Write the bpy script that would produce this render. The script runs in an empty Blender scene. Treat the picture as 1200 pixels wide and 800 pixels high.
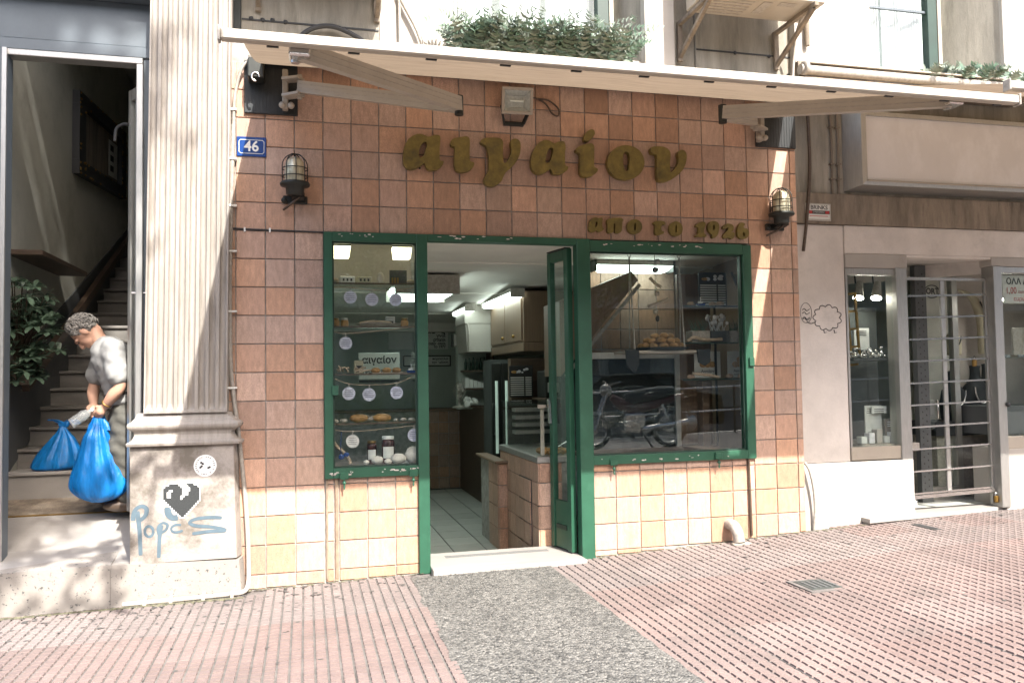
import bpy, bmesh, math, random
from mathutils import Vector, Matrix, Euler
random.seed(7)
sc = bpy.context.scene
C = sc.collection
R = math.radians

# ------------------------------------------------------------------ camera
cam_d = bpy.data.cameras.new('camera')
cam = bpy.data.objects.new('camera', cam_d)
C.objects.link(cam)
sc.camera = cam
yaw, pitch, roll = R(14.1717), R(2.4894), R(-0.8722)
fw = Vector((math.sin(yaw)*math.cos(pitch), math.cos(yaw)*math.cos(pitch), math.sin(pitch)))
r0 = Vector((math.cos(yaw), -math.sin(yaw), 0))
u0 = r0.cross(fw)
rt = math.cos(roll)*r0 + math.sin(roll)*u0
up = -math.sin(roll)*r0 + math.cos(roll)*u0
m = Matrix((rt, up, -fw)).transposed().to_4x4()
m.translation = Vector((0.4711, -5.9992, 1.4007))
cam.matrix_world = m
cam_d.sensor_width = 36.0
cam_d.lens = 959.84/1200*36
cam_d.clip_start = 0.05
cam_d.clip_end = 500

# ------------------------------------------------------------------ light
SUN = Vector((-0.30, 1.0, -1.10)).normalized()       # direction the sunlight travels
sun_d = bpy.data.lights.new('sun', 'SUN')
sun_d.energy = 3.1
sun_d.angle = R(0.55)
sun_d.color = (1.0, 0.965, 0.915)
sun = bpy.data.objects.new('sun', sun_d)
C.objects.link(sun)
sun.location = (4, -12, 14)
sun.rotation_euler = SUN.to_track_quat('-Z', 'Y').to_euler()
w = bpy.data.worlds.new('World')
sc.world = w
w.use_nodes = True
nt = w.node_tree
nt.nodes.clear()
sky = nt.nodes.new('ShaderNodeTexSky')
sky.sky_type = 'NISHITA'
sky.sun_disc = False
sky.sun_elevation = math.asin(-SUN.z)
sky.sun_rotation = math.atan2(-SUN.x, -SUN.y)
sky.air_density = 1.0
sky.dust_density = 3.5
sky.ozone_density = 0.5
bg = nt.nodes.new('ShaderNodeBackground')
bg.inputs['Strength'].default_value = 0.15
wo = nt.nodes.new('ShaderNodeOutputWorld')
nt.links.new(sky.outputs[0], bg.inputs[0])
nt.links.new(bg.outputs[0], wo.inputs[0])
sc.view_settings.view_transform = 'Standard'
sc.view_settings.look = 'None'
sc.view_settings.exposure = 2.05
sc.view_settings.gamma = 1.0
sc.view_settings.use_curve_mapping = False
sc.render.engine = 'CYCLES'
sc.cycles.max_bounces = 8
sc.cycles.diffuse_bounces = 4
sc.cycles.glossy_bounces = 4
sc.cycles.transparent_max_bounces = 16
sc.cycles.use_denoising = True
sc.cycles.sample_clamp_indirect = 4.0

# ------------------------------------------------------------------ materials
def srgb(r, g, b):
    f = lambda c: (c/255/12.92) if c/255 <= 0.04045 else ((c/255+0.055)/1.055)**2.4
    return (f(r), f(g), f(b))

def mat(name, col, rough=0.6, metal=0.0, var=0.18, scale=6.0, bump=0.0, bscale=60.0, objcol=False,
        stain=None, stain_scale=3.0, stain_lo=0.55, stain_hi=0.75, stretch=None, spec=0.5, fine=0.0,
        emit=None, emit_s=0.0, trans=0.0, sub=0.0, alpha=1.0):
    M = bpy.data.materials.new(name)
    M.use_nodes = True
    n = M.node_tree.nodes
    l = M.node_tree.links
    bs = n['Principled BSDF']
    geo = n.new('ShaderNodeNewGeometry')
    vec = geo.outputs['Position']
    if stretch:
        mp = n.new('ShaderNodeMapping')
        mp.inputs['Scale'].default_value = stretch
        l.new(vec, mp.inputs['Vector'])
        vec2 = mp.outputs[0]
    else:
        vec2 = vec
    no = n.new('ShaderNodeTexNoise')
    no.inputs['Scale'].default_value = scale
    no.inputs['Detail'].default_value = 6
    no.inputs['Roughness'].default_value = 0.65
    l.new(vec2, no.inputs['Vector'])
    rp = n.new('ShaderNodeValToRGB')
    rp.color_ramp.elements[0].position = 0.3
    rp.color_ramp.elements[1].position = 0.7
    rp.color_ramp.elements[0].color = tuple(max(0, c*(1-var)) for c in col) + (1,)
    rp.color_ramp.elements[1].color = tuple(min(1, c*(1+var)) for c in col) + (1,)
    l.new(no.outputs['Fac'], rp.inputs['Fac'])
    cur = rp.outputs[0]
    def mix(kind, fac, a, b):
        x = n.new('ShaderNodeMix')
        x.data_type = 'RGBA'
        x.blend_type = kind
        for s, v in ((0, fac), (6, a), (7, b)):
            if hasattr(v, 'is_linked') or hasattr(v, 'links'):
                l.new(v, x.inputs[s])
            else:
                x.inputs[s].default_value = v
        return x.outputs[2]
    if fine:
        n2 = n.new('ShaderNodeTexNoise')
        n2.inputs['Scale'].default_value = 220
        n2.inputs['Detail'].default_value = 3
        l.new(vec, n2.inputs['Vector'])
        r2 = n.new('ShaderNodeValToRGB')
        r2.color_ramp.elements[0].position = 0.35
        r2.color_ramp.elements[1].position = 0.65
        a = 1-fine
        r2.color_ramp.elements[0].color = (a, a, a, 1)
        r2.color_ramp.elements[1].color = (1, 1, 1, 1)
        l.new(n2.outputs['Fac'], r2.inputs['Fac'])
        cur = mix('MULTIPLY', 1.0, cur, r2.outputs[0])
    if objcol:
        oi = n.new('ShaderNodeObjectInfo')
        cur = mix('MULTIPLY', 1.0, cur, oi.outputs['Color'])
    if stain:
        n3 = n.new('ShaderNodeTexNoise')
        n3.inputs['Scale'].default_value = stain_scale
        n3.inputs['Detail'].default_value = 8
        n3.inputs['Roughness'].default_value = 0.7
        l.new(vec2, n3.inputs['Vector'])
        r3 = n.new('ShaderNodeValToRGB')
        r3.color_ramp.elements[0].position = stain_lo
        r3.color_ramp.elements[1].position = stain_hi
        l.new(n3.outputs['Fac'], r3.inputs['Fac'])
        cur = mix('MIX', r3.outputs[0], cur, tuple(stain)+(1,))
    l.new(cur, bs.inputs['Base Color'])
    bs.inputs['Roughness'].default_value = rough
    bs.inputs['Metallic'].default_value = metal
    bs.inputs['Specular IOR Level'].default_value = spec
    if bump:
        n4 = n.new('ShaderNodeTexNoise')
        n4.inputs['Scale'].default_value = bscale
        n4.inputs['Detail'].default_value = 5
        l.new(vec2, n4.inputs['Vector'])
        bp = n.new('ShaderNodeBump')
        bp.inputs['Strength'].default_value = bump
        bp.inputs['Distance'].default_value = 0.01
        l.new(n4.outputs['Fac'], bp.inputs['Height'])
        l.new(bp.outputs[0], bs.inputs['Normal'])
    if emit:
        bs.inputs['Emission Color'].default_value = tuple(emit)+(1,)
        bs.inputs['Emission Strength'].default_value = emit_s
    if trans:
        tr = n.new('ShaderNodeBsdfTranslucent')
        l.new(cur, tr.inputs['Color'])
        ms = n.new('ShaderNodeMixShader')
        ms.inputs[0].default_value = trans
        l.new(bs.outputs[0], ms.inputs[1])
        l.new(tr.outputs[0], ms.inputs[2])
        l.new(ms.outputs[0], n['Material Output'].inputs['Surface'])
    return M

def glass(name, tint=(0.93, 0.97, 0.95), refl=1.0, haze=0.0):
    M = bpy.data.materials.new(name)
    M.use_nodes = True
    n = M.node_tree.nodes
    l = M.node_tree.links
    n.remove(n['Principled BSDF'])
    t = n.new('ShaderNodeBsdfTransparent')
    t.inputs['Color'].default_value = tint+(1,)
    g = n.new('ShaderNodeBsdfGlossy')
    g.inputs['Roughness'].default_value = 0.0
    g.inputs['Color'].default_value = (0.95, 0.98, 0.97, 1)
    # Schlick reflectance, the same from both sides of a thin pane
    geo = n.new('ShaderNodeNewGeometry')
    dot = n.new('ShaderNodeVectorMath')
    dot.operation = 'DOT_PRODUCT'
    l.new(geo.outputs['Normal'], dot.inputs[0])
    l.new(geo.outputs['Incoming'], dot.inputs[1])
    def op(kind, a, b=None):
        x = n.new('ShaderNodeMath')
        x.operation = kind
        for i, v in enumerate((a, b)):
            if v is None:
                continue
            if isinstance(v, (int, float)):
                x.inputs[i].default_value = v
            else:
                l.new(v, x.inputs[i])
        return x.outputs[0]
    c = op('ABSOLUTE', dot.outputs['Value'])
    p5 = op('POWER', op('SUBTRACT', 1.0, c), 5.0)
    mu = n.new('ShaderNodeMath')
    mu.operation = 'MULTIPLY'
    mu.inputs[1].default_value = refl
    mu.use_clamp = True
    l.new(op('ADD', op('MULTIPLY', p5, 0.96), 0.04), mu.inputs[0])
    s = n.new('ShaderNodeMixShader')
    l.new(mu.outputs[0], s.inputs[0])
    l.new(t.outputs[0], s.inputs[1])
    l.new(g.outputs[0], s.inputs[2])
    out = s
    if haze:
        d = n.new('ShaderNodeBsdfDiffuse')
        d.inputs['Color'].default_value = (0.7, 0.72, 0.7, 1)
        s2 = n.new('ShaderNodeMixShader')
        s2.inputs[0].default_value = haze
        l.new(s.outputs[0], s2.inputs[1])
        l.new(d.outputs[0], s2.inputs[2])
        out = s2
    l.new(out.outputs[0], n['Material Output'].inputs['Surface'])
    return M

MT = {}
MT['tile'] = mat('terracotta tile', (0.575, 0.375, 0.280), 0.5, var=0.20, scale=13, fine=0.40, objcol=True, bump=0.10, bscale=90,
                 stain=(0.30, 0.185, 0.125), stain_scale=2.6, stain_lo=0.52, stain_hi=0.92, stretch=(3.0, 3.0, .9))
MT['grout'] = mat('grey grout', (0.31, 0.295, 0.27), 0.95, var=0.35, scale=14)
MT['green'] = mat('green painted steel', (0.022, 0.088, 0.050), 0.42, var=0.18, scale=4, bump=0.05, bscale=30,
                  stain=(0.045, 0.13, 0.08), stain_scale=6, stain_lo=0.55, stain_hi=0.9)
MT['green_dark'] = mat('dark green inner trim', (0.012, 0.035, 0.024), 0.5, var=0.2)
MT['worn'] = mat('chipped white undercoat', (0.62, 0.55, 0.50), 0.8, var=0.25, scale=60)
MT['brass_letter'] = mat('tarnished bronze lettering', (0.20, 0.152, 0.042), 0.42, metal=0.30, var=0.35, scale=14, fine=0.2, bump=0.06,
                         stain=(0.045, 0.045, 0.03), stain_scale=9, stain_lo=0.5, stain_hi=0.85)
MT['black'] = mat('black painted board', (0.018, 0.021, 0.022), 0.5, var=0.35, scale=18, stretch=(6, 1, 0.6), bump=0.1)
MT['blackmetal'] = mat('black metal', (0.032, 0.034, 0.03), 0.45, metal=0.5)
MT['white_alu'] = mat('white powder coated aluminium', (0.37, 0.325, 0.265), 0.4, var=0.08, scale=5, stain=(0.24, 0.195, 0.14), stain_scale=9, stain_lo=0.58, stain_hi=0.85)
MT['alu'] = mat('brushed aluminium', (0.45, 0.44, 0.41), 0.38, metal=0.75, var=0.1, scale=12, stretch=(8, 8, 0.8))
MT['steel'] = mat('bright steel', (0.62, 0.60, 0.57), 0.25, metal=0.95, var=0.08)
MT['canvas'] = mat('beige awning canvas', (0.31, 0.24, 0.17), 0.85, var=0.18, scale=5, stretch=(.5, 7, 1), trans=0.22,
                   stain=(0.13, 0.095, 0.065), stain_scale=5.5, stain_lo=0.52, stain_hi=0.76, bump=0.15, bscale=25)
MT['marble'] = mat('weathered white marble', (0.315, 0.282, 0.245), 0.6, var=0.22, scale=5, stretch=(3.5, 1, 0.30), fine=0.12, bump=0.12, bscale=35,
                   stain=(0.145, 0.12, 0.095), stain_scale=4.5, stain_lo=0.52, stain_hi=0.80)
MT['marble_plain'] = mat('pale marble slab', (0.31, 0.29, 0.265), 0.5, var=0.10, scale=3, stretch=(0.6, 2.5, 1), fine=0.08, bump=0.05)
MT['plinth'] = mat('worn plinth stone', (0.35, 0.312, 0.275), 0.7, var=0.12, scale=5, fine=0.15, bump=0.15, bscale=50,
                   stain=(0.15, 0.13, 0.105), stain_scale=3.2, stain_lo=0.47, stain_hi=0.62)
MT['block'] = mat('speckled terrazzo block', (0.27, 0.245, 0.215), 0.75, var=0.08, scale=6, bump=0.2, bscale=70,
                  stain=(0.07, 0.07, 0.065), stain_scale=38, stain_lo=0.585, stain_hi=0.64)
MT['concrete'] = mat('stained concrete', (0.30, 0.275, 0.225), 0.9, var=0.30, scale=2.5, stretch=(3.0, 3.0, 0.5), fine=0.15, bump=0.25, bscale=40,
                     stain=(0.12, 0.11, 0.085), stain_scale=2.6, stain_lo=0.52, stain_hi=0.8)
MT['concrete_beam'] = mat('brown stained concrete beam', (0.25, 0.205, 0.155), 0.9, var=0.35, scale=3, stretch=(3, 3, 0.6), fine=0.2, bump=0.3, bscale=40,
                          stain=(0.085, 0.07, 0.055), stain_scale=4, stain_lo=0.52, stain_hi=0.78)
MT['render'] = mat('cream painted render', (0.64, 0.585, 0.53), 0.85, var=0.10, scale=4, fine=0.10, bump=0.12, bscale=40,
                   stain=(0.33, 0.30, 0.265), stain_scale=2.6, stain_lo=0.56, stain_hi=0.9)
MT['white'] = mat('white paint', (0.38, 0.35, 0.31), 0.75, var=0.05, scale=5, stain=(0.28, 0.25, 0.21), stain_scale=3, stain_lo=0.55, stain_hi=0.9)
MT['plaster_in'] = mat('stairwell plaster', (0.43, 0.425, 0.36), 0.85, var=0.10, scale=1.3, stain=(0.25, 0.24, 0.20), stain_scale=1.6, stain_lo=0.5, stain_hi=0.8)
MT['dado'] = mat('grey painted dado', (0.085, 0.09, 0.09), 0.6, var=0.12, scale=3)
MT['header'] = mat('slate grey painted metal', (0.105, 0.125, 0.14), 0.5, var=0.12, scale=4, fine=0.06)
MT['wood'] = mat('dark brown wood', (0.075, 0.05, 0.033), 0.5, var=0.35, scale=6, stretch=(1, 1, 10))
MT['cabinet'] = mat('brown laminate', (0.18, 0.12, 0.078), 0.45, var=0.15, scale=5, stretch=(14, 14, 0.5))
MT['driftwood'] = mat('bleached driftwood', (0.40, 0.31, 0.22), 0.85, var=0.3, scale=20, bump=0.4, bscale=60)
MT['stone'] = mat('beach stone', (0.42, 0.38, 0.32), 0.8, var=0.25, scale=12, objcol=True, bump=0.2)
MT['skin'] = mat('skin', (0.50, 0.29, 0.20), 0.5, var=0.10, scale=14)
MT['hair'] = mat('grey hair', (0.20, 0.19, 0.17), 0.55, var=0.35, scale=30)
MT['shirt'] = mat('grey cotton shirt', (0.30, 0.30, 0.285), 0.85, var=0.08, scale=10, bump=0.5, bscale=14)
MT['trousers'] = mat('dark khaki trousers', (0.075, 0.072, 0.06), 0.85, var=0.2, scale=10, bump=0.6, bscale=12)
MT['bag'] = mat('blue plastic bag', (0.010, 0.21, 0.58), 0.33, var=0.28, scale=7, trans=0.25, bump=0.9, bscale=16, stretch=(2.4, 2.4, 0.6))
MT['bottle'] = glass('clear bottle plastic', (0.80, 0.84, 0.84), 1.3, haze=0.28)
MT['glass'] = glass('window glass', (0.955, 0.975, 0.965), 1.45)
MT['glass_thin'] = glass('shelf glass', (0.965, 0.985, 0.975), 0.6)
MT['glass_n'] = glass('shop window glass', (0.935, 0.965, 0.95), 0.9)
MT['glass_up'] = glass('upper window glass', (0.93, 0.96, 0.98), 0.8)
MT['leaf'] = mat('dark glossy leaf', (0.10, 0.155, 0.105), 0.4, var=0.5, scale=9, trans=0.25)
MT['leaf_tree'] = mat('street tree leaf', (0.055, 0.10, 0.025), 0.55, var=0.45, scale=3, trans=0.35)
MT['leaf_pale'] = mat('dusty pale leaf', (0.20, 0.235, 0.185), 0.6, var=0.45, scale=16, trans=0.2)
MT['bark'] = mat('bark', (0.10, 0.08, 0.06), 0.9, var=0.35, scale=10, stretch=(4, 4, 0.6), bump=0.6, bscale=20)
MT['paver'] = mat('concrete paver', (0.215, 0.178, 0.164), 0.88, var=0.12, scale=4, fine=0.28, objcol=True, bump=0.25, bscale=120,
                  stain=(0.115, 0.098, 0.086), stain_scale=2.1, stain_lo=0.53, stain_hi=0.82)
MT['joint'] = mat('pavement bed', (0.15, 0.135, 0.125), 0.95, var=0.3, scale=12, fine=0.3)
MT['asphalt'] = mat('road asphalt', (0.06, 0.06, 0.06), 0.9, var=0.25, scale=4, fine=0.4, bump=0.4, bscale=120)
MT['floor_tile'] = mat('grey floor tile', (0.46, 0.47, 0.43), 0.35, var=0.08, scale=5, objcol=True)
MT['dark'] = mat('dark interior', (0.05, 0.056, 0.052), 0.7, var=0.2)
MT['ceil'] = mat('shop ceiling paint', (0.78, 0.74, 0.68), 0.8, var=0.05, scale=3)
MT['shopwall'] = mat('grey green shop wall', (0.42, 0.46, 0.41), 0.8, var=0.08, scale=3)
MT['lamp'] = mat('fluorescent diffuser', (0.75, 0.8, 0.76), 0.4, emit=(0.82, 1.0, 0.93), emit_s=2.4)
MT['halogen'] = mat('halogen lamp glass', (0.8, 0.75, 0.5), 0.3, emit=(1.0, 0.90, 0.58), emit_s=1.0)
MT['blue_sign'] = mat('blue enamel', (0.006, 0.045, 0.20), 0.25, var=0.08)
MT['white_paint'] = mat('white enamel', (0.80, 0.80, 0.76), 0.35, var=0.04)
MT['ink'] = mat('dark print', (0.03, 0.03, 0.03), 0.6, var=0.1)
MT['red_ink'] = mat('red print', (0.40, 0.03, 0.03), 0.6, var=0.1)
MT['spray'] = mat('grey blue spray paint', (0.085, 0.125, 0.15), 0.6, var=0.18, scale=18)
MT['heart'] = mat('dark grey sticker', (0.028, 0.031, 0.031), 0.6, var=0.3, scale=120)
MT['paper'] = mat('white paper', (0.62, 0.62, 0.58), 0.7, var=0.05)
MT['brass'] = mat('brass lamp glass', (0.58, 0.53, 0.38), 0.28, metal=0.35, var=0.3, scale=9, stretch=(8, 8, 1))
MT['disc'] = mat('painted round tag', (0.62, 0.61, 0.62), 0.8, var=0.2, scale=30, objcol=True)
MT['pastry'] = mat('golden baked pastry', (0.36, 0.20, 0.07), 0.6, var=0.35, scale=30, bump=0.3)
MT['lightbox'] = mat('blank sign panel', (0.66, 0.625, 0.59), 0.35, var=0.07, scale=1.2,
                     stain=(0.74, 0.71, 0.68), stain_scale=1.5, stain_lo=0.48, stain_hi=0.62, stretch=(1.2, 1, 0.8))
MT['curtain'] = mat('white curtain', (0.74, 0.72, 0.66), 0.9, var=0.05, trans=0.3)
MT['gold'] = mat('gilt frame', (0.22, 0.13, 0.03), 0.4, metal=0.5, var=0.3)
MT['cream'] = mat('cream display linen', (0.42, 0.38, 0.27), 0.85, var=0.1)
MT['charcoal'] = mat('charcoal display velvet', (0.02, 0.024, 0.026), 0.9, var=0.2)
MT['spot_lens'] = mat('spot lamp lens', (0.7, 0.7, 0.65), 0.3, emit=(1.0, 0.97, 0.90), emit_s=40)
MT['stair'] = mat('worn grey marble stair', (0.20, 0.185, 0.165), 0.6, var=0.2, scale=5, stretch=(.5, 2, 2), fine=0.15, stain=(0.12, 0.11, 0.095), stain_scale=4, stain_lo=0.5, stain_hi=0.8)
MT['reflector'] = mat('pale lamp reflector', (0.55, 0.54, 0.52), 0.5, metal=0.2, var=0.2, scale=50)
MT['rubber'] = mat('tyre rubber', (0.02, 0.02, 0.02), 0.8)
MT['red'] = mat('red plastic', (0.07, 0.008, 0.010), 0.35)
MT['cable_grey'] = mat('grey cable', (0.33, 0.30, 0.26), 0.7, var=0.25, scale=40)
MT['gum'] = mat('trodden gum', (0.075, 0.072, 0.066), 0.9)
MT['strip'] = mat('dirty tile strip', (0.24, 0.18, 0.125), 0.8, var=0.3, scale=20)
MT['carpaint'] = mat('dark car paint', (0.02, 0.024, 0.03), 0.25, var=0.05)
MT['joint_fill'] = mat('dusty groove', (0.115, 0.107, 0.098), 0.95, var=0.35, scale=5)
MT['moss'] = mat('mossy dirt', (0.10, 0.095, 0.06), 0.95, var=0.5, scale=25, bump=0.6)
MT['pebble'] = mat('exposed pebbles', (0.24, 0.24, 0.22), 0.85, var=0.3, scale=30, objcol=False)

def pebble_mat():
    M = MT['pebble']
    n = M.node_tree.nodes
    l = M.node_tree.links
    bs = n['Principled BSDF']
    geo = n.new('ShaderNodeNewGeometry')
    vo = n.new('ShaderNodeTexVoronoi')
    vo.inputs['Scale'].default_value = 66
    l.new(geo.outputs['Position'], vo.inputs['Vector'])
    rp = n.new('ShaderNodeValToRGB')
    e = rp.color_ramp.elements
    e[0].position, e[0].color = 0.0, (0.048, 0.047, 0.043, 1)
    e[1].position, e[1].color = 1.0, (0.205, 0.196, 0.176, 1)
    s = n.new('ShaderNodeSeparateColor')
    l.new(vo.outputs['Color'], s.inputs[0])
    l.new(s.outputs[0], rp.inputs['Fac'])
    big = n.new('ShaderNodeTexNoise')
    big.inputs['Scale'].default_value = 3.0
    big.inputs['Detail'].default_value = 5
    l.new(geo.outputs['Position'], big.inputs['Vector'])
    r2 = n.new('ShaderNodeValToRGB')
    r2.color_ramp.elements[0].position, r2.color_ramp.elements[0].color = 0.3, (0.80, 0.80, 0.80, 1)
    r2.color_ramp.elements[1].position, r2.color_ramp.elements[1].color = 0.65, (1, 1, 1, 1)
    l.new(big.outputs['Fac'], r2.inputs['Fac'])
    mx = n.new('ShaderNodeMix')
    mx.data_type, mx.blend_type = 'RGBA', 'MULTIPLY'
    mx.inputs[0].default_value = 1.0
    l.new(rp.outputs[0], mx.inputs[6])
    l.new(r2.outputs[0], mx.inputs[7])
    l.new(mx.outputs[2], bs.inputs['Base Color'])
    bp = n.new('ShaderNodeBump')
    bp.inputs['Strength'].default_value = 1.0
    bp.inputs['Distance'].default_value = 0.012
    bp.invert = True
    l.new(vo.outputs['Distance'], bp.inputs['Height'])
    l.new(bp.outputs[0], bs.inputs['Normal'])
pebble_mat()

# ------------------------------------------------------------------ mesh helpers
class MB:
    def __init__(s):
        s.v, s.f, s.sm = [], [], []
    def add(s, vs, fs, smooth=False):
        o = len(s.v)
        s.v += [tuple(a) for a in vs]
        s.f += [tuple(i+o for i in f) for f in fs]
        s.sm += [smooth]*len(fs)
        return s
    def box(s, x0, x1, y0, y1, z0, z1, b=0.0):
        if b <= 0:
            vs = [(x, y, z) for x in (x0, x1) for y in (y0, y1) for z in (z0, z1)]
            s.add(vs, [(0, 1, 3, 2), (4, 6, 7, 5), (0, 4, 5, 1), (2, 3, 7, 6), (0, 2, 6, 4), (1, 5, 7, 3)])
        else:
            bm = bmesh.new()
            bmesh.ops.create_cube(bm, size=1)
            for vv in bm.verts:
                vv.co = Vector((x0+(vv.co.x+.5)*(x1-x0), y0+(vv.co.y+.5)*(y1-y0), z0+(vv.co.z+.5)*(z1-z0)))
            bmesh.ops.bevel(bm, geom=bm.edges[:], offset=b, segments=1, affect='EDGES')
            s.bm(bm)
        return s
    def bm(s, bm, smooth=False):
        bm.verts.index_update()
        s.add([v.co.copy() for v in bm.verts], [[v.index for v in f.verts] for f in bm.faces], smooth)
        bm.free()
        return s
    def bar(s, p0, p1, wd, ht, upv=(0, 0, 1), taper=1.0):
        p0, p1 = Vector(p0), Vector(p1)
        d = (p1-p0).normalized()
        a = d.cross(Vector(upv))
        if a.length < 1e-4:
            a = d.cross(Vector((0, 1, 0)))
        a.normalize()
        b = a.cross(d).normalized()
        vs = []
        for p, k in ((p0, 1.0), (p1, taper)):
            for i, j in ((-1, -1), (1, -1), (1, 1), (-1, 1)):
                vs.append(p + a*(i*wd/2*k) + b*(j*ht/2*k))
        s.add(vs, [(0, 3, 2, 1), (4, 5, 6, 7), (0, 1, 5, 4), (1, 2, 6, 5), (2, 3, 7, 6), (3, 0, 4, 7)])
        return s
    def tube(s, pts, r, n=8, cap=True, radii=None):
        pts = [Vector(p) for p in pts]
        rings = []
        prev = None
        for i, p in enumerate(pts):
            d = (pts[min(i+1, len(pts)-1)] - pts[max(i-1, 0)]).normalized()
            if prev is None:
                a = d.orthogonal().normalized()
            else:
                a = (prev - d*prev.dot(d))
                a = a.normalized() if a.length > 1e-6 else d.orthogonal().normalized()
            prev = a
            b = d.cross(a)
            rr = radii[i] if radii else r
            rings.append([p + (a*math.cos(2*math.pi*k/n) + b*math.sin(2*math.pi*k/n))*rr for k in range(n)])
        vs = [v for rg in rings for v in rg]
        fs = []
        for i in range(len(rings)-1):
            for k in range(n):
                fs.append((i*n+k, i*n+(k+1) % n, (i+1)*n+(k+1) % n, (i+1)*n+k))
        s.add(vs, fs, True)
        if cap:
            s.add(rings[0], [tuple(reversed(range(n)))])
            s.add(rings[-1], [tuple(range(n))])
        return s
    def lathe(s, prof, c=(0, 0, 0), axis='Z', n=20, smooth=True):
        vs, fs = [], []
        for r, h in prof:
            for k in range(n):
                a = 2*math.pi*k/n
                x, y, z = r*math.cos(a), r*math.sin(a), h
                if axis == 'Y':
                    x, y, z = r*math.cos(a), h, r*math.sin(a)
                elif axis == 'X':
                    x, y, z = h, r*math.cos(a), r*math.sin(a)
                vs.append((c[0]+x, c[1]+y, c[2]+z))
        for i in range(len(prof)-1):
            for k in range(n):
                fs.append((i*n+k, i*n+(k+1) % n, (i+1)*n+(k+1) % n, (i+1)*n+k))
        s.add(vs, fs, smooth)
        return s
    def ball(s, c, rx, ry=None, rz=None, seg=10, ring=7, jit=0.0, rot=None):
        ry = rx if ry is None else ry
        rz = rx if rz is None else rz
        vs = []
        for i in range(ring+1):
            t = math.pi*i/ring
            for k in range(seg):
                a = 2*math.pi*k/seg
                j = 1+random.uniform(-jit, jit) if 0 < i < ring else 1
                p = Vector((rx*math.sin(t)*math.cos(a)*j, ry*math.sin(t)*math.sin(a)*j, rz*math.cos(t)*j))
                if rot:
                    p = rot @ p
                vs.append(p+Vector(c))
        fs = []
        for i in range(ring):
            for k in range(seg):
                fs.append((i*seg+k, (i+1)*seg+k, (i+1)*seg+(k+1) % seg, i*seg+(k+1) % seg))
        s.add(vs, fs, True)
        return s
    def quad(s, a, b, c, d):
        s.add([a, b, c, d], [(0, 1, 2, 3)])
        return s
    def prism_y(s, poly, y0, y1, hole=None):
        """outline in x,z pulled from y0 (front) to y1 (back); hole is an inner outline"""
        bm = bmesh.new()
        loops = [poly] + ([hole] if hole else [])
        edges = []
        rings = []
        for lp in loops:
            vs = [bm.verts.new((x, y0, z)) for x, z in lp]
            rings.append(vs)
            edges += [bm.edges.new((vs[i], vs[(i+1) % len(vs)])) for i in range(len(vs))]
        bmesh.ops.triangle_fill(bm, use_beauty=True, use_dissolve=False, edges=edges, normal=(0, -1, 0))
        front = bm.faces[:]
        for f in front:
            f.normal_update()
            if f.normal.y > 0:
                f.normal_flip()
        for vs in rings:
            back = [bm.verts.new((v.co.x, y1, v.co.z)) for v in vs]
            k = len(vs)
            for i in range(k):
                bm.faces.new((vs[i], vs[(i+1) % k], back[(i+1) % k], back[i]))
        bmesh.ops.recalc_face_normals(bm, faces=bm.faces[:])
        s.bm(bm)
        return s
    def build(s, name, m, parent=None, **kw):
        me = bpy.data.meshes.new(name)
        me.from_pydata(s.v, [], s.f)
        me.polygons.foreach_set('use_smooth', s.sm)
        me.update()
        me.materials.append(MT[m] if isinstance(m, str) else m)
        return link(name, me, parent, **kw)

def link(name, me, parent=None, **kw):
    o = bpy.data.objects.new(name, me)
    C.objects.link(o)
    if parent:
        adopt(o, parent)
    for k, v in kw.items():
        o[k] = v
    return o

def adopt(o, parent):
    o.parent = parent
    def at(p):                                             # where a parent's origin really stands
        return p.location + ((at(p.parent) + p.matrix_parent_inverse.translation) if p.parent else Vector())
    o.matrix_parent_inverse = Matrix.Translation(-at(parent))

def thing(name, label, cat, loc=(0, 0, 0), group=None):
    o = bpy.data.objects.new(name, None)
    C.objects.link(o)
    o.empty_display_size = 0.1
    o.location = loc
    o['label'] = label
    o['category'] = cat
    if group:
        o['group'] = group
    return o

def tag(o, label, cat, group=None):
    o['label'] = label
    o['category'] = cat
    if group:
        o['group'] = group
    return o

def struct(o, kind='structure'):
    o['kind'] = kind
    return o

def text_mesh(name, body, size, m, parent, loc, rot=(math.pi/2, 0, 0), align='CENTER', extrude=0.0, bold=0.0, sx=1.0):
    cu = bpy.data.curves.new(name, 'FONT')
    cu.body = body
    cu.size = size
    cu.align_x = align
    cu.align_y = 'CENTER'
    cu.extrude = extrude
    cu.offset = bold
    cu.resolution_u = 3
    t = bpy.data.objects.new(name, cu)
    C.objects.link(t)
    bpy.context.view_layer.update()
    me = bpy.data.meshes.new_from_object(t)
    bpy.data.objects.remove(t)
    X = Matrix.Translation(loc) @ Euler(rot).to_matrix().to_4x4() @ Matrix.Diagonal((sx, 1, 1, 1))
    me.transform(X)
    me.materials.clear()
    me.materials.append(MT[m])
    return link(name, me, parent)

def smooth_loop(pts, n=3):
    out = []
    k = len(pts)
    for i in range(k):
        p0, p1, p2, p3 = (Vector(pts[(i+j-1) % k]) for j in range(4))
        for t in range(n):
            t /= n
            out.append(tuple(0.5*((2*p1)+(p2-p0)*t+(2*p0-5*p1+4*p2-p3)*t*t+(3*p1-p0-3*p2+p3)*t**3)))
    return out

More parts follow.
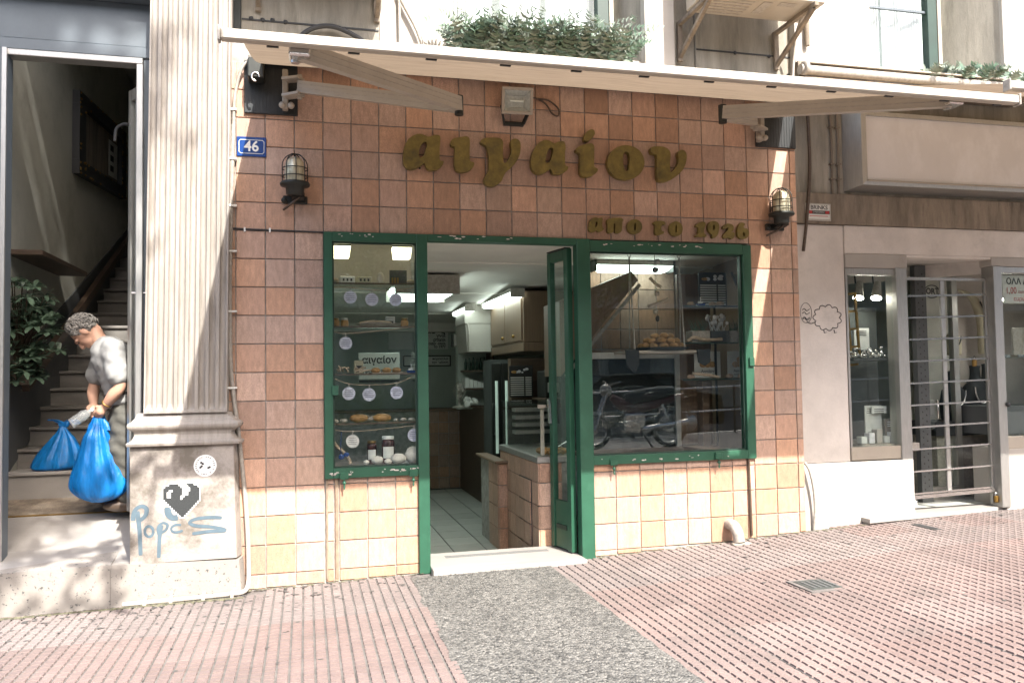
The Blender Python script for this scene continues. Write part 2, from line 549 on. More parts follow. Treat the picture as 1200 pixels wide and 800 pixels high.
def smooth_line(pts, n=5):
    pts = [Vector(p) for p in pts]
    q = [pts[0]] + pts + [pts[-1]]
    out = []
    for i in range(1, len(q)-2):
        p0, p1, p2, p3 = q[i-1:i+3]
        for t in range(n):
            t /= n
            out.append(0.5*((2*p1)+(p2-p0)*t+(2*p0-5*p1+4*p2-p3)*t*t+(3*p1-p0-3*p2+p3)*t**3))
    out.append(pts[-1])
    return out
BIG = [
  ('alpha', [(1.442, 3.192), (1.446, 3.158), (1.44, 3.09), (1.44, 3.016), (1.45, 3.006), (1.467, 3.003), (1.468, 2.99), (1.456, 2.966), (1.429, 2.944), (1.388, 2.932), (1.358, 2.934), (1.341, 2.95), (1.331, 2.973), (1.321, 2.979), (1.294, 2.961), (1.261, 2.939), (1.221, 2.931), (1.191, 2.943), (1.172, 2.975), (1.17, 3.029), (1.179, 3.09), (1.203, 3.145), (1.243, 3.181), (1.287, 3.197), (1.324, 3.192), (1.35, 3.181), (1.377, 3.185), (1.411, 3.196)], [(1.343, 3.136), (1.343, 3.105), (1.332, 3.071), (1.322, 3.043), (1.302, 3.022), (1.287, 3.028), (1.285, 3.055), (1.292, 3.089), (1.306, 3.117), (1.326, 3.138)]),
  ('iota', [(1.54, 3.174), (1.574, 3.186), (1.616, 3.195), (1.643, 3.2), (1.664, 3.188), (1.669, 3.157), (1.666, 3.089), (1.668, 3.02), (1.679, 3.009), (1.699, 3.005), (1.699, 2.988), (1.685, 2.96), (1.653, 2.939), (1.612, 2.929), (1.578, 2.931), (1.558, 2.947), (1.55, 2.98), (1.551, 3.048), (1.554, 3.11), (1.539, 3.119), (1.526, 3.125), (1.523, 3.149)], None),
  ('gamma', [(1.756, 3.179), (1.787, 3.195), (1.836, 3.201), (1.885, 3.202), (1.913, 3.192), (1.925, 3.165), (1.922, 3.116), (1.922, 3.054), (1.928, 3.016), (1.942, 3.015), (1.967, 3.049), (1.986, 3.092), (1.988, 3.127), (1.982, 3.161), (1.987, 3.189), (2.012, 3.203), (2.04, 3.199), (2.058, 3.176), (2.061, 3.131), (2.049, 3.074), (2.023, 3.024), (1.987, 2.981), (1.944, 2.944), (1.926, 2.916), (1.908, 2.874), (1.88, 2.849), (1.845, 2.831), (1.81, 2.832), (1.782, 2.848), (1.772, 2.875), (1.783, 2.906), (1.804, 2.938), (1.811, 2.979), (1.812, 3.048), (1.803, 3.11), (1.79, 3.137), (1.762, 3.149), (1.751, 3.162)], None),
  ('alpha', [(2.411, 3.199), (2.419, 3.157), (2.413, 3.107), (2.412, 3.037), (2.419, 3.016), (2.437, 3.01), (2.433, 2.989), (2.407, 2.963), (2.37, 2.947), (2.334, 2.945), (2.312, 2.951), (2.302, 2.975), (2.291, 2.983), (2.262, 2.963), (2.232, 2.944), (2.197, 2.942), (2.164, 2.955), (2.144, 2.989), (2.141, 3.044), (2.153, 3.101), (2.179, 3.151), (2.208, 3.184), (2.244, 3.204), (2.28, 3.206), (2.309, 3.193), (2.331, 3.184), (2.353, 3.196), (2.389, 3.205)], [(2.316, 3.144), (2.315, 3.109), (2.3, 3.059), (2.281, 3.034), (2.259, 3.029), (2.256, 3.05), (2.264, 3.085), (2.275, 3.121), (2.294, 3.147)]),
  ('iota', [(2.513, 3.162), (2.551, 3.182), (2.595, 3.196), (2.633, 3.201), (2.651, 3.184), (2.652, 3.141), (2.649, 3.084), (2.648, 3.027), (2.659, 3.013), (2.678, 3.004), (2.673, 2.982), (2.65, 2.96), (2.62, 2.942), (2.583, 2.935), (2.553, 2.941), (2.534, 2.965), (2.533, 3.029), (2.537, 3.107), (2.524, 3.12), (2.505, 3.13), (2.502, 3.147)], None),
  ('accent', [(2.657, 3.298), (2.66, 3.277), (2.641, 3.247), (2.611, 3.221), (2.585, 3.216), (2.57, 3.226), (2.57, 3.247), (2.586, 3.28), (2.616, 3.306), (2.642, 3.312)], None),
  ('omicron', [(3.07, 3.073), (3.065, 3.042), (3.052, 3.013), (3.033, 2.986), (3.008, 2.963), (2.978, 2.945), (2.944, 2.934), (2.91, 2.929), (2.875, 2.931), (2.843, 2.939), (2.814, 2.954), (2.79, 2.974), (2.772, 2.999), (2.761, 3.028), (2.758, 3.058), (2.762, 3.088), (2.774, 3.117), (2.793, 3.144), (2.818, 3.167), (2.848, 3.185), (2.881, 3.197), (2.916, 3.202), (2.951, 3.2), (2.983, 3.192), (3.013, 3.177), (3.037, 3.157), (3.055, 3.132), (3.066, 3.103)], [(2.932, 3.145), (2.944, 3.121), (2.943, 3.063), (2.933, 3.009), (2.917, 2.996), (2.899, 3.011), (2.89, 3.046), (2.889, 3.096), (2.898, 3.14), (2.913, 3.151)]),
  ('nu', [(3.129, 3.196), (3.168, 3.207), (3.214, 3.209), (3.253, 3.202), (3.284, 3.182), (3.295, 3.146), (3.288, 3.088), (3.289, 3.015), (3.299, 3.009), (3.331, 3.039), (3.356, 3.076), (3.365, 3.121), (3.358, 3.153), (3.366, 3.179), (3.394, 3.192), (3.421, 3.182), (3.434, 3.153), (3.429, 3.102), (3.41, 3.05), (3.373, 3.004), (3.325, 2.966), (3.278, 2.938), (3.231, 2.925), (3.192, 2.931), (3.177, 2.952), (3.173, 3.002), (3.176, 3.075), (3.176, 3.133), (3.158, 3.143), (3.132, 3.152), (3.124, 3.174)], None),
]
SMALL = [
  ('alpha', [(2.72, 2.622), (2.717, 2.594), (2.716, 2.555), (2.728, 2.542), (2.718, 2.528), (2.695, 2.516), (2.677, 2.518), (2.666, 2.526), (2.648, 2.514), (2.622, 2.514), (2.605, 2.53), (2.605, 2.563), (2.615, 2.597), (2.636, 2.622), (2.662, 2.629), (2.688, 2.624), (2.706, 2.629)], [(2.676, 2.593), (2.676, 2.576), (2.666, 2.557), (2.656, 2.556), (2.658, 2.579), (2.667, 2.596)]),
  ('pi', [(2.764, 2.618), (2.797, 2.628), (2.845, 2.632), (2.874, 2.632), (2.892, 2.617), (2.884, 2.602), (2.882, 2.577), (2.878, 2.538), (2.863, 2.515), (2.839, 2.509), (2.821, 2.517), (2.822, 2.553), (2.823, 2.581), (2.811, 2.581), (2.81, 2.547), (2.804, 2.519), (2.786, 2.51), (2.762, 2.512), (2.757, 2.534), (2.761, 2.573), (2.755, 2.587), (2.755, 2.607)], None),
  ('omicron', [(3.049, 2.568), (3.046, 2.55), (3.036, 2.533), (3.022, 2.519), (3.004, 2.511), (2.985, 2.507), (2.965, 2.509), (2.948, 2.517), (2.935, 2.53), (2.926, 2.546), (2.923, 2.564), (2.927, 2.583), (2.936, 2.599), (2.95, 2.613), (2.968, 2.622), (2.988, 2.625), (3.007, 2.623), (3.024, 2.615), (3.038, 2.603), (3.047, 2.586)], [(2.996, 2.592), (2.998, 2.564), (2.991, 2.535), (2.981, 2.538), (2.981, 2.569), (2.988, 2.592)]),
  ('tau', [(3.147, 2.608), (3.174, 2.617), (3.211, 2.619), (3.241, 2.614), (3.25, 2.603), (3.244, 2.588), (3.222, 2.588), (3.213, 2.57), (3.212, 2.548), (3.221, 2.539), (3.233, 2.537), (3.23, 2.52), (3.202, 2.508), (3.172, 2.504), (3.16, 2.518), (3.158, 2.552), (3.161, 2.583), (3.15, 2.591)], None),
  ('omicron', [(3.397, 2.562), (3.393, 2.543), (3.385, 2.526), (3.371, 2.512), (3.355, 2.503), (3.337, 2.5), (3.319, 2.502), (3.303, 2.51), (3.29, 2.523), (3.282, 2.54), (3.28, 2.558), (3.283, 2.577), (3.292, 2.594), (3.305, 2.607), (3.322, 2.616), (3.34, 2.62), (3.358, 2.617), (3.374, 2.609), (3.386, 2.597), (3.394, 2.58)], [(3.345, 2.589), (3.347, 2.563), (3.342, 2.531), (3.332, 2.531), (3.333, 2.563), (3.339, 2.59)]),
  ('one', [(3.514, 2.597), (3.546, 2.618), (3.577, 2.625), (3.599, 2.614), (3.595, 2.588), (3.585, 2.559), (3.584, 2.53), (3.599, 2.522), (3.602, 2.504), (3.574, 2.501), (3.536, 2.501), (3.511, 2.5), (3.512, 2.516), (3.531, 2.525), (3.535, 2.557), (3.532, 2.577), (3.513, 2.582)], None),
  ('nine', [(3.672, 2.633), (3.703, 2.626), (3.718, 2.603), (3.717, 2.562), (3.703, 2.522), (3.68, 2.498), (3.658, 2.494), (3.652, 2.509), (3.656, 2.52), (3.643, 2.531), (3.625, 2.548), (3.618, 2.577), (3.624, 2.606), (3.643, 2.627)], [(3.674, 2.604), (3.68, 2.587), (3.676, 2.564), (3.666, 2.561), (3.662, 2.578), (3.666, 2.598)]),
  ('two', [(3.759, 2.598), (3.785, 2.614), (3.817, 2.615), (3.842, 2.604), (3.849, 2.584), (3.841, 2.56), (3.821, 2.545), (3.847, 2.546), (3.856, 2.532), (3.846, 2.502), (3.829, 2.49), (3.81, 2.498), (3.788, 2.5), (3.763, 2.494), (3.752, 2.508), (3.76, 2.529), (3.79, 2.559), (3.8, 2.579), (3.787, 2.582), (3.765, 2.57), (3.751, 2.578)], None),
  ('six', [(3.913, 2.626), (3.939, 2.627), (3.952, 2.616), (3.938, 2.598), (3.944, 2.584), (3.97, 2.579), (3.985, 2.559), (3.984, 2.529), (3.968, 2.506), (3.935, 2.493), (3.903, 2.498), (3.884, 2.521), (3.88, 2.556), (3.89, 2.597)], [(3.94, 2.551), (3.948, 2.537), (3.945, 2.52), (3.936, 2.516), (3.93, 2.531), (3.932, 2.547)]),
]
GRAFFITI = [
  ([(-0.632, 0.496), (-0.629, 0.537), (-0.613, 0.573), (-0.579, 0.589), (-0.551, 0.57), (-0.554, 0.533), (-0.578, 0.505), (-0.606, 0.492)], 0.0277),
  ([(-0.606, 0.557), (-0.598, 0.483), (-0.59, 0.389), (-0.585, 0.268)], 0.0277),
  ([(-0.508, 0.42), (-0.509, 0.41), (-0.513, 0.4), (-0.518, 0.393), (-0.526, 0.388), (-0.534, 0.387), (-0.542, 0.389), (-0.549, 0.395), (-0.555, 0.403), (-0.559, 0.413), (-0.56, 0.423), (-0.559, 0.434), (-0.555, 0.443), (-0.55, 0.451), (-0.542, 0.455), (-0.534, 0.456), (-0.526, 0.454), (-0.519, 0.449), (-0.513, 0.441), (-0.509, 0.431), (-0.508, 0.42)], 0.0173),
  ([(-0.475, 0.397), (-0.48, 0.434), (-0.47, 0.46), (-0.446, 0.472), (-0.421, 0.457), (-0.431, 0.426), (-0.465, 0.404)], 0.0173),
  ([(-0.458, 0.459), (-0.468, 0.402), (-0.472, 0.329), (-0.474, 0.245)], 0.0254),
  ([(-0.336, 0.452), (-0.371, 0.454), (-0.396, 0.438), (-0.391, 0.413), (-0.361, 0.406), (-0.326, 0.415)], 0.0161),
  ([(-0.079, 0.485), (-0.16, 0.492), (-0.246, 0.486), (-0.283, 0.465), (-0.246, 0.442), (-0.16, 0.431), (-0.079, 0.413), (-0.064, 0.399), (-0.16, 0.399), (-0.266, 0.39)], 0.0231),
  ([(-0.421, 0.573), (-0.416, 0.531), (-0.391, 0.503), (-0.356, 0.503)], 0.0415),
]
# ------------------------------------------------------------------ ground
GP = [(-40, -0.9), (-6, -0.16), (-1.4, -0.055), (0.2, -0.032), (1.3, -0.003), (2.5, 0.012), (3.58, 0.058), (4.4, 0.100), (5.0, 0.125), (7.2, 0.165), (12, 0.32), (40, 1.0)]
def gz(x):
    for (a, za), (b, zb) in zip(GP, GP[1:]):
        if x <= b:
            return za+(zb-za)*(x-a)/(b-a)
    return GP[-1][1]

KERB_Y = -9.3
mb = MB()
xs = [p[0] for p in GP]
for a, b in zip(xs, xs[1:]):
    mb.quad((a, KERB_Y, gz(a)-0.012), (b, KERB_Y, gz(b)-0.012), (b, 0.13, gz(b)-0.012), (a, 0.13, gz(a)-0.012))
ground = struct(mb.build('pavement', 'joint'))
mb = MB()
for a, b in zip(xs, xs[1:]):
    mb.quad((a, -60, gz(a)-0.14), (b, -60, gz(b)-0.14), (b, KERB_Y, gz(b)-0.14), (a, KERB_Y, gz(a)-0.14))
struct(mb.build('road', 'asphalt'))
mb = MB()
for a, b in zip(xs, xs[1:]):
    for y0, y1 in ((KERB_Y-0.15, KERB_Y),):
        v = [(a, y0, gz(a)-0.15), (b, y0, gz(b)-0.15), (b, y1, gz(b)-0.15), (a, y1, gz(a)-0.15),
             (a, y0, gz(a)-0.004), (b, y0, gz(b)-0.004), (b, y1, gz(b)-0.004), (a, y1, gz(a)-0.004)]
        mb.add(v, [(0, 1, 5, 4), (4, 5, 6, 7), (2, 3, 7, 6)])
struct(mb.build('kerb', 'marble_plain'))

def plate_mesh(nx, ny, cell=0.0625):
    m = MB()
    W, H = nx*cell, ny*cell
    m.box(-W/2+0.0008, W/2-0.0008, -H/2+0.0008, H/2-0.0008, -0.02, -0.0085)
    g, bv = 0.0054, 0.0020
    for i in range(nx):
        for j in range(ny):
            x0, x1 = -W/2+i*cell+g, -W/2+(i+1)*cell-g
            y0, y1 = -H/2+j*cell+g*1.1, -H/2+(j+1)*cell-g*1.1
            h = 0.0
            vs = [(x0, y0, -0.0085), (x1, y0, -0.0085), (x1, y1, -0.0085), (x0, y1, -0.0085),
                  (x0+bv, y0+bv, h), (x1-bv, y0+bv, h), (x1-bv, y1-bv, h), (x0+bv, y1-bv, h)]
            m.add(vs, [(4, 5, 6, 7), (0, 1, 5, 4), (1, 2, 6, 5), (2, 3, 7, 6), (3, 0, 4, 7)])
    return m
PLATES = {}
def plate(x0, y0, nx, ny, col):
    if (nx, ny) not in PLATES:
        o = plate_mesh(nx, ny).build('paver', 'paver')
        o.data.materials.append(MT['joint_fill'])
        for f in o.data.polygons[:6]:
            f.material_index = 1
        PLATES[(nx, ny)] = o.data
        bpy.data.objects.remove(o)
    o = link('paver', PLATES[(nx, ny)])
    W, H = nx*0.0625, ny*0.0625
    xc = x0+W/2
    o.location = (xc, y0+H/2, gz(xc)+random.uniform(-0.002, 0.002))
    o.rotation_euler = (random.uniform(-.002, .002), -math.atan((gz(x0+W)-gz(x0))/W)+random.uniform(-.002, .002), 0)
    o.color = col+(1,)
    o.parent = ground
rnd = random.Random(3)
def paver_col(x, y):
    red = 0.0
    if y < -1.35:
        red = 0.42
    if x > 4.6 and y < -0.1:
        red = max(red, rnd.choice([0.1, 0.75, 0.85, 0.5]))
    if x > 3.0 and y < -2.4:
        red = max(red, 0.55)
    if 0.1 < x < 0.7 and y < -1.3:
        red = 0.5
    red += rnd.uniform(-.08, .08)
    red = max(0, red)
    b = rnd.uniform(0.86, 1.08)
    return (b*1.0, b*(1.0-0.24*red), b*(1.0-0.30*red))
AX0, AX1 = 1.20, 2.20                 # the patch of set pebbles in front of the door
for i in range(-8, 16):
    x0 = 0.2+0.5*i
    for j in range(8):
        y0 = 0.1-0.5*(j+1)
        ny = 8
        if x0 < 0.05 and j == 0:
            y0, ny = -0.4, 4
        elif x0 < 4.4 and j == 0:
            ny = 6
        if x0+0.5 <= AX0+0.03 or x0 >= AX1-0.03:
            plate(x0, y0, 8, ny, paver_col(x0, y0))
        elif x0 < AX0:
            nx = int((AX0-x0)/0.0625)
            if nx > 0:
                plate(x0, y0, nx, ny, paver_col(x0, y0))
        elif x0 < AX1 < x0+0.5:
            nx = int((x0+0.5-AX1)/0.0625)
            if nx > 0:
                plate(x0+0.5-nx*0.0625, y0, nx, ny, paver_col(x0, y0))
# pebble patch
mb = MB()
N = 40
edge = []
rr = random.Random(5)
ys = [-0.13-4.3*i/N for i in range(N+1)]
L = [(AX0-0.02+rr.uniform(-.014, .014), y) for y in ys]
Rr = [(AX1+rr.uniform(-.006, .006)+0.02, y) for y in ys]
for i in range(N):
    mb.quad((L[i+1][0], L[i+1][1], gz(AX0)+0.001), (Rr[i+1][0], Rr[i+1][1], gz(AX1)+0.001), (Rr[i][0], Rr[i][1], gz(AX1)+0.001), (L[i][0], L[i][1], gz(AX0)+0.001))
struct(mb.build('pebble_path', 'pebble'))
# loose pebbles standing proud of the patch
mb = MB()
for i in range(5200):
    x = rr.uniform(AX0, AX1)
    y = -0.15-rr.random()**1.3*2.9
    s = rr.uniform(0.004, 0.010)
    z = gz(x)+0.001
    a = rr.uniform(0, 3)
    q = [(x+s*math.cos(a+k*2.094)*rr.uniform(.8, 1.3), y+s*math.sin(a+k*2.094)*rr.uniform(.8, 1.3), z) for k in range(3)]
    t = (x, y, z+s*rr.uniform(.3, .6))
    mb.add(q+[t], [(0, 1, 3), (1, 2, 3), (2, 0, 3)])
peb = struct(mb.build('pebbles', 'pebble'), 'stuff')

# trodden gum and dirt spots
mb = MB()
for i in range(420):
    near = rr.random() < .75
    x = rr.uniform(-1.3, 1.15) if rr.random() < .62 else rr.uniform(2.3, 6.5)
    y = (-0.16 if x < .05 else -.03)-abs(rr.gauss(0, .38)) if near else rr.uniform(-3, -.2)
    s = rr.uniform(.005, .019)
    k = 8
    e = rr.uniform(.5, 1.0)
    a0 = rr.uniform(0, 3)
    z = gz(x)+.0022
    mb.add([(x+s*math.cos(a0+6.283*j/k)*rr.uniform(.7, 1.2), y+s*e*math.sin(a0+6.283*j/k)*rr.uniform(.7, 1.2), z) for j in range(k)], [tuple(range(k))])
struct(mb.build('gum_spots', 'gum'), 'stuff')

# drain cover let into the pavement
dc = thing('drain_cover', 'small grey square drain cover set in the pink paving', 'drain cover', (3.62, -1.38, gz(3.62)))
MB().box(3.50, 3.74, -1.49, -1.27, gz(3.62)-0.01, gz(3.62)+0.004, 0.002).build('plate', mat('cast drain plate', (0.05, 0.055, 0.05), 0.7, metal=0.1, var=0.25, scale=25), dc)
m_ = MB()
for k in range(5):
    m_.box(3.53+0.04*k, 3.548+0.04*k, -1.46, -1.30, gz(3.62)+0.004, gz(3.62)+0.007)
m_.build('ribs', 'dado', dc)
MB().box(3.47, 3.77, -1.52, -1.24, gz(3.62)-0.02, gz(3.62)+0.001).build('surround', 'joint', dc)
# a dark gap where a paver has come loose
tag(MB().box(5.33, 5.41, -0.42, -0.16, gz(5.3)-0.005, gz(5.3)+0.004).build('drain_slot', 'ink'), 'thin dark slot in the red pavers near the right hand doorstep', 'drain slot')
# ------------------------------------------------------------------ tiled shop front
T = 0.2
front = thing('tiled_facade', 'terracotta tiled shop front wall between the fluted pillar and the cream column', 'wall', (2.2, 0.05, 0))
b = MB()
b.box(-0.07, 0.606, 0.011, 0.20, -0.06, 2.462)
b.box(4.0, 4.462, 0.011, 0.20, 0.02, 2.462)
b.box(-0.07, 4.462, 0.011, 0.20, 2.462, 3.82)
b.box(0.606, 1.282, 0.011, 0.20, -0.06, 0.705)
b.box(2.612, 4.0, 0.011, 0.20, -0.04, 0.722)
b.build('grout_backing', 'grout', front)
TILES = {}
trnd = random.Random(11)
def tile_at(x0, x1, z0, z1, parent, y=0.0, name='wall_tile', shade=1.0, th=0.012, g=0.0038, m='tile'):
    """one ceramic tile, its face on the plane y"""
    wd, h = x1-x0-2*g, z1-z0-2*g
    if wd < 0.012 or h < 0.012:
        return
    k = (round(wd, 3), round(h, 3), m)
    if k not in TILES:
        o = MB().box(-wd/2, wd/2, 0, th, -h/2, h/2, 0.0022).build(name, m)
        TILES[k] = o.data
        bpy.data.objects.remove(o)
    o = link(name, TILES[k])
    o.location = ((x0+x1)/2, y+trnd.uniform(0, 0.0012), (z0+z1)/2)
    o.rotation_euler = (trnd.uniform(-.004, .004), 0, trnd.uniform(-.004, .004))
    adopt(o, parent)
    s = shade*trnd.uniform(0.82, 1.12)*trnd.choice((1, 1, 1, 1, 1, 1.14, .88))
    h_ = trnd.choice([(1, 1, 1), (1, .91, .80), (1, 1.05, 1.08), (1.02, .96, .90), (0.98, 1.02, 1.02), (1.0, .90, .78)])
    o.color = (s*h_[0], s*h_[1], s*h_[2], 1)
    return o
Z0 = 2.46
cols_std = [-0.065, 0.0] + [T*i for i in range(1, 23)] + [4.46]
rows = [Z0+T*r for r in range(-13, 7)]
def region(xa, xb, za, zb, cols=None, bottom=None):
    cs = cols or cols_std
    for a, bx in zip(cs, cs[1:]):
        x0, x1 = max(a, xa), min(bx, xb)
        if x1-x0 < 0.02:
            continue
        for c, d in zip(rows, rows[1:]):
            z0, z1 = max(c, za), min(d, zb)
            if bottom is not None:
                z0 = max(z0, gz((x0+x1)/2)-0.004)
            if z1-z0 < 0.02:
                continue
            tile_at(x0, x1, z0, z1, front)
region(-0.065, 4.46, 2.46, 3.70)
region(-0.065, 0.604, -0.1, 2.46, bottom=1)
region(4.002, 4.46, -0.1, 2.46, bottom=1)
region(0.604, 1.282, -0.1, 0.703, cols=[0.604, 0.665, 0.70, 0.90, 1.10, 1.282], bottom=1)
region(2.612, 4.002, -0.1, 0.72, cols=[2.612, 2.8, 3.0, 3.2, 3.4, 3.6, 3.8, 3.93, 4.002], bottom=1)

# ------------------------------------------------------------------ green steel frame with its panes
fr = thing('window_frame', 'green painted steel window frame with open doorway in the middle of the tiled front', 'window frame', (2.3, 0.0, 0))
y0, y1 = -0.028, 0.07
MB().box(0.600, 0.660, y0, y1, 0.700, 2.462, 0.003).build('stile', 'green', fr)
MB().box(1.265, 1.345, y0-0.004, y1, -0.01, 2.462, 0.003).build('door_post', 'green', fr)
MB().box(2.505, 2.612, y0-0.004, y1, 0.005, 2.462, 0.003).build('door_post', 'green', fr)
MB().box(3.930, 4.005, y0, y1, 0.715, 2.447, 0.003).build('stile', 'green', fr)
MB().box(0.660, 1.265, y0, y1, 2.395, 2.464, 0.003).build('head_rail', 'green', fr)
MB().box(1.345, 2.505, y0, y1, 2.415, 2.464, 0.003).build('head_rail', 'green', fr)
MB().box(2.612, 3.930, y0, y1, 2.368, 2.452, 0.003).build('head_rail', 'green', fr)
MB().box(0.660, 1.265, y0, y1, 0.702, 0.772, 0.003).build('bottom_rail', 'green', fr)
MB().box(2.612, 3.930, y0, y1, 0.716, 0.786, 0.003).build('bottom_rail', 'green', fr)
for (a, b_, c, d) in ((0.660, 1.265, 0.772, 2.395), (2.612, 3.930, 0.786, 2.368)):
    m_ = MB()
    m_.box(a, b_, 0.0, 0.02, d-0.012, d)
    m_.box(a, b_, 0.0, 0.02, c, c+0.012)
    m_.box(a, a+0.012, 0.0, 0.02, c+0.012, d-0.012)
    m_.box(b_-0.012, b_, 0.0, 0.02, c+0.012, d-0.012)
    m_.build('glazing_bead', 'green_dark', fr)
    MB().box(a+0.002, b_-0.002, 0.022, 0.027, c+0.002, d-0.002).build('pane', 'glass', fr)
def chips(a, b_, z, n, seed):
    q = random.Random(seed)
    m_ = MB()
    for i in range(n):
        x = q.uniform(a, b_)
        s = q.uniform(0.004, 0.02)
        h = q.uniform(0.002, 0.006)
        zz = z+q.uniform(-.012, .012)
        k = 7
        pts = [(x+s*math.cos(2*math.pi*j/k)*q.uniform(.6, 1.2), y0-0.0012, zz+h*math.sin(2*math.pi*j/k)*q.uniform(.6, 1.3)) for j in range(k)]
        m_.add(pts, [tuple(range(k))])
    m_.build('paint_chips', 'worn', fr, kind='stuff')
chips(0.64, 0.80, 0.735, 12, 1)
chips(1.00, 1.30, 0.745, 16, 2)
chips(2.65, 3.9, 0.750, 14, 3)
chips(0.66, 0.95, 2.44, 9, 4)
chips(1.4, 2.0, 2.445, 10, 5)
chips(2.7, 3.6, 2.425, 16, 6)
for x, z in ((0.735, 0.70), (1.225, 0.70), (2.77, 0.715), (3.66, 0.73)):
    m_ = MB()
    m_.box(x-0.030, x+0.030, y0-0.022, y0-0.001, z-0.005, z+0.045, 0.004)
    m_.tube([(x, y0-0.012, z+0.03), (x, y0-0.016, z-0.075)], 0.006, 8)
    m_.ball((x, y0-0.014, z-0.03), 0.014)
    m_.build('shutter_catch', 'green', fr)
for x, z in ((0.652, 1.33), (3.955, 1.50)):
    MB().box(x, x+0.045, y0-0.02, y0, z-0.04, z+0.03, 0.003).build('hinge_tab', 'green', fr)

# open door leaf, swung inward against the right post
dl = thing('glass_door', 'narrow green glazed door leaf swung open into the shop', 'door', (2.50, 0.07, 0.03))
XD = 2.498
def leaf_box(ya, yb, za, zb, n, m='green', th=0.045, bv=0.003):
    return MB().box(XD-th, XD, ya, yb, za, zb, bv).build(n, m, dl)
leaf_box(0.072, 0.135, 0.045, 2.40, 'stile')
leaf_box(0.355, 0.41, 0.045, 2.40, 'stile')
leaf_box(0.135, 0.355, 2.32, 2.398, 'top_rail')
leaf_box(0.135, 0.355, 0.05, 0.42, 'bottom_panel', th=0.035)
MB().box(XD-0.041, XD-0.0345, 0.16, 0.33, 0.20, 0.235).build('slot', 'green_dark', dl)
MB().box(XD-0.025, XD-0.019, 0.135, 0.355, 0.42, 2.32).build('pane', 'glass', dl)
MB().box(XD-0.05, XD+0.003, 0.10, 0.40, 2.402, 2.412).build('door_closer_track', 'blackmetal', dl)
m_ = MB()
m_.bar((XD-0.06, 0.37, 1.02), (XD-0.06, 0.39, 1.22), 0.02, 0.02)
m_.build('handle', 'steel', dl)

# threshold
dl.rotation_euler.z = R(11)
th = thing('door_threshold', 'white marble threshold slab under the green doorway', 'threshold', (1.9, 0.1, 0.02))
MB().box(1.348, 2.504, -0.15, 0.42, -0.04, 0.036, 0.004).build('slab', 'marble_plain', th)
m_ = MB()
for k in range(3):
    m_.box(1.50, 2.32, 0.23+0.028*k, 0.242+0.028*k, 0.036, 0.0375)
m_.build('track_groove', 'dado', th)

# ------------------------------------------------------------------ lettering
sg = thing('shop_sign', 'large bronze Greek letters reading aigaion mounted high on the tiles', 'sign', (2.3, 0, 3.0))
for n_, outer, hole in BIG:
    MB().prism_y(smooth_loop(outer), -0.065, -0.018, smooth_loop(hole) if hole else None).build('letter_'+n_, 'brass_letter', sg)
m_ = MB()
for (_, outer, _h) in BIG:
    cx = sum(p[0] for p in outer)/len(outer)
    cz = sum(p[1] for p in outer)/len(outer)
    m_.tube([(cx-0.04, -0.02, cz-0.09), (cx-0.04, 0.004, cz-0.09)], 0.006, 6)
m_.build('standoff_pins', 'blackmetal', sg)
ss = thing('date_sign', 'small bronze Greek letters reading apo to 1926 above the right window', 'sign', (3.3, 0, 2.57))
for n_, outer, hole in SMALL:
    kind = 'digit_' if n_ in ('one', 'nine', 'two', 'six') else 'letter_'
    MB().prism_y(smooth_loop(outer), -0.038, -0.008, smooth_loop(hole) if hole else None).build(kind+n_, 'brass_letter', ss)

# house number
hn = thing('house_number', 'blue enamel plate with white number 46 beside the pillar', 'sign', (0.1, 0, 3.05))
b = MB()
b.box(0.008, 0.208, -0.008, 0.0, 2.983, 3.123, 0.002)
b.build('plate', 'blue_sign', hn)
q = [(0.022, 3.015), (0.034, 3.003), (0.182, 3.003), (0.194, 3.015), (0.194, 3.091), (0.182, 3.103), (0.034, 3.103), (0.022, 3.091)]
qi = [(0.0255, 3.0165), (0.0355, 3.0065), (0.1805, 3.0065), (0.1905, 3.0165), (0.1905, 3.0895), (0.1805, 3.0995), (0.0355, 3.0995), (0.0255, 3.0895)]
MB().prism_y(q, -0.0095, -0.0081, qi).build('border', 'white_paint', hn)
text_mesh('numerals', '46', 0.105, 'white_paint', hn, (0.108, -0.0092, 3.053), bold=0.002, sx=0.95)

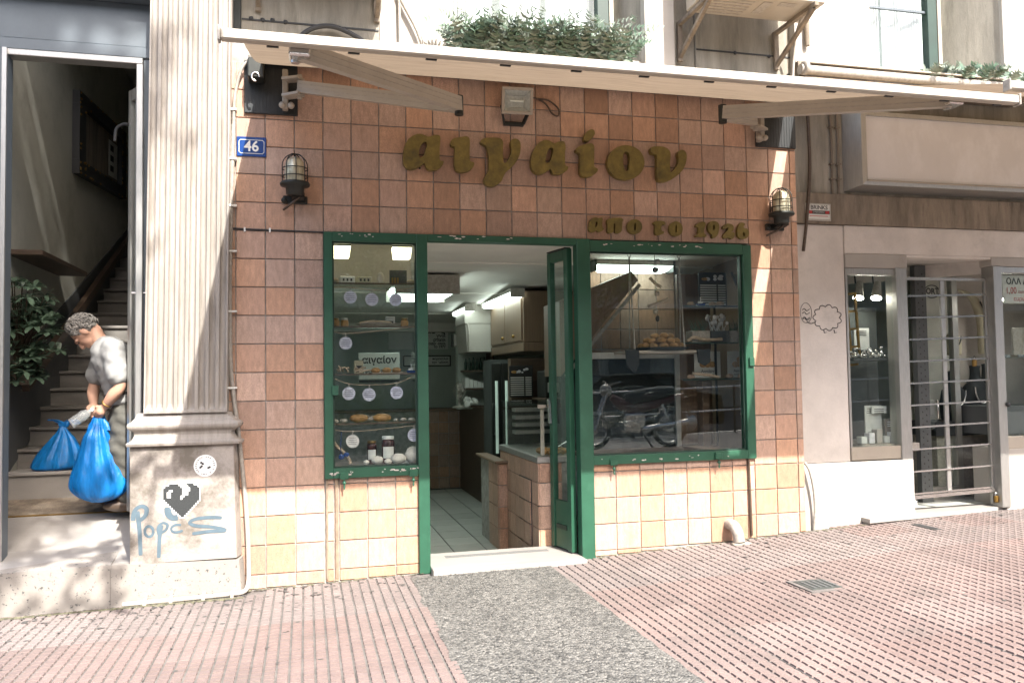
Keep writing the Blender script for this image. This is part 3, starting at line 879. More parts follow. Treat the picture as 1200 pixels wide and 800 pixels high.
# ------------------------------------------------------------------ bulkhead lamps
def bulkhead(x, z, label):
    t = thing('wall_lamp', label, 'lamp', (x, 0, z), 'caged bulkhead lamps on the tiled front')
    y = -0.12
    m_ = MB()
    m_.lathe([(0.058, 0.0), (0.070, 0.02), (0.070, 0.115), (0.060, 0.155), (0.036, 0.182), (0.0, 0.19)], (x, y, z), n=20)
    m_.build('glass_dome', 'brass', t)
    m_ = MB()
    for k in range(4):
        a = math.pi/4*k+0.1
        pts = []
        for s_ in range(-8, 9):
            ph = s_/8*1.15
            if abs(s_) <= 6:
                u = s_/6*math.pi/2
                pts.append((x+0.086*math.sin(u)*math.cos(a), y+0.086*math.sin(u)*math.sin(a), z+0.125+0.086*math.cos(u)))
        pts = [(pts[0][0], pts[0][1], z-0.005)]+pts+[(pts[-1][0], pts[-1][1], z-0.005)]
        m_.tube(pts, 0.0038, 6)
    for h in (0.05, 0.105):
        m_.tube([(x+0.086*math.cos(2*math.pi*k/20), y+0.086*math.sin(2*math.pi*k/20), z+h) for k in range(21)], 0.0038, 6, cap=False)
    m_.build('cage', 'blackmetal', t)
    m_ = MB()
    m_.lathe([(0.0, 0.008), (0.098, 0.008), (0.104, -0.002), (0.100, -0.016), (0.064, -0.026), (0.060, -0.075), (0.05, -0.085), (0.0, -0.085)], (x, y, z), n=20)
    m_.build('base', 'blackmetal', t)
    m_ = MB()
    m_.bar((x+0.02, y, z-0.075), (x+0.02, -0.004, z-0.095), 0.09, 0.03)
    m_.box(x-0.085, x+0.085, -0.03, -0.001, z-0.12, z-0.065, 0.006)
    m_.ball((x-0.075, -0.035, z-0.1), 0.022)
    m_.build('bracket', 'blackmetal', t)
    MB().tube(smooth_line([(x+0.03, y+0.02, z-0.085), (x-0.02, y+0.03, z-0.13), (x-0.08, -0.02, z-0.165)]), 0.009, 7).build('cable', 'wood', t)
bulkhead(0.405, 2.775, 'caged brass bulkhead lamp on the tiles below the blue number plate')
bulkhead(4.235, 2.695, 'caged brass bulkhead lamp on the tiles above the right window corner')

# ------------------------------------------------------------------ floodlight with a loop of cable
fl = thing('floodlight', 'white framed halogen floodlight on the tiles above the bronze letters', 'floodlight', (2.02, 0, 3.45))
def tilt(p):                                             # the lamp head looks down a little
    c = Vector((2.02, -0.13, 3.47))
    return c + Euler((R(14), 0, R(-4))).to_matrix() @ Vector(p)
def tilted(m_, name, mt):
    m_.v = [tuple(tilt(v)) for v in m_.v]
    m_.build(name, mt, fl)
W_, H_ = 0.118, 0.098
m_ = MB()
m_.box(-W_, W_, -0.03, 0.0, H_-0.022, H_, 0.003).box(-W_, W_, -0.03, 0.0, -H_, -H_+0.022, 0.003)
m_.box(-W_, -W_+0.02, -0.03, 0.0, -H_+0.022, H_-0.022).box(W_-0.02, W_, -0.03, 0.0, -H_+0.022, H_-0.022)
tilted(m_, 'frame', 'white_alu')
tilted(MB().box(-W_+0.02, W_-0.02, -0.018, -0.014, -H_+0.022, H_-0.022), 'lens', 'glass_thin')
m_ = MB()
m_.add([(-W_+0.02, -0.01, -H_+0.022), (W_-0.02, -0.01, -H_+0.022), (W_-0.02, -0.01, H_-0.022), (-W_+0.02, -0.01, H_-0.022),
        (-0.06, 0.05, -0.04), (0.06, 0.05, -0.04), (0.06, 0.05, 0.04), (-0.06, 0.05, 0.04)],
       [(0, 1, 5, 4), (1, 2, 6, 5), (2, 3, 7, 6), (3, 0, 4, 7), (4, 5, 6, 7)])
tilted(m_, 'reflector', 'reflector')
tilted(MB().tube([(-0.05, 0.005, 0.0), (0.05, 0.005, 0.0)], 0.007, 8), 'bulb', 'white_paint')
m_ = MB().box(-W_+0.01, W_-0.01, 0.052, 0.09, -H_+0.01, H_-0.01, 0.012)
tilted(m_, 'housing', 'blackmetal')
m_ = MB()
for s_ in (-1, 1):
    m_.bar((2.02+s_*0.115, -0.10, 3.44), (2.02+s_*0.075, -0.02, 3.335), 0.012, 0.03)
m_.box(1.94, 2.10, -0.028, -0.001, 3.315, 3.345, 0.004)
m_.build('bracket', 'blackmetal', fl)
MB().tube(smooth_line([(2.10, -0.05, 3.55), (2.20, -0.03, 3.535), (2.30, -0.02, 3.53), (2.38, -0.02, 3.47), (2.375, -0.02, 3.415), (2.33, -0.02, 3.43), (2.28, -0.02, 3.50), (2.22, -0.02, 3.535)]), 0.007, 7).build('cable', 'wood', fl)

# ------------------------------------------------------------------ folding arm awning
def awning(xa, xb, zw, zb, P, label, arms, slots=True, inset=(0.06, 0.164)):
    t = thing('awning', label, 'awning', (xa, 0, zw), None)
    nx, ny = 40, 14
    vs, fs = [], []
    for j in range(ny+1):
        v = j/ny
        for i in range(nx+1):
            u = i/nx
            wl, wr_ = inset
            x0_, x1_ = xa+wl, xb-wr_
            x = x0_+(x1_-x0_)*u
            y = -0.004-(P-0.004)*v
            z = zw+(zb+0.012-zw)*v - 0.035*math.sin(math.pi*v) - 0.006*math.sin(u*31+v*3)*math.sin(math.pi*v)
            vs.append((x, y, z))
    for j in range(ny):
        for i in range(nx):
            k = j*(nx+1)+i
            fs.append((k, k+1, k+nx+2, k+nx+1))
    MB().add(vs, fs, True).build('canvas', 'canvas', t)
    MB().box(xa-0.02, xb+0.02, -P-0.028, -P+0.022, zb-0.028, zb+0.022, 0.006).build('front_bar', 'white_alu', t)
    for x in (xa-0.032, xb+0.021):
        MB().box(x, x+0.012, -P-0.031, -P+0.025, zb-0.037, zb+0.033, 0.004).build('end_cap', 'cable_grey', t)
    MB().tube([(xa-0.03, -0.065, zw+0.03), (xb+0.03, -0.065, zw+0.03)], 0.042, 14).build('roller', 'cable_grey', t)
    MB().box(xa+inset[0], xb-inset[1], -0.11, -0.001, zw+0.078, zw+0.09).build('sun_block_strip', 'white_alu', t)  # added strip that blocks sun leaking between canvas and wall
    if slots:
        x = xa+0.18
        while x < xb-0.1:
            MB().box(x, x+0.055, -P+0.03, -P+0.045, zb-0.0275, zb-0.021).build('drip_slot', 'ink', t)
            x += 0.375
    for S_, E_, F_ in arms:
        S_, E_, F_ = Vector(S_), Vector(E_), Vector(F_)
        m_ = MB().bar(S_, E_, 0.045, 0.082)
        m_.build('inner_arm', 'white_alu', t)
        m_ = MB()
        for dz in (-0.012, 0.018):
            m_.bar(S_+Vector((0, 0, dz)), E_+Vector((0, 0, dz)), 0.0475, 0.0035)
            m_.bar(E_+Vector((0, -0.01, 0.012+dz)), F_+Vector((0, 0, dz)), 0.0475, 0.0035)
        m_.build('arm_groove', 'cable_grey', t)
        m_ = MB().bar(E_+Vector((0, -0.01, 0.012)), F_, 0.045, 0.086)
        m_.build('outer_arm', 'white_alu', t)
        m_ = MB().tube([E_-Vector((0, 0, 0.055)), E_+Vector((0, 0, 0.065))], 0.028, 12)
        m_.build('elbow_joint', 'blackmetal', t)
        m_ = MB().box(F_.x-0.05, F_.x+0.05, -P+0.024, F_.y+0.07, F_.z-0.035, F_.z+0.04, 0.008)
        m_.tube([(F_.x-0.02, F_.y+0.03, F_.z-0.05), (F_.x-0.02, F_.y+0.03, F_.z+0.06)], 0.02, 10)
        m_.build('arm_fork', 'steel', t)
        sx = 1 if E_.x > S_.x else -1
        m_ = MB()
        m_.box(S_.x-sx*0.10-0.02, S_.x-sx*0.10+0.02, -0.10, -0.02, S_.z-0.14, S_.z+0.14, 0.006)
        for s_ in (-1, 1):
            m_.bar((S_.x-sx*0.10, -0.10, S_.z+s_*0.06), (S_.x+sx*0.01, -0.17, S_.z+s_*0.055), 0.09, 0.018)
        m_.tube([(S_.x, -0.15, S_.z-0.085), (S_.x, -0.15, S_.z+0.085)], 0.018, 10)
        for dx in (-0.03, 0.03):
            m_.ball((S_.x-sx*0.09+dx, -0.10, S_.z-0.12), 0.024)
        m_.build('shoulder_bracket', 'white_alu', t)
    return t
aw = awning(0.12, 4.53, 3.655, 2.99, 2.1, 'long beige canvas awning with white folding arms over the tiled shop front',
            [((0.44, -0.15, 3.455), (1.405, -1.04, 3.09), (0.45, -2.04, 2.965)), ((4.0, -0.15, 3.44), (3.17, -1.13, 3.12), (4.16, -2.04, 2.985))])
for x0, x1, z0, z1, lab in ((0.06, 0.425, 3.29, 3.665, 'black board behind the left awning arm bracket above the number plate'),
                            (4.085, 4.455, 3.27, 3.62, 'black board behind the right awning arm bracket')):
    t = thing('mounting_board', lab, 'board', (x0, 0, z0), 'boards behind the awning brackets')
    MB().box(x0, x1, -0.022, -0.001, z0, z1, 0.003).build('board', 'black', t)
    m_ = MB()
    n = 14
    for k in range(n):
        x = x0+0.01+(x1-x0-0.02)*k/n
        m_.box(x, x+(x1-x0)/n*0.55, -0.025, -0.022, z0+0.005, z1-0.005)
    m_.build('ribs', 'black', t)
# crank gearbox at the left end
gb = thing('awning_gearbox', 'rusty black crank box with a hook at the left end of the awning', 'gearbox', (0.15, -0.1, 3.6))
MB().box(0.09, 0.20, -0.16, -0.026, 3.50, 3.64, 0.008).build('housing', 'blackmetal', gb)
MB().tube([(0.145+0.025*math.cos(a), -0.165, 3.50+0.03*math.sin(a)) for a in [0.3*k for k in range(0, 17)]], 0.007, 7).build('hook', 'steel', gb)
MB().box(0.085, 0.205, -0.10, -0.03, 3.641, 3.66).build('clamp', 'steel', gb)

# ------------------------------------------------------------------ cables and pipes on the front
tag(MB().tube(smooth_line([(-0.012, -0.02, 3.19), (0.0, -0.025, 3.42), (0.05, -0.05, 3.60), (0.12, -0.06, 3.66)]), 0.012, 7).build('loose_cable', 'cable_grey'),
    'grey cables curving from the white conduit up to the awning end', 'cable')
cd = thing('corrugated_conduit', 'pale corrugated conduit running up the tiles beside the pillar', 'conduit', (-0.07, -0.02, 0.7))
pts = smooth_line([(0.062, -0.020, 0.62), (0.045, -0.020, 0.80), (0.016, -0.020, 1.08), (-0.012, -0.020, 1.30), (-0.034, -0.020, 1.6), (-0.035, -0.020, 2.3), (-0.012, -0.020, 3.20)], 30)
rad = [0.0165 if k % 2 else 0.0135 for k in range(len(pts))]
MB().tube(pts, 0.016, 10, radii=rad).build('pipe', 'cable_grey', cd)
for z in (3.3, 2.95, 2.62, 2.30, 1.88, 1.35):
    MB().box(-0.055, 0.01, -0.040, 0.0, z, z+0.012).build('clip', 'white_paint', cd)
wp = thing('white_pipe', 'thin white pipe bending round the foot of the pillar base', 'pipe', (0.0, -0.1, 0))
MB().tube(smooth_line([(0.063, -0.022, 0.63), (0.080, -0.025, 0.35), (0.086, -0.03, 0.12), (0.085, -0.06, 0.02), (0.062, -0.125, -0.015), (-0.02, -0.160, -0.018), (-0.35, -0.175, -0.024), (-0.68, -0.175, -0.030)], 10), 0.016, 9).build('pipe', 'white', wp)
for x in (-0.02, -0.20, -0.40, -0.56):
    MB().box(x, x+0.02, -0.194, -0.127, gz(x)-0.005, gz(x)+0.036).build('clip', 'white', wp)
# strip of small cable along the joint to the window
sc_ = thing('thin_cable', 'thin dark cable pinned along the tile joint left of the window', 'cable', (0.3, -0.005, 2.46))
MB().tube(smooth_line([(-0.06, -0.006, 2.472), (0.1, -0.006, 2.466), (0.3, -0.006, 2.463), (0.6, -0.006, 2.458)]), 0.006, 6).build('wire', 'ink', sc_)
for x in (0.055, 0.225):
    MB().box(x, x+0.012, -0.014, 0.0, 2.448, 2.478).build('clip', 'white_paint', sc_)
# rain pipe elbow at the foot of the right window
dp = thing('drain_spout', 'dented grey drain spout sticking out of the tiles at pavement level', 'drain pipe', (3.76, 0, 0.1))
pts = [(3.755, 0.01, 0.20), (3.757, -0.05, 0.20), (3.762, -0.085, 0.185), (3.77, -0.11, 0.14), (3.775, -0.12, 0.08)]
m_ = MB().tube(smooth_line(pts, 4), 0.045, 14, cap=False)
m_.build('elbow', 'cable_grey', dp)
MB().tube([(3.775, -0.121, 0.084), (3.775, -0.1195, 0.080)], 0.044, 14).build('mouth', 'ink', dp)
MB().ball((3.79, -0.13, 0.066), 0.09, 0.05, 0.012, jit=0.2).build('mortar_collar', 'concrete', dp)
tag(MB().tube([(3.94, -0.008, 0.71), (3.945, -0.010, 0.40), (3.95, -0.010, 0.10)], 0.011, 8).build('down_pipe', 'wood'), 'thin dark pipe down the pale tiles under the right window corner', 'pipe')
t_ = thing('pipe_chase', 'pair of narrow vertical strips on the tiles under the left window', 'strip', (0.68, 0, 0.3))
MB().box(0.609, 0.622, -0.010, 0.002, gz(.6)+0.02, 0.70).build('strip', 'strip', t_)
MB().box(0.674, 0.694, -0.008, 0.004, gz(.6)+0.02, 0.70).build('strip', 'strip', t_)
# dirt where the tiles meet the pavement
mb = MB()
q = random.Random(9)
for k in range(1700):
    x = q.uniform(-1.9, 5.0) if k % 2 else q.uniform(-1.9, .1)
    if 1.33 < x < 2.5:
        continue
    y = -0.012-abs(q.gauss(0, 0.022))
    if x < 0.06:
        y -= 0.175
    elif x > 4.5:
        y -= 0.0
    s = q.uniform(0.003, 0.012)
    z = gz(x)
    mb.add([(x-s, y-s, z), (x+s, y-s*.6, z), (x+s*.8, y+s, z), (x-s*.7, y+s*.8, z), (x, y, z+s*q.uniform(.25, .6))], [(0, 1, 4), (1, 2, 4), (2, 3, 4), (3, 0, 4)])
struct(mb.build('dirt', 'moss'), 'stuff')
# ------------------------------------------------------------------ inside the shop
def ceil_z(y):
    return 2.50-0.043*(y-0.2)
floor = struct(MB().box(0.5, 4.4, 0.42, 6.7, -0.30, -0.2145).build('shop_floor', 'dado'))
FT = {}
def floor_tile(x0, x1, y0, y1):
    k = (round(x1-x0, 3), round(y1-y0, 3))
    if k not in FT:
        o = MB().box(-k[0]/2+.006, k[0]/2-.006, -k[1]/2+.006, k[1]/2-.006, 0, 0.009, 0.0015).build('floor_tile', 'floor_tile')
        FT[k] = o.data
        bpy.data.objects.remove(o)
    o = link('floor_tile', FT[k])
    o.location = ((x0+x1)/2, (y0+y1)/2, -0.213)
    o.parent = floor
    s = trnd.uniform(0.85, 1.1)
    o.color = (s, s, s, 1)
for i in range(8):
    for j in range(15):
        floor_tile(1.18+0.31*i-0.31, 1.18+0.31*i, 0.425+0.36*j, 0.785+0.36*j)
struct(MB().box(0.40, 4.5, 6.60, 6.7, -0.3, 2.6).build('back_wall', 'shopwall'))
struct(MB().box(0.40, 0.50, 0.43, 6.60, -0.3, 2.6).build('left_wall', 'shopwall'))
struct(MB().box(4.36, 4.46, 0.21, 6.60, -0.3, 2.6).build('right_wall', 'cabinet'))
cl = MB()
for a, b_ in ((0.2, 1.30), (1.33, 3.18), (3.21, 5.10), (5.12, 6.65)):
    cl.add([(0.40, a, ceil_z(a)), (4.5, a, ceil_z(a)), (4.5, b_, ceil_z(b_)), (0.40, b_, ceil_z(b_)),
            (0.40, a, ceil_z(a)+.1), (4.5, a, ceil_z(a)+.1), (4.5, b_, ceil_z(b_)+.1), (0.40, b_, ceil_z(b_)+.1)],
           [(0, 3, 2, 1), (4, 5, 6, 7), (0, 1, 5, 4), (2, 3, 7, 6), (1, 2, 6, 5), (0, 4, 7, 3)])
for a in (1.315, 3.195, 5.11):
    cl.box(0.42, 4.4, a-0.02, a+0.02, ceil_z(a)-0.012, ceil_z(a)+0.02)
struct(cl.build('ceiling', 'ceil'))
struct(MB().box(0.5, 4.36, 6.30, 6.595, 2.11, 2.30).build('ceiling_beam', 'ceil'))
struct(MB().box(2.47, 4.36, 4.90, 5.10, 0.98, 2.32).build('kitchen_wall', 'shopwall'))
struct(MB().box(-0.2, 4.6, 0.2, 6.8, 2.62, 2.72).build('roof_slab', 'concrete'))

def tube_light(c, ln, wd, hh, along, label):
    t = thing('ceiling_light', label, 'light', c, 'fluorescent lights inside the shop')
    x, y, z = c
    a, b_ = (wd/2, ln/2) if along == 'y' else (ln/2, wd/2)
    MB().box(x-a, x+a, y-b_, y+b_, z+hh*0.55, z+hh, 0.003).build('housing', 'cable_grey', t)
    m_ = MB()
    m_.add([(x-a*.98, y-b_*.98, z+hh*.55), (x+a*.98, y-b_*.98, z+hh*.55), (x+a*.98, y+b_*.98, z+hh*.55), (x-a*.98, y+b_*.98, z+hh*.55),
            (x-a*.8, y-b_*.96, z), (x+a*.8, y-b_*.96, z), (x+a*.8, y+b_*.96, z), (x-a*.8, y+b_*.96, z)],
           [(4, 7, 6, 5), (0, 1, 5, 4), (1, 2, 6, 5), (2, 3, 7, 6), (3, 0, 4, 7)])
    m_.build('diffuser', 'lamp', t)
    for s_ in (-1, 1):
        if along == 'y':
            MB().box(x-a-.004, x+a+.004, y+s_*b_-0.012, y+s_*b_+0.012, z-0.002, z+hh).build('end_cap', 'cable_grey', t)
        else:
            MB().box(x+s_*b_*0+s_*a-0.012, x+s_*a+0.012, y-b_-.004, y+b_+.004, z-0.002, z+hh).build('end_cap', 'blackmetal', t)
tube_light((1.62, 2.30, ceil_z(2.3)-0.19), 0.9, 0.62, 0.185, 'y', 'wide square ceiling light seen at the top left of the open doorway')
tube_light((2.70, 3.30, ceil_z(3.3)-0.10), 1.50, 0.15, 0.095, 'y', 'nearer slim fluorescent tube light over the cabinets in the doorway')
tube_light((2.46, 4.40, ceil_z(4.4)-0.09), 0.9, 0.14, 0.085, 'y', 'farther slim fluorescent tube light in the doorway')
tube_light((3.43, 1.10, 2.36), 0.78, 0.16, 0.10, 'x', 'long fluorescent light behind the top of the right window')

# low tiled wall at the back
lw = thing('back_counter', 'low tiled back counter with a pale top at the end of the shop floor', 'counter', (2.1, 5.9, -.2))
MB().box(0.52, 3.05, 5.912, 6.4, -0.205, 0.92).build('body', 'grout', lw)
MB().box(0.51, 3.07, 5.88, 6.42, 0.923, 0.955, 0.004).build('top', 'cabinet', lw)
for i in range(7):
    for j in range(7):
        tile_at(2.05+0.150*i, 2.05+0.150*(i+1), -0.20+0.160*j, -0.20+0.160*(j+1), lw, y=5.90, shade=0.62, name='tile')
pt = thing('partition', 'dark brown partition beside the fridge at the back of the shop', 'partition', (2.7, 3.6, 0))
MB().box(2.66, 2.72, 3.45, 5.86, -0.205, 1.02).build('panel', 'wood', pt)

# signs on the back wall
def board(x0, x1, z0, z1, y, label, lines, frame=False):
    t = thing('wall_notice', label, 'notice', ((x0+x1)/2, y, z0), 'notices on the back wall of the shop')
    MB().box(x0, x1, y-0.015, y, z0, z1, 0.003).build('board', 'paper', t)
    if frame:
        MB().prism_y([(x0, z0), (x1, z0), (x1, z1), (x0, z1)], y-0.022, y-0.0155, [(x0+.018, z0+.018), (x1-.018, z0+.018), (x1-.018, z1-.018), (x0+.018, z1-.018)]).build('frame', 'blackmetal', t)
    for body, size, fz, al in lines:
        text_mesh('lettering', body, size, 'ink', t, (x1-0.04 if al == 'RIGHT' else (x0+x1)/2, y-0.0165, z0+(z1-z0)*fz), align=al, bold=size*0.03)
    return t
board(1.70, 2.62, 1.85, 2.21, 6.585, 'white notice with bold Greek word at the back seen through the doorway',
      [('άδες', 0.135, 0.80, 'RIGHT'), ('γνοι', 0.07, 0.57, 'RIGHT'), ('ρτικοι', 0.07, 0.40, 'RIGHT'), ('οφρεσκοι', 0.06, 0.24, 'RIGHT'), ('το 1977', 0.055, 0.10, 'RIGHT')])
board(1.92, 2.66, 1.585, 1.755, 6.585, 'small black framed notice lower on the back wall of the shop', [('παρακαλώ', 0.048, 0.68, 'RIGHT'), ('την έκδοση', 0.048, 0.36, 'RIGHT')], True)
tt = board(0.98, 1.38, 1.40, 1.66, 2.2, 'hanging sign with bold Greek shop name behind the left window', [('αιγαίον', 0.095, 0.72, 'CENTER'), ('ΠΡΟΣΦΕΡΟΝΤΑΙ', 0.04, 0.28, 'CENTER')])
MB().box(0.98, 1.38, 2.185, 2.20, 1.37, 1.39).build('rail', 'blackmetal', tt)
# speaker, hood, cabinet
sp = thing('wall_speaker', 'pale wall speaker on the back wall beside the white hood', 'speaker', (2.46, 5.0, 1.9))
MB().box(2.43, 2.50, 4.98, 5.08, 1.83, 1.99, 0.005).build('case', 'white', sp)
MB().box(2.405, 2.43, 4.98, 5.08, 1.82, 2.0, 0.003).build('side', 'blackmetal', sp)
hd = thing('extractor_hood', 'white extractor hood under the shop ceiling beside the brown cabinet', 'hood', (2.62, 4.3, 1.73))
m_ = MB()
m_.add([(2.46, 4.2, 1.73), (2.80, 4.2, 1.73), (2.80, 4.86, 1.73), (2.46, 4.86, 1.73), (2.44, 4.2, 2.09), (2.80, 4.2, 2.09), (2.80, 4.86, 2.09), (2.44, 4.86, 2.09)],
       [(0, 1, 2, 3), (4, 7, 6, 5), (0, 4, 5, 1), (1, 5, 6, 2), (2, 6, 7, 3), (3, 7, 4, 0)])
m_.build('body', 'white', hd)
MB().box(2.43, 2.81, 4.19, 4.86, 2.092, 2.32).build('upper_box', 'white', hd)
MB().tube(smooth_line([(2.46, 4.19, 2.09), (2.475, 4.185, 2.0), (2.48, 4.185, 1.75)]), 0.012, 6).build('trim_pipe', 'cable_grey', hd)
cb = thing('wall_cabinet', 'brown laminate wall cabinet with two brass knobs hanging over the counter', 'cabinet', (2.95, 3.3, 1.7))
MB().box(2.775, 3.35, 2.60, 4.18, 1.78, 2.34, 0.004).build('carcass', 'cabinet', cb)
MB().box(2.765, 3.36, 2.585, 4.18, 1.68, 1.775, 0.004).build('pelmet', 'cabinet', cb)
for k in range(2):
    MB().box(2.756, 2.774, 2.64+0.76*k, 3.38+0.76*k, 1.80, 2.32, 0.003).build('door', 'cabinet', cb)
    MB().ball((2.745, 2.95+0.52*k, 1.86), 0.02).build('knob', 'gold', cb)

# shelf unit with bottles, boxes and a fan
su = thing('shelf_unit', 'dark shelf unit under the hood in the back corner', 'shelf', (2.67, 4.7, 1.0))
for z in (1.02, 1.255, 1.49):
    MB().box(2.49, 2.86, 4.55, 4.85, z-0.012, z+0.012).build('shelf', 'wood', su)
MB().box(2.845, 2.87, 4.5, 4.86, 1.012, 1.73).build('side', 'wood', su)
for k, w_ in enumerate(('first', 'second', 'third', 'fourth', 'fifth', 'sixth')):
    x = 2.52+0.05*k
    b_ = MB().lathe([(0.0, 0), (0.02, 0), (0.021, 0.09), (0.009, 0.12), (0.009, 0.15+0.01*(k % 3)), (0, 0.15+0.01*(k % 3))], (x, 4.62, 1.503), n=10).build('bottle', 'green_dark')
    tag(b_, 'dark glass bottle, %s from the left on the top shelf under the hood' % w_, 'bottle', 'dark bottles on the back shelf')
for k, w_ in enumerate(('tallest', 'second tallest', 'middle sized', 'second lowest', 'lowest')):
    b_ = MB().box(2.50+0.055*k, 2.55+0.055*k, 4.57, 4.80, 1.268, 1.40-0.018*k).build('carton', 'paper')
    tag(b_, '%s white carton in the row on the middle shelf under the hood' % w_, 'carton', 'white cartons on the back shelf')
fn = thing('desk_fan', 'small desk fan standing on a low stand in the back corner', 'fan', (2.40, 4.55, 1.01))
MB().lathe([(0.0, 0), (0.09, 0), (0.085, 0.018), (0.02, 0.03), (0.016, 0.12), (0, 0.12)], (2.42, 4.6, 1.011), n=14).build('stand', 'cable_grey', fn)
m_ = MB()
for rr_ in (0.05, 0.09, 0.125):
    m_.tube([(2.42+0.045*math.cos(0.0), 4.56+0*k, 1.23) if False else (2.42+rr_*math.cos(2*math.pi*k/16)*.45, 4.56-rr_*math.cos(2*math.pi*k/16)*.85, 1.23+rr_*math.sin(2*math.pi*k/16)) for k in range(17)], 0.004, 5, cap=False)
m_.build('guard', 'cable_grey', fn)
m_ = MB()
for k in range(4):
    a = math.pi/2*k
    m_.bar((2.42, 4.57, 1.23), (2.42+.1*math.cos(a)*.45, 4.57-.1*math.cos(a)*.85, 1.23+.1*math.sin(a)), 0.06, 0.004)
m_.build('blades', 'cable_grey', fn)
MB().ball((2.45, 4.62, 1.23), 0.05).build('motor', 'cable_grey', fn)
def rag():
    t = MB()
    q = random.Random(4)
    for k in range(9):
        t.ball((2.55+q.uniform(-.06, .09), 4.55+q.uniform(-.05, .05), 1.035+q.uniform(0, .09)), q.uniform(.025, .045), jit=0.3)
    return tag(t.build('cloth_heap', 'paper'), 'crumpled white cloths heaped on the back counter by the fan', 'cloths')
rag()

MT['fridge_light'] = mat('dim fridge tube', (0.4, 0.5, 0.42), 0.4, emit=(0.75, 1.0, 0.85), emit_s=0.06)
# fridge with two lit glass doors
fg = thing('fridge', 'tall fridge with two narrow lit glass doors beside the glass counter', 'fridge', (2.6, 3.1, 0.03))
MB().box(2.50, 3.05, 3.04, 3.44, -0.205, 1.60).build('cabinet', 'dark', fg)
for k in range(2):
    x0 = 2.505+0.115*k
    MB().box(x0, x0+0.105, 3.015, 3.037, 0.10, 1.56, 0.003).build('door', 'blackmetal', fg)
    MB().box(x0+0.025, x0+0.08, 3.008, 3.014, 0.40, 1.46).build('glass_strip', 'lamp' if k == 9 else 'glass_thin', fg)
    MB().tube([(x0+0.052, 3.004, 0.55+0.02*k), (x0+0.052, 3.004, 1.36)], 0.017, 8).build('light_tube', 'fridge_light', fg)
MB().tube(smooth_line([(2.52, 3.0, 1.10), (2.50, 2.955, 1.07), (2.50, 2.955, 0.80), (2.52, 3.0, 0.77)]), 0.013, 8).build('handle', 'blackmetal', fg)

# tiled serving counter with a glass display case
ct = thing('serving_counter', 'tiled serving counter with steel edge at the right of the doorway', 'counter', (2.4, 1.0, 0))
MB().box(2.307, 2.90, 0.432, 1.75, -0.205, 0.70).build('body', 'grout', ct)
for i in range(1):
    for j, (a, b_) in enumerate([(-0.205, -0.015), (-0.015, 0.17), (0.17, 0.355), (0.355, 0.54), (0.54, 0.70)]):
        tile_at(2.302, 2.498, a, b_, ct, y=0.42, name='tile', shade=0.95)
CT = {}
def side_tile(ya, yb, za, zb, parent, x, shade, g=0.003):
    wy, wz = yb-ya-2*g, zb-za-2*g
    k = (round(wy, 3), round(wz, 3))
    if k not in CT:
        o = MB().box(-0.012, 0, -wy/2, wy/2, -wz/2, wz/2, 0.002).build('tile', 'tile')
        CT[k] = o.data
        bpy.data.objects.remove(o)
    o = link('tile', CT[k])
    o.location = (x+0.006, (ya+yb)/2, (za+zb)/2)
    adopt(o, parent)
    s = shade*trnd.uniform(0.85, 1.1)
    o.color = (s, s*.98, s*.95, 1)
for i in range(7):
    for a, b_ in [(-0.205, -0.015), (-0.015, 0.17), (0.17, 0.355), (0.355, 0.54), (0.54, 0.70)]:
        side_tile(0.425+0.19*i, 0.425+0.19*(i+1), a, b_, ct, 2.30, 0.9)
m_ = MB().box(2.288, 2.294, 0.62, 1.02, 0.0, 0.545)
m_.build('hatch_seam', 'ink', ct)
for i in range(2):
    for a, b_ in [(0.005, 0.175), (0.18, 0.355), (0.36, 0.54)]:
        side_tile(0.63+0.19*i, 0.63+0.19*(i+1), a, b_, ct, 2.284, 0.88)
MB().box(2.285, 2.90, 0.41, 1.76, 0.702, 0.752, 0.004).build('steel_top', 'alu', ct)
gc = thing('glass_display', 'glass display case with a steel back standing on the serving counter', 'display case', (2.5, 1.0, 0.75))
MB().box(2.312, 2.318, 0.44, 1.70, 0.755, 1.17).build('pane', 'glass_thin', gc)
MB().box(2.319, 2.86, 0.435, 0.441, 0.755, 1.17).build('pane', 'glass_thin', gc)
MB().box(2.30, 2.87, 0.425, 1.71, 1.172, 1.182).build('pane', 'glass_thin', gc)
MB().box(2.30, 2.37, 0.420, 0.434, 1.145, 1.172).build('corner_clip', 'white_alu', gc)
MB().box(2.36, 2.90, 1.70, 1.72, 0.755, 1.17).build('back', 'dark', gc)
MB().box(2.33, 2.36, 0.45, 0.47, 0.76, 1.14).build('post', 'white_alu', gc)
for k in range(4):
    MB().box(2.40, 2.75, 1.55, 1.69, 0.86+0.07*k, 0.895+0.07*k).build('tray', 'alu', gc)
q = random.Random(21)
for k in range(9):
    b_ = MB().ball((2.37+0.055*(k % 5), 0.52+0.10*(k//5)+q.uniform(-.02, .02), 0.785), 0.033, 0.033, 0.028, jit=0.1).build('bread_roll', 'pastry')
    tag(b_, 'golden roll in the heap inside the glass counter display', 'roll', 'rolls inside the glass counter')
tg = tag(MB().bar((2.40, 0.44, 0.78), (2.58, 0.47, 0.88), 0.012, 0.006).build('tongs', 'steel'), 'thin steel tongs leaning in the glass counter display', 'tongs')
lc = thing('side_shelf', 'low wooden counter flap with a rounded end in front of the fridge', 'shelf', (2.15, 1.1, 0.7))
m_ = MB().box(2.17, 2.299, 1.44, 2.35, 0.60, 0.625, 0.008)
m_.build('top', 'cabinet', lc)
MB().box(2.22, 2.299, 1.50, 2.30, -0.205, 0.598).build('front', 'grout', lc)
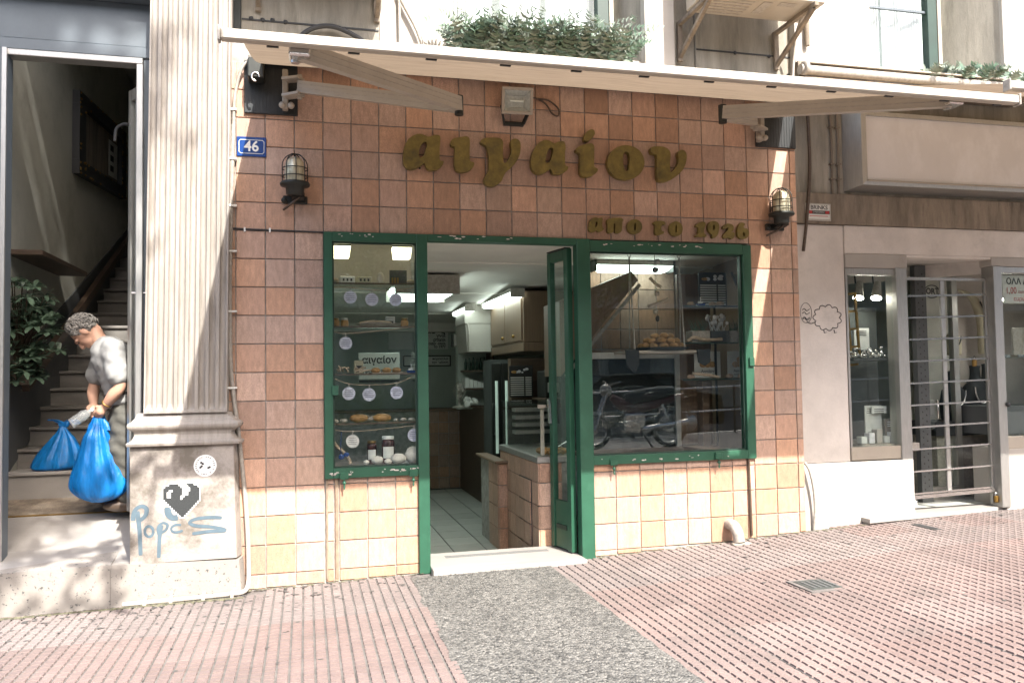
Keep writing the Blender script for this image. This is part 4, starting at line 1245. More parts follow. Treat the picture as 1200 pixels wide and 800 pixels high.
for i in range(2):
    for j in range(4):
        side_tile(1.50+.2*i, 1.70+.2*i, -.205+.2*j, -.005+.2*j, lc, 2.214, 1.0)
        if i == 0:
            tile_at(2.216, 2.300, -.205+.2*j, -.005+.2*j, lc, y=1.488, name='tile')
# menu board and scale behind the counter
def menu(x0, x1, z0, z1, y, label, tiltx=0.0):
    t = thing('menu_board', label, 'menu board', ((x0+x1)/2, y, z0), 'dark menu boards with price lines')
    MB().box(x0, x1, y, y+0.015, z0, z1, 0.003).build('board', 'ink', t)
    m_ = MB()
    n = 9
    for k in range(n):
        z = z0+(z1-z0)*(0.05+0.62*k/n)
        m_.box(x0+0.012, x0+(x1-x0)*0.62, y-0.0022, y-0.0012, z, z+(z1-z0)*0.036)
        m_.box(x0+(x1-x0)*0.68, x1-0.015, y-0.0022, y-0.0012, z, z+(z1-z0)*0.036)
    m_.build('price_lines', 'paper', t)
    m_ = MB()
    q = random.Random(int(x0*100))
    for k in range(7):
        cx, cz = q.uniform(x0+0.04, x1-0.04), q.uniform(z0+(z1-z0)*0.76, z1-0.03)
        m_.ball((cx, y-0.002, cz), q.uniform(.012, .025), 0.001, q.uniform(.008, .016))
    m_.build('food_pictures', 'disc', t)
    MB().ball((x0+(x1-x0)*.2, y-0.003, z0+(z1-z0)*.80), 0.03, 0.001, 0.014).build('pie_picture', 'pastry', t)
    return t
menu(2.545, 2.80, 1.19, 1.52, 2.35, 'dark menu board with price lines behind the counter seen through the doorway')
sc2 = thing('coffee_machine', 'dark coffee machine with steel front behind the glass counter', 'machine', (2.95, 2.1, 1.2))
MB().box(2.83, 3.05, 1.98, 2.3, 1.185, 1.46, 0.01).build('body', 'blackmetal', sc2)
MB().box(2.85, 2.96, 1.955, 1.979, 1.24, 1.34, 0.004).build('front', 'alu', sc2)
MB().ball((2.90, 1.93, 1.25), 0.025).build('dial', 'steel', sc2)
MB().bar((2.84, 1.97, 1.50), (2.96, 1.97, 1.42), 0.03, 0.09).build('hopper', 'green_dark', sc2)
tag(MB().box(2.80, 3.35, 1.90, 2.40, 1.155, 1.184, 0.004).build('back_shelf', 'wood'), 'dark shelf carrying the coffee machine behind the counter', 'shelf')
struct(MB().box(2.58, 3.3, 2.42, 2.55, -.205, 1.60).build('counter_wall', 'wood'))

# ------------------------------------------------------------------ left window display
vt = thing('display_case', 'narrow window display case with four glass shelves left of the door', 'display case', (0.96, 0.25, 0.72))
VX0, VX1, VY0, VY1 = 0.640, 1.275, 0.075, 0.40
for z in (2.105, 1.787, 1.44, 1.082):
    MB().box(VX0+0.01, VX1-0.01, VY0, VY1, z-0.005, z+0.003).build('shelf', 'glass_thin', vt)
    MB().box(VX0+0.01, VX1-0.01, VY0-0.004, VY0-0.001, z-0.008, z+0.004).build('shelf_edge', 'wood', vt)
MB().box(VX0, VX1, VY0, VY1, 0.745, 0.775).build('base', 'wood', vt)
MB().box(VX0, VX1, VY0, 0.42, 2.45, 2.47).build('top', 'white', vt)
MB().box(VX0, VX1, VY1+0.002, VY1+0.012, 2.11, 2.449).build('back_panel', 'white', vt)
MB().box(VX0-0.012, VX0, VY0, VY1, 0.745, 2.449).build('side', 'glass_thin', vt)
MB().box(VX1, VX1+0.012, VY0, VY1, 0.745, 2.449).build('side', 'glass_thin', vt)
MB().box(VX0, VX1, VY1+0.002, VY1+0.006, 0.776, 2.10).build('back_glass', 'glass_thin', vt)
def spot(x, label):
    t = thing('spotlight', label, 'lamp', (x, 0.15, 2.4), 'halogen spots at the top of the left window')
    m_ = MB().add([(x-.075, 0.09, 2.385), (x+.075, 0.09, 2.385), (x+.075, 0.22, 2.385), (x-.075, 0.22, 2.385), (x-.055, 0.09, 2.44), (x+.055, 0.09, 2.44), (x+.055, 0.22, 2.44), (x-.055, 0.22, 2.44)],
                  [(4, 5, 6, 7), (0, 1, 5, 4), (1, 2, 6, 5), (2, 3, 7, 6), (3, 0, 4, 7)])
    m_.build('hood', 'blackmetal', t)
    m_ = MB().add([(x-.062, 0.086, 2.30), (x+.062, 0.086, 2.30), (x+.074, 0.10, 2.383), (x-.074, 0.10, 2.383), (x-.06, .2, 2.30), (x+.06, .2, 2.30), (x+.07, .2, 2.383), (x-.07, .2, 2.383)],
                  [(0, 1, 2, 3), (4, 7, 6, 5), (0, 4, 5, 1), (1, 5, 6, 2), (3, 2, 6, 7), (0, 3, 7, 4)])
    m_.build('lens', 'halogen', t)
spot(0.725, 'lit halogen spot in the left top corner of the left window')
spot(1.175, 'lit halogen spot in the right top corner of the left window')
def tag_disc(x, z, label, y=0.062):
    t = thing('round_tag', label, 'tag', (x, y, z), 'round tags hanging in the left window')
    MB().lathe([(0.0, -0.002), (0.047, -0.002), (0.047, 0.002), (0.0, 0.002)], (x, y, z), 'Y', 22, False).build('disc', 'disc', t).color = random.choice([(1, .97, .9, 1), (.88, .88, 1.05, 1), (1, 1, 1, 1), (.8, .8, .92, 1)])
    m_ = MB()
    for k, wv in enumerate((0.032, 0.04, 0.042, 0.036)):
        m_.box(x-wv*0.75, x+wv*0.75, y-0.0032, y-0.0024, z+0.022-0.014*k, z+0.0245-0.014*k)
    m_.build('print', 'ink', t)
    MB().bar((x, y, z+0.045), (x+0.003, y, z+0.078), 0.009, 0.006).build('peg', 'white', t)
strings = [(2.07, [(0.79, 2.0), (0.945, 1.985), (1.12, 1.985)]), (1.775, [(0.755, 1.665)]),
           (1.42, [(0.775, 1.30), (0.92, 1.29), (1.12, 1.30)]), (1.05, [(0.80, 0.955), (1.245, 0.985)])]
nth = ['first', 'second', 'third']
rown = ['highest string', 'second string from the top', 'third string from the top', 'lowest string']
for k, (z, ds) in enumerate(strings):
    pts = [(VX0+0.01, 0.062, z)] + [(x, 0.062, zz+0.07) for x, zz in ds] + [(VX1-0.01, 0.062, z+0.01)]
    tag(MB().tube(smooth_line(pts), 0.0028, 5).build('string', 'driftwood'), 'thin string of tags, %s across the left window' % rown[k].replace(' string', ''), 'string', 'strings across the left window')
    for j, (x, zz) in enumerate(ds):
        tag_disc(x, zz, 'round printed tag, %s from the left on the %s' % (nth[j], rown[k]) if len(ds) > 1 else 'lone round printed tag on the %s' % rown[k])
q = random.Random(31)
def pebble(x, z, s, label, y=None, col=None, flat=0.6, name='pebble', m='stone'):
    y = y if y is not None else q.uniform(0.12, 0.2)
    o = MB().ball((x, y, z+s*flat), s*q.uniform(1.0, 1.25), s*.85, s*flat, jit=0.07, seg=12, ring=8).build(name, m)
    o.color = (col or (q.uniform(.8, 1.3),)*3)+(1,)
    return tag(o, label, 'stone', 'beach stones in the window displays')
for x, s, lab in ((0.90, 0.024, 'small white beach stone on the left window base beside the small jar'), (0.98, 0.042, 'round white beach stone on the left window base below the jars'),
                  (1.06, 0.026, 'tiny white beach stone between the two larger ones on the window base'), (1.135, 0.05, 'large pale oval beach stone on the left window base'),
                  (1.24, 0.052, 'tall pale beach stone in the right corner of the left window base')):
    pebble(x, 0.776, s, lab, y=0.11, col=(1.5, 1.55, 1.6), flat=0.75 if s != 0.052 else 1.2)
for x, s, lab in ((1.12, 0.018, 'small white stone third from the right on the lowest glass shelf'), (1.175, 0.022, 'small white stone second from the right on the lowest glass shelf'), (1.235, 0.022, 'small beige stone at the right end of the lowest glass shelf'),
                  (0.68, 0.024, 'small grey stone at the left end of the lowest glass shelf'), (0.74, 0.025, 'small grey stone by the loaf stones on the lowest glass shelf')):
    pebble(x, 1.086, s, lab, y=0.11)
for x, lab in ((0.85, 'left of two loaf shaped yellow stones on the lowest glass shelf'), (1.02, 'right of two loaf shaped yellow stones on the lowest glass shelf')):
    o = MB().ball((x, 0.15, 1.086+0.03), 0.07, 0.045, 0.03, jit=0.06, seg=12).build('loaf', 'pastry')
    tag(o, lab, 'stone', 'yellow loaf stones')
for x, lab in ((0.98, 'left of three round cakes on the third glass shelf'), (1.06, 'middle of three round cakes on the third glass shelf'), (1.135, 'right of three round cakes on the third glass shelf')):
    tag(MB().ball((x, 0.18, 1.444+0.022), 0.035, 0.035, 0.022, jit=0.05).build('cake', 'pastry'), lab, 'cake', 'round cakes in the left window')
tag(MB().box(0.95, 1.19, 0.11, 0.28, 1.4435, 1.4455+0.004).build('cake_board', 'driftwood'), 'flat wooden board under the three round cakes', 'board')
m_ = MB()
for k in range(13):
    a = Vector((q.uniform(0.68, 0.86), q.uniform(.10, .2), 1.452+q.uniform(0, .02)))
    d = Vector((q.uniform(-.07, .09), q.uniform(-.02, .02), q.uniform(.005, .06)))
    m_.tube([a, a+d*.5+Vector((0, 0, q.uniform(0, .02))), a+d], 0.007, 6)
tag(m_.build('driftwood_bundle', 'driftwood'), 'bundle of pale driftwood sticks on the third glass shelf', 'driftwood')
def boat(x, y, z, s, label):
    t = thing('toy_boat', label, 'toy boat', (x, y, z), 'little toy boats in the displays')
    m_ = MB().add([(x-.03*s, y-.01, z), (x+.03*s, y-.01, z), (x+.03*s, y+.01, z), (x-.03*s, y+.01, z), (x-.042*s, y-.016, z+.018*s), (x+.042*s, y-.016, z+.022*s), (x+.042*s, y+.016, z+.022*s), (x-.042*s, y+.016, z+.018*s)],
                  [(0, 3, 2, 1), (4, 5, 6, 7), (0, 1, 5, 4), (1, 2, 6, 5), (2, 3, 7, 6), (3, 0, 4, 7)])
    m_.build('hull', 'blue_sign', t)
    MB().box(x-.02*s, x+.015*s, y-.012, y+.012, z+.0225*s, z+.038*s).build('cabin', 'white_paint', t)
    MB().tube([(x, y, z+.038*s), (x, y, z+.075*s)], 0.003, 5).build('mast', 'white_paint', t)
boat(1.235, 0.11, 1.444, 0.9, 'blue and white toy boat at the right end of the third glass shelf')
pl = thing('plate', 'shallow plate with driftwood on the second glass shelf', 'plate', (1.0, 0.2, 1.79))
MB().lathe([(0.0, 0.003), (0.10, 0.003), (0.17, 0.022), (0.166, 0.024), (0.1, 0.008), (0, 0.008)], (1.0, 0.23, 1.791), n=24).build('dish', 'cable_grey', pl)
tag(MB().tube([(0.86, 0.16, 1.815), (0.95, 0.17, 1.83), (1.06, 0.17, 1.825), (1.10, 0.18, 1.815)], 0.012, 7).build('driftwood_stick', 'driftwood'), 'driftwood stick lying on the shallow plate on the second shelf', 'driftwood')
# more goods on the second and third shelves
for k, (x, lab) in enumerate(((0.69, 'leftmost squat honey jar on the second glass shelf'), (0.755, 'second squat honey jar from the left on the second glass shelf'), (1.20, 'squat honey jar at the right end of the second glass shelf'))):
    t = thing('honey_jar', lab, 'jar', (x, .20, 1.79), 'honey jars in the left window')
    MB().lathe([(0, 0), (.026, 0), (.029, .008), (.029, .045), (.022, .052), (0, .052)], (x, .20, 1.7905), n=14).build('body', 'pastry', t)
    MB().lathe([(0, .0525), (.024, .0525), (.024, .066), (0, .066)], (x, .20, 1.7905), n=14).build('lid', 'gold' if k != 1 else 'paper', t)
for x, h, m, lab in ((1.10, .085, 'paper', 'small white card propped on the second glass shelf'), (0.86, .10, 'cream', 'cream packet standing on the third glass shelf behind the driftwood')):
    t = thing('paper_packet', lab, 'packet', (x, .28, 1.45), None)
    z = 1.791 if x > 1 else 1.444
    MB().box(x-.035, x+.035, .27, .30, z, z+h, .004).build('packet', m, t)
    MB().box(x-.022, x+.022, .2685, .2698, z+h*.35, z+h*.6).build('label', 'ink', t)
bw = thing('shell_bowl', 'shallow bowl of shells on the lowest glass shelf between the loaf stones', 'bowl', (.935, .26, 1.086))
MB().lathe([(0, .002), (.03, .002), (.055, .03), (.052, .032), (.028, .008), (0, .008)], (.935, .27, 1.086), n=16).build('dish', 'cable_grey', bw)
m_ = MB()
for k in range(12):
    m_.ball((.935+q.uniform(-.03, .03), .27+q.uniform(-.03, .03), 1.11+q.uniform(0, .012)), q.uniform(.008, .014), jit=.25, seg=7, ring=5)
m_.build('shells', 'stone', bw, kind='stuff')
# top shelf: boxes, card with bottles
for x, c_, lab in ((0.775, 'paper', 'small white house shaped box on the top shelf of the left window'), (0.90, 'cream', 'small yellowish box on the top shelf of the left window')):
    t = thing('little_box', lab, 'box', (x, .2, 2.11), 'little boxes on the top shelf')
    MB().box(x-.055, x+.055, 0.14, 0.24, 2.109, 2.165, 0.006).build('box', c_, t)
    for k in range(3):
        MB().box(x-.035+.028*k, x-.022+.028*k, 0.1365, 0.1395, 2.128, 2.146).build('window', 'ink', t)
tag(MB().ball((1.02, 0.17, 2.155), 0.027, 0.01, 0.046, jit=0.04).build('shell', 'stone'), 'upright oval shell on the top shelf of the left window', 'shell')
tc = thing('photo_card', 'dark card with three amber bottles on the top shelf of the left window', 'card', (1.16, .2, 2.11))
MB().box(1.09, 1.22, 0.20, 0.212, 2.109, 2.222).build('card', 'ink', tc)
m_ = MB()
for k in range(3):
    m_.box(1.105+.02*k, 1.118+.02*k, 0.1985, 0.1995, 2.125, 2.165)
m_.build('bottle_print', 'halogen' if False else 'gold', tc)
for x, s in ((0.67, .035), (1.245, .03)):
    pebble(x, 2.109, s, 'brown stone at the %s end of the top shelf of the left window' % ('left' if x < 1 else 'right'), y=.14, col=(.7, .6, .5))
# jars
def jar(x, r, h, lid, label):
    t = thing('jar', label, 'jar', (x, 0.18, 0.776), 'preserve jars in the left window')
    MB().lathe([(0, 0), (r, 0), (r*1.02, 0.01), (r*1.02, h*.8), (r*.85, h*.88), (0, h*.88)], (x, 0.18, 0.776), n=18).build('body', mat('dark preserve', (0.05, 0.012, 0.008), 0.15), t)
    MB().lathe([(0, h*.881), (r*.92, h*.881), (r*.92, h), (0, h)], (x, 0.18, 0.776), n=18).build('lid', lid, t)
    m_ = MB()
    n = 8
    for k in range(n):
        a0, a1 = (math.pi*(1.22+0.56*kk/n) for kk in (k, k+1))
        rr_ = r*1.02+0.002
        m_.quad((x+rr_*math.cos(a0), .18+rr_*math.sin(a0), .776+h*.2), (x+rr_*math.cos(a1), .18+rr_*math.sin(a1), .776+h*.2), (x+rr_*math.cos(a1), .18+rr_*math.sin(a1), .776+h*.62), (x+rr_*math.cos(a0), .18+rr_*math.sin(a0), .776+h*.62))
    m_.build('label', 'paper', t)
jar(0.945, 0.036, 0.17, 'gold', 'small dark jar with a gold lid in the left window')
jar(1.065, 0.048, 0.20, 'white_paint', 'larger dark jar with a white lid in the left window')
tag(MB().tube(smooth_line([(0.645, 0.10, 0.99), (0.68, 0.10, 0.93), (0.73, 0.10, 0.88), (0.77, 0.10, 0.83), (0.785, 0.10, 0.79)]), 0.013, 8).build('driftwood_branch', 'driftwood'), 'curved driftwood branch in the lower left corner of the left window', 'driftwood')
m_ = MB()
m_.tube([(0.72, 0.07, 1.03), (0.715, 0.07, 0.90), (0.72, 0.07, 0.85)], 0.003, 5)
m_.ball((0.72, 0.07, 0.845), 0.022, 0.006, 0.02).ball((0.755, 0.07, 0.86), 0.02, 0.006, 0.018)
tag(m_.build('charm', 'blue_sign'), 'hanging blue charm on a string above the driftwood branch', 'charm')

# ------------------------------------------------------------------ right window display
sw = thing('inner_wall', 'terracotta tiled inner wall seen through the right window', 'wall', (3.5, 1.35, 1.5))
MB().box(3.0, 3.95, 1.312, 1.40, 0.4, 2.44).build('grout_backing', 'grout', sw)
for i in range(5):
    for j in range(5):
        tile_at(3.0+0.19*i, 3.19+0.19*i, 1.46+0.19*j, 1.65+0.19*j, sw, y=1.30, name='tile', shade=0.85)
st = thing('stair_soffit', 'grey sloping underside of stairs in the upper left of the right window', 'stairs', (3.0, 1.0, 1.6))
m_ = MB()
m_.add([(x, 0.80, z) for x, z in [(2.62, 1.40), (3.36, 2.25), (3.30, 2.33), (2.62, 2.05)]]+[(x, 1.29, z) for x, z in [(2.62, 1.40), (3.40, 2.25), (3.34, 2.33), (2.62, 2.05)]],
       [(0, 1, 2, 3), (7, 6, 5, 4), (0, 4, 5, 1), (1, 5, 6, 2), (2, 6, 7, 3), (3, 7, 4, 0)])
m_.build('soffit', 'cabinet', st)
MB().bar((2.66, 0.785, 1.40), (3.37, 0.785, 2.21), 0.012, 0.03).build('edge_strip', 'cable_grey', st)
# drinks fridge behind the glass
df = thing('chiller_cabinet', 'dark glass fronted chiller with an aluminium frame behind the right window', 'chiller', (3.2, 0.75, 0.03))
MB().box(2.76, 3.66, 0.68, 1.25, -0.205, 1.56).build('body', 'charcoal', df)
for a, b_, c, d in ((2.745, 2.785, 0.04, 1.60), (3.63, 3.675, 0.04, 1.60)):
    MB().box(a, b_, 0.65, 0.679, c, d, 0.003).build('frame_post', 'alu', df)
MB().box(2.786, 3.629, 0.65, 0.679, 1.545, 1.60, 0.003).build('frame_rail', 'alu', df)
MB().box(2.786, 3.629, 0.664, 0.672, 0.30, 1.544).build('door_glass', 'glass_thin', df)
# window board inside
tag(MB().box(2.62, 3.92, 0.075, 0.62, 0.74, 0.775, 0.003).build('window_board', 'wood'), 'dark window board inside the foot of the right window', 'sill')
# hanging tray with pastries
tr = thing('hanging_tray', 'flat tray hung on two rope loops behind the right window', 'tray', (3.35, 0.35, 1.6))
MB().box(2.99, 3.70, 0.18, 0.48, 1.575, 1.600, 0.004).build('board', 'white_alu', tr)
for x0, x1 in ((3.06, 3.13), (3.50, 3.60)):
    m_ = MB()
    top = Vector(((3.085 if x0 < 3.3 else 3.535), 0.33, 2.43))
    for y in (0.19, 0.47):
        m_.tube([top-Vector((0, 0, 0.05)), ((x0 if y < .3 else x1), y, 1.60)], 0.006, 6)
    m_.tube([top+Vector((0.016*math.cos(a), 0, 0.016*math.sin(a)-0.03)) for a in [k*math.pi/6 for k in range(13)]], 0.003, 5, cap=False)
    m_.tube([top, top-Vector((0, 0, .02))], 0.003, 5)
    m_.build('rope', 'cable_grey', tr)
for x in (3.03, 3.66):
    s_ = -1 if x < 3.3 else 1
    m_ = MB()
    pts = [(x-.06, .17, 1.605), (x+.06, .17, 1.605), (x+.055, .168, 1.50-.03*(s_ < 0)), (x+.01, .168, 1.47-.05*(s_ < 0)), (x-.05, .168, 1.50-.02*(s_ < 0))]
    m_.add(pts+[(a, b_+0.012, c) for a, b_, c in pts], [(0, 1, 2, 3, 4), (9, 8, 7, 6, 5), (0, 5, 6, 1), (1, 6, 7, 2), (2, 7, 8, 3), (3, 8, 9, 4), (4, 9, 5, 0)])
    m_.build('black_cloth', 'charcoal', tr)
pd = tag(MB().lathe([(0, .002), (.19, .002), (.235, .022), (.23, .025), (.18, .008), (0, .008)], (3.36, 0.33, 1.601), n=28).build('pastry_plate', 'charcoal'), 'dark round plate of pastries on the hanging tray', 'plate')
k = 0
for lay, n, rad_ in ((0, 12, 0.175), (0, 6, 0.09), (1, 9, 0.125), (1, 3, 0.05), (2, 5, 0.07)):
    for j in range(n):
        a = 2*math.pi*j/n+0.3*lay+rad_*5
        o = MB().ball((3.36+rad_*math.cos(a), .33+rad_*.62*math.sin(a), 1.64+0.042*lay+q.uniform(-.004, .004)), 0.040, 0.034, 0.027, jit=0.05).build('pastry', 'pastry')
        tag(o, 'golden round pastry in the heap on the hanging tray', 'pastry', 'pastries on the hanging tray')
# driftwood mobile
mo = thing('driftwood_mobile', 'driftwood and shell mobile hanging in the middle of the right window', 'mobile', (3.29, 0.28, 2.4))
MB().tube([(3.29, 0.28, 2.43), (3.29, 0.28, 1.86)], 0.0025, 5).build('cord', 'driftwood', mo)
MB().ball((3.31, 0.27, 2.34), 0.026, 0.02, 0.022, jit=.15).build('shell', 'stone', mo)
MB().ball((3.287, 0.265, 2.27), 0.03, 0.02, 0.025, jit=.15).build('shell', 'wood', mo)
MB().tube([(3.24, .27, 2.205), (3.29, .27, 2.155), (3.34, .27, 2.13)], 0.013, 7).build('stick', 'driftwood', mo)
MB().ball((3.30, 0.27, 2.075), 0.024, 0.018, 0.022, jit=.2).build('shell', 'driftwood', mo)
MB().tube([(3.22, .27, 1.965), (3.30, .27, 1.99), (3.40, .27, 2.03)], 0.014, 7).build('stick', 'driftwood', mo)
MB().ball((3.285, 0.27, 1.925), 0.022, 0.015, 0.02, jit=.3).build('shell', 'stone', mo)
MB().ball((3.30, 0.27, 1.865), 0.018, 0.012, 0.026, jit=.2).build('dark_stone', 'ink', mo)
# glass shelves on the right
gs = thing('glass_shelves', 'three glass shelves at the right side of the right window', 'shelf', (3.8, 0.4, 1.3))
for z, x0 in ((1.975, 3.52), (1.665, 3.53), (1.36, 3.52)):
    MB().box(x0, 4.18, 0.28, 0.52, z-0.006, z+0.002).build('shelf', 'glass_thin', gs)
    MB().box(x0, 4.18, 0.273, 0.279, z-0.009, z+0.003).build('shelf_edge', 'green_dark', gs)
MB().box(3.94, 3.955, 0.50, 0.515, 0.78, 2.0).build('upright', 'blackmetal', gs)
bp_ = thing('brown_panel', 'tall brown panel and table leg behind the right window shelves', 'panel', (3.88, 0.75, 0.03))
MB().box(3.70, 4.02, 0.72, 0.76, 0.78, 2.30, 0.003).build('panel', 'cabinet', bp_)
MB().box(3.86, 3.93, 0.60, 0.70, 0.036, 1.34, 0.004).build('leg', 'cabinet', bp_)
menu(3.80, 4.07, 1.99, 2.29, 0.50, 'upright dark menu board with price lines on the top glass shelf')
mn = thing('leaning_frame', 'black frame leaning at the right end of the top glass shelf', 'frame', (4.15, 0.5, 1.98))
MB().bar((4.10, 0.47, 2.29), (4.20, 0.42, 1.985), 0.014, 0.02).build('rail', 'ink', mn)
MB().bar((4.24, 0.52, 2.26), (4.32, 0.47, 1.985), 0.014, 0.02).build('rail', 'ink', mn)
m_ = MB().add([(4.105, .477, 2.285), (4.24, .527, 2.255), (4.315, .477, 1.99), (4.205, .427, 1.99), (4.105, .482, 2.285), (4.24, .532, 2.255), (4.315, .482, 1.99), (4.205, .432, 1.99)], [(0, 3, 2, 1), (4, 5, 6, 7), (0, 1, 5, 4), (1, 2, 6, 5), (2, 3, 7, 6), (3, 0, 4, 7)])
m_.build('print', 'cable_grey', mn)
boat(3.72, 0.32, 1.978, 1.0, 'blue and white toy boat on the top glass shelf of the right window')
for x, s, lab in ((3.63, .03, 'left end'), (3.83, .03, 'middle'), (3.90, .034, 'right of the middle')):
    pebble(x, 1.978, s, 'brown stone at the %s of the top shelf of the right window' % lab, y=.32, col=(.8, .62, .45))
def planter(x, kind, label):
    t = thing('potted_plant', label, 'plant', (x, .38, 1.668), 'small potted plants in the right window')
    MB().box(x-.085, x+.085, .32, .44, 1.668, 1.768, .004).build('pot', 'dado' if kind else 'cable_grey', t)
    m_ = MB()
    for k in range(26):
        a = q.uniform(0, 6.28)
        b0 = Vector((x+q.uniform(-.06, .06), .38+q.uniform(-.03, .03), 1.768))
        tip = b0+Vector((math.cos(a)*.06, math.sin(a)*.04, q.uniform(.06, .14)))
        if kind == 0:
            sd = Vector((.006, .002, 0))
            m_.add([b0-sd, b0+sd, tip], [(0, 1, 2)])
        else:
            m_.tube([b0, tip], 0.002, 4)
            m_.ball(tip, q.uniform(.01, .02), jit=.2, seg=6, ring=4)
    m_.build('leaves' if kind == 0 else 'flowers', 'leaf' if kind == 0 else 'disc', t)
planter(3.72, 0, 'spiky aloe in a grey green box on the middle glass shelf')
planter(3.90, 1, 'mauve flowers in a grey box on the middle glass shelf')
planter(4.09, 0, 'dark spiky plant at the right end of the middle glass shelf')
for pts, lab in (([(3.58, .3, 1.68), (3.64, .3, 1.71), (3.75, .3, 1.69), (3.9, .3, 1.695)], 'long driftwood stick on the middle shelf in front of the pots'), ([(3.62, .3, 1.41), (3.7, .3, 1.40), (3.80, .3, 1.385), (3.86, .3, 1.37)], 'dark driftwood stick on the lowest shelf of the right window')):
    tag(MB().tube(smooth_line(pts), .014, 7).build('driftwood_stick', 'driftwood'), lab, 'driftwood')
def poster(x0, x1, z0, z1, y, label):
    t = thing('poster', label, 'poster', ((x0+x1)/2, y, z0), 'white pastry posters behind the lowest shelf')
    MB().box(x0, x1, y, y+.006, z0, z1).build('sheet', 'paper', t)
    cx = (x0+x1)/2
    m_ = MB()
    for dx, dz in ((-.045, 0), (.045, 0), (0, 0), (0, .04)):
        m_.ball((cx+dx, y-.003, z0+(z1-z0)*.5+dz), .034, .003, .027)
    m_.build('pastry_picture', 'pastry', t)
    text_mesh('lettering', 'Αιγαίον', .035, 'ink', t, (cx, y-.0015, z0+(z1-z0)*.24), bold=.001)
    text_mesh('lettering', 'ΛΟΥΚΟΥΜΑΔΕΣ', .016, 'ink', t, (cx, y-.0015, z0+(z1-z0)*.10), bold=.0006)
poster(3.76, 4.01, 1.37, 1.60, .54, 'white poster with a pile of pastries on the lowest glass shelf')
poster(4.09, 4.33, 1.37, 1.60, .56, 'white pastry poster half hidden by the right edge of the window frame')
for x, s, lab in ((3.62, .03, 'flat pink stone at the left end of the lowest shelf of the right window'), (3.98, .032, 'pink stone right of the poster on the lowest shelf'), (4.09, .03, 'brown stone at the right end of the lowest shelf')):
    pebble(x, 1.363, s, lab, y=.33, col=(1.0, .75, .65))
# ------------------------------------------------------------------ fluted pillar
pl_ = thing('pillar', 'weathered white marble fluted pillar with graffiti on its plinth, left of the tiled front', 'pillar', (-0.3, 0, 0))
YF = -0.12
def lean(z):
    return 0.0115*(z-1.2)
def flute_ring(z, depth):
    x0, x1 = -0.572+lean(z), -0.047+lean(z)*0.75
    n = 8
    wdt = (x1-x0)/n
    pts = []
    for k in range(n):
        a = x0+wdt*k
        fil = wdt*0.16
        pts.append((a, YF, z))
        for j in range(0, 9):
            t = math.pi*j/8
            pts.append((a+wdt/2-(wdt/2-fil)*math.cos(t), YF+depth*math.sin(t), z))
    pts.append((x1, YF, z))
    pts += [(x1, YF+0.03, z), (x1-0.008, YF+0.045, z), (x1-0.008, YF+0.075, z), (x1+0.002, YF+0.09, z), (x1+0.002, 0.12, z), (x0, 0.12, z)]
    return pts
zs = [(1.195, 0), (1.213, 0), (1.222, 0.010), (1.235, 0.021), (1.255, 0.026)] + [(1.255+0.3*k, 0.026) for k in range(1, 12)]
rings = [flute_ring(z, d) for z, d in zs]
n = len(rings[0])
m_ = MB()
m_.add([v for r_ in rings for v in r_], [(i*n+k, i*n+(k+1) % n, (i+1)*n+(k+1) % n, (i+1)*n+k) for i in range(len(rings)-1) for k in range(n)])
m_.build('fluted_shaft', 'marble', pl_)
prof = [(0.975, 0.0), (0.982, 0.030), (0.998, 0.034), (1.006, 0.028), (1.014, 0.010), (1.03, -0.002), (1.05, -0.010), (1.068, -0.008), (1.082, 0.002),
        (1.086, 0.012), (1.092, 0.020), (1.104, 0.027), (1.118, 0.029), (1.130, 0.024), (1.140, 0.010), (1.144, 0.002), (1.152, 0.0), (1.162, -0.012), (1.178, -0.020), (1.195, -0.024)]
m_ = MB()
vs = []
for z, e in prof:
    x0, x1 = -0.640-e, -0.012+e*1.4
    k = 0.0
    vs += [(x0, YF-e, z), (x1, YF-e, z), (x1+0.022, YF-e+0.035, z), (x1+0.022, 0.12, z), (x0, 0.12, z)]
m_.add(vs, [(i*5+k, i*5+(k+1) % 5, (i+1)*5+(k+1) % 5, (i+1)*5+k) for i in range(len(prof)-1) for k in range(5)]+[(tuple(range(5*(len(prof)-1), 5*len(prof))))])
m_.build('base_moulding', 'marble', pl_)
def splay(x0, x1, xb, z0, z1, name, m, yf=YF, t0=0.0):
    return MB().add([(x0, yf, z0), (x1+t0, yf, z0), (xb+t0, 0.11, z0), (x0, 0.11, z0), (x0-.004, yf, z1), (x1, yf, z1), (xb, 0.11, z1), (x0-.004, 0.11, z1)],
                    [(0, 3, 2, 1), (4, 5, 6, 7), (0, 1, 5, 4), (1, 2, 6, 5), (2, 3, 7, 6), (3, 0, 4, 7)]).build(name, m, pl_)
splay(-0.650, -0.006, 0.040, 0.213, 0.974, 'plinth', 'plinth', t0=0.022)
m_ = MB().add([(-0.764, -0.126, -0.10), (0.052, -0.126, -0.10), (0.078, 0.10, -0.10), (-0.764, 0.10, -0.10), (-0.764, -0.126, 0.217), (0.030, -0.126, 0.200), (0.066, 0.10, 0.200), (-0.764, 0.10, 0.217)],
              [(0, 3, 2, 1), (4, 5, 6, 7), (0, 1, 5, 4), (1, 2, 6, 5), (2, 3, 7, 6), (3, 0, 4, 7)])
m_.build('base_block', 'block', pl_)
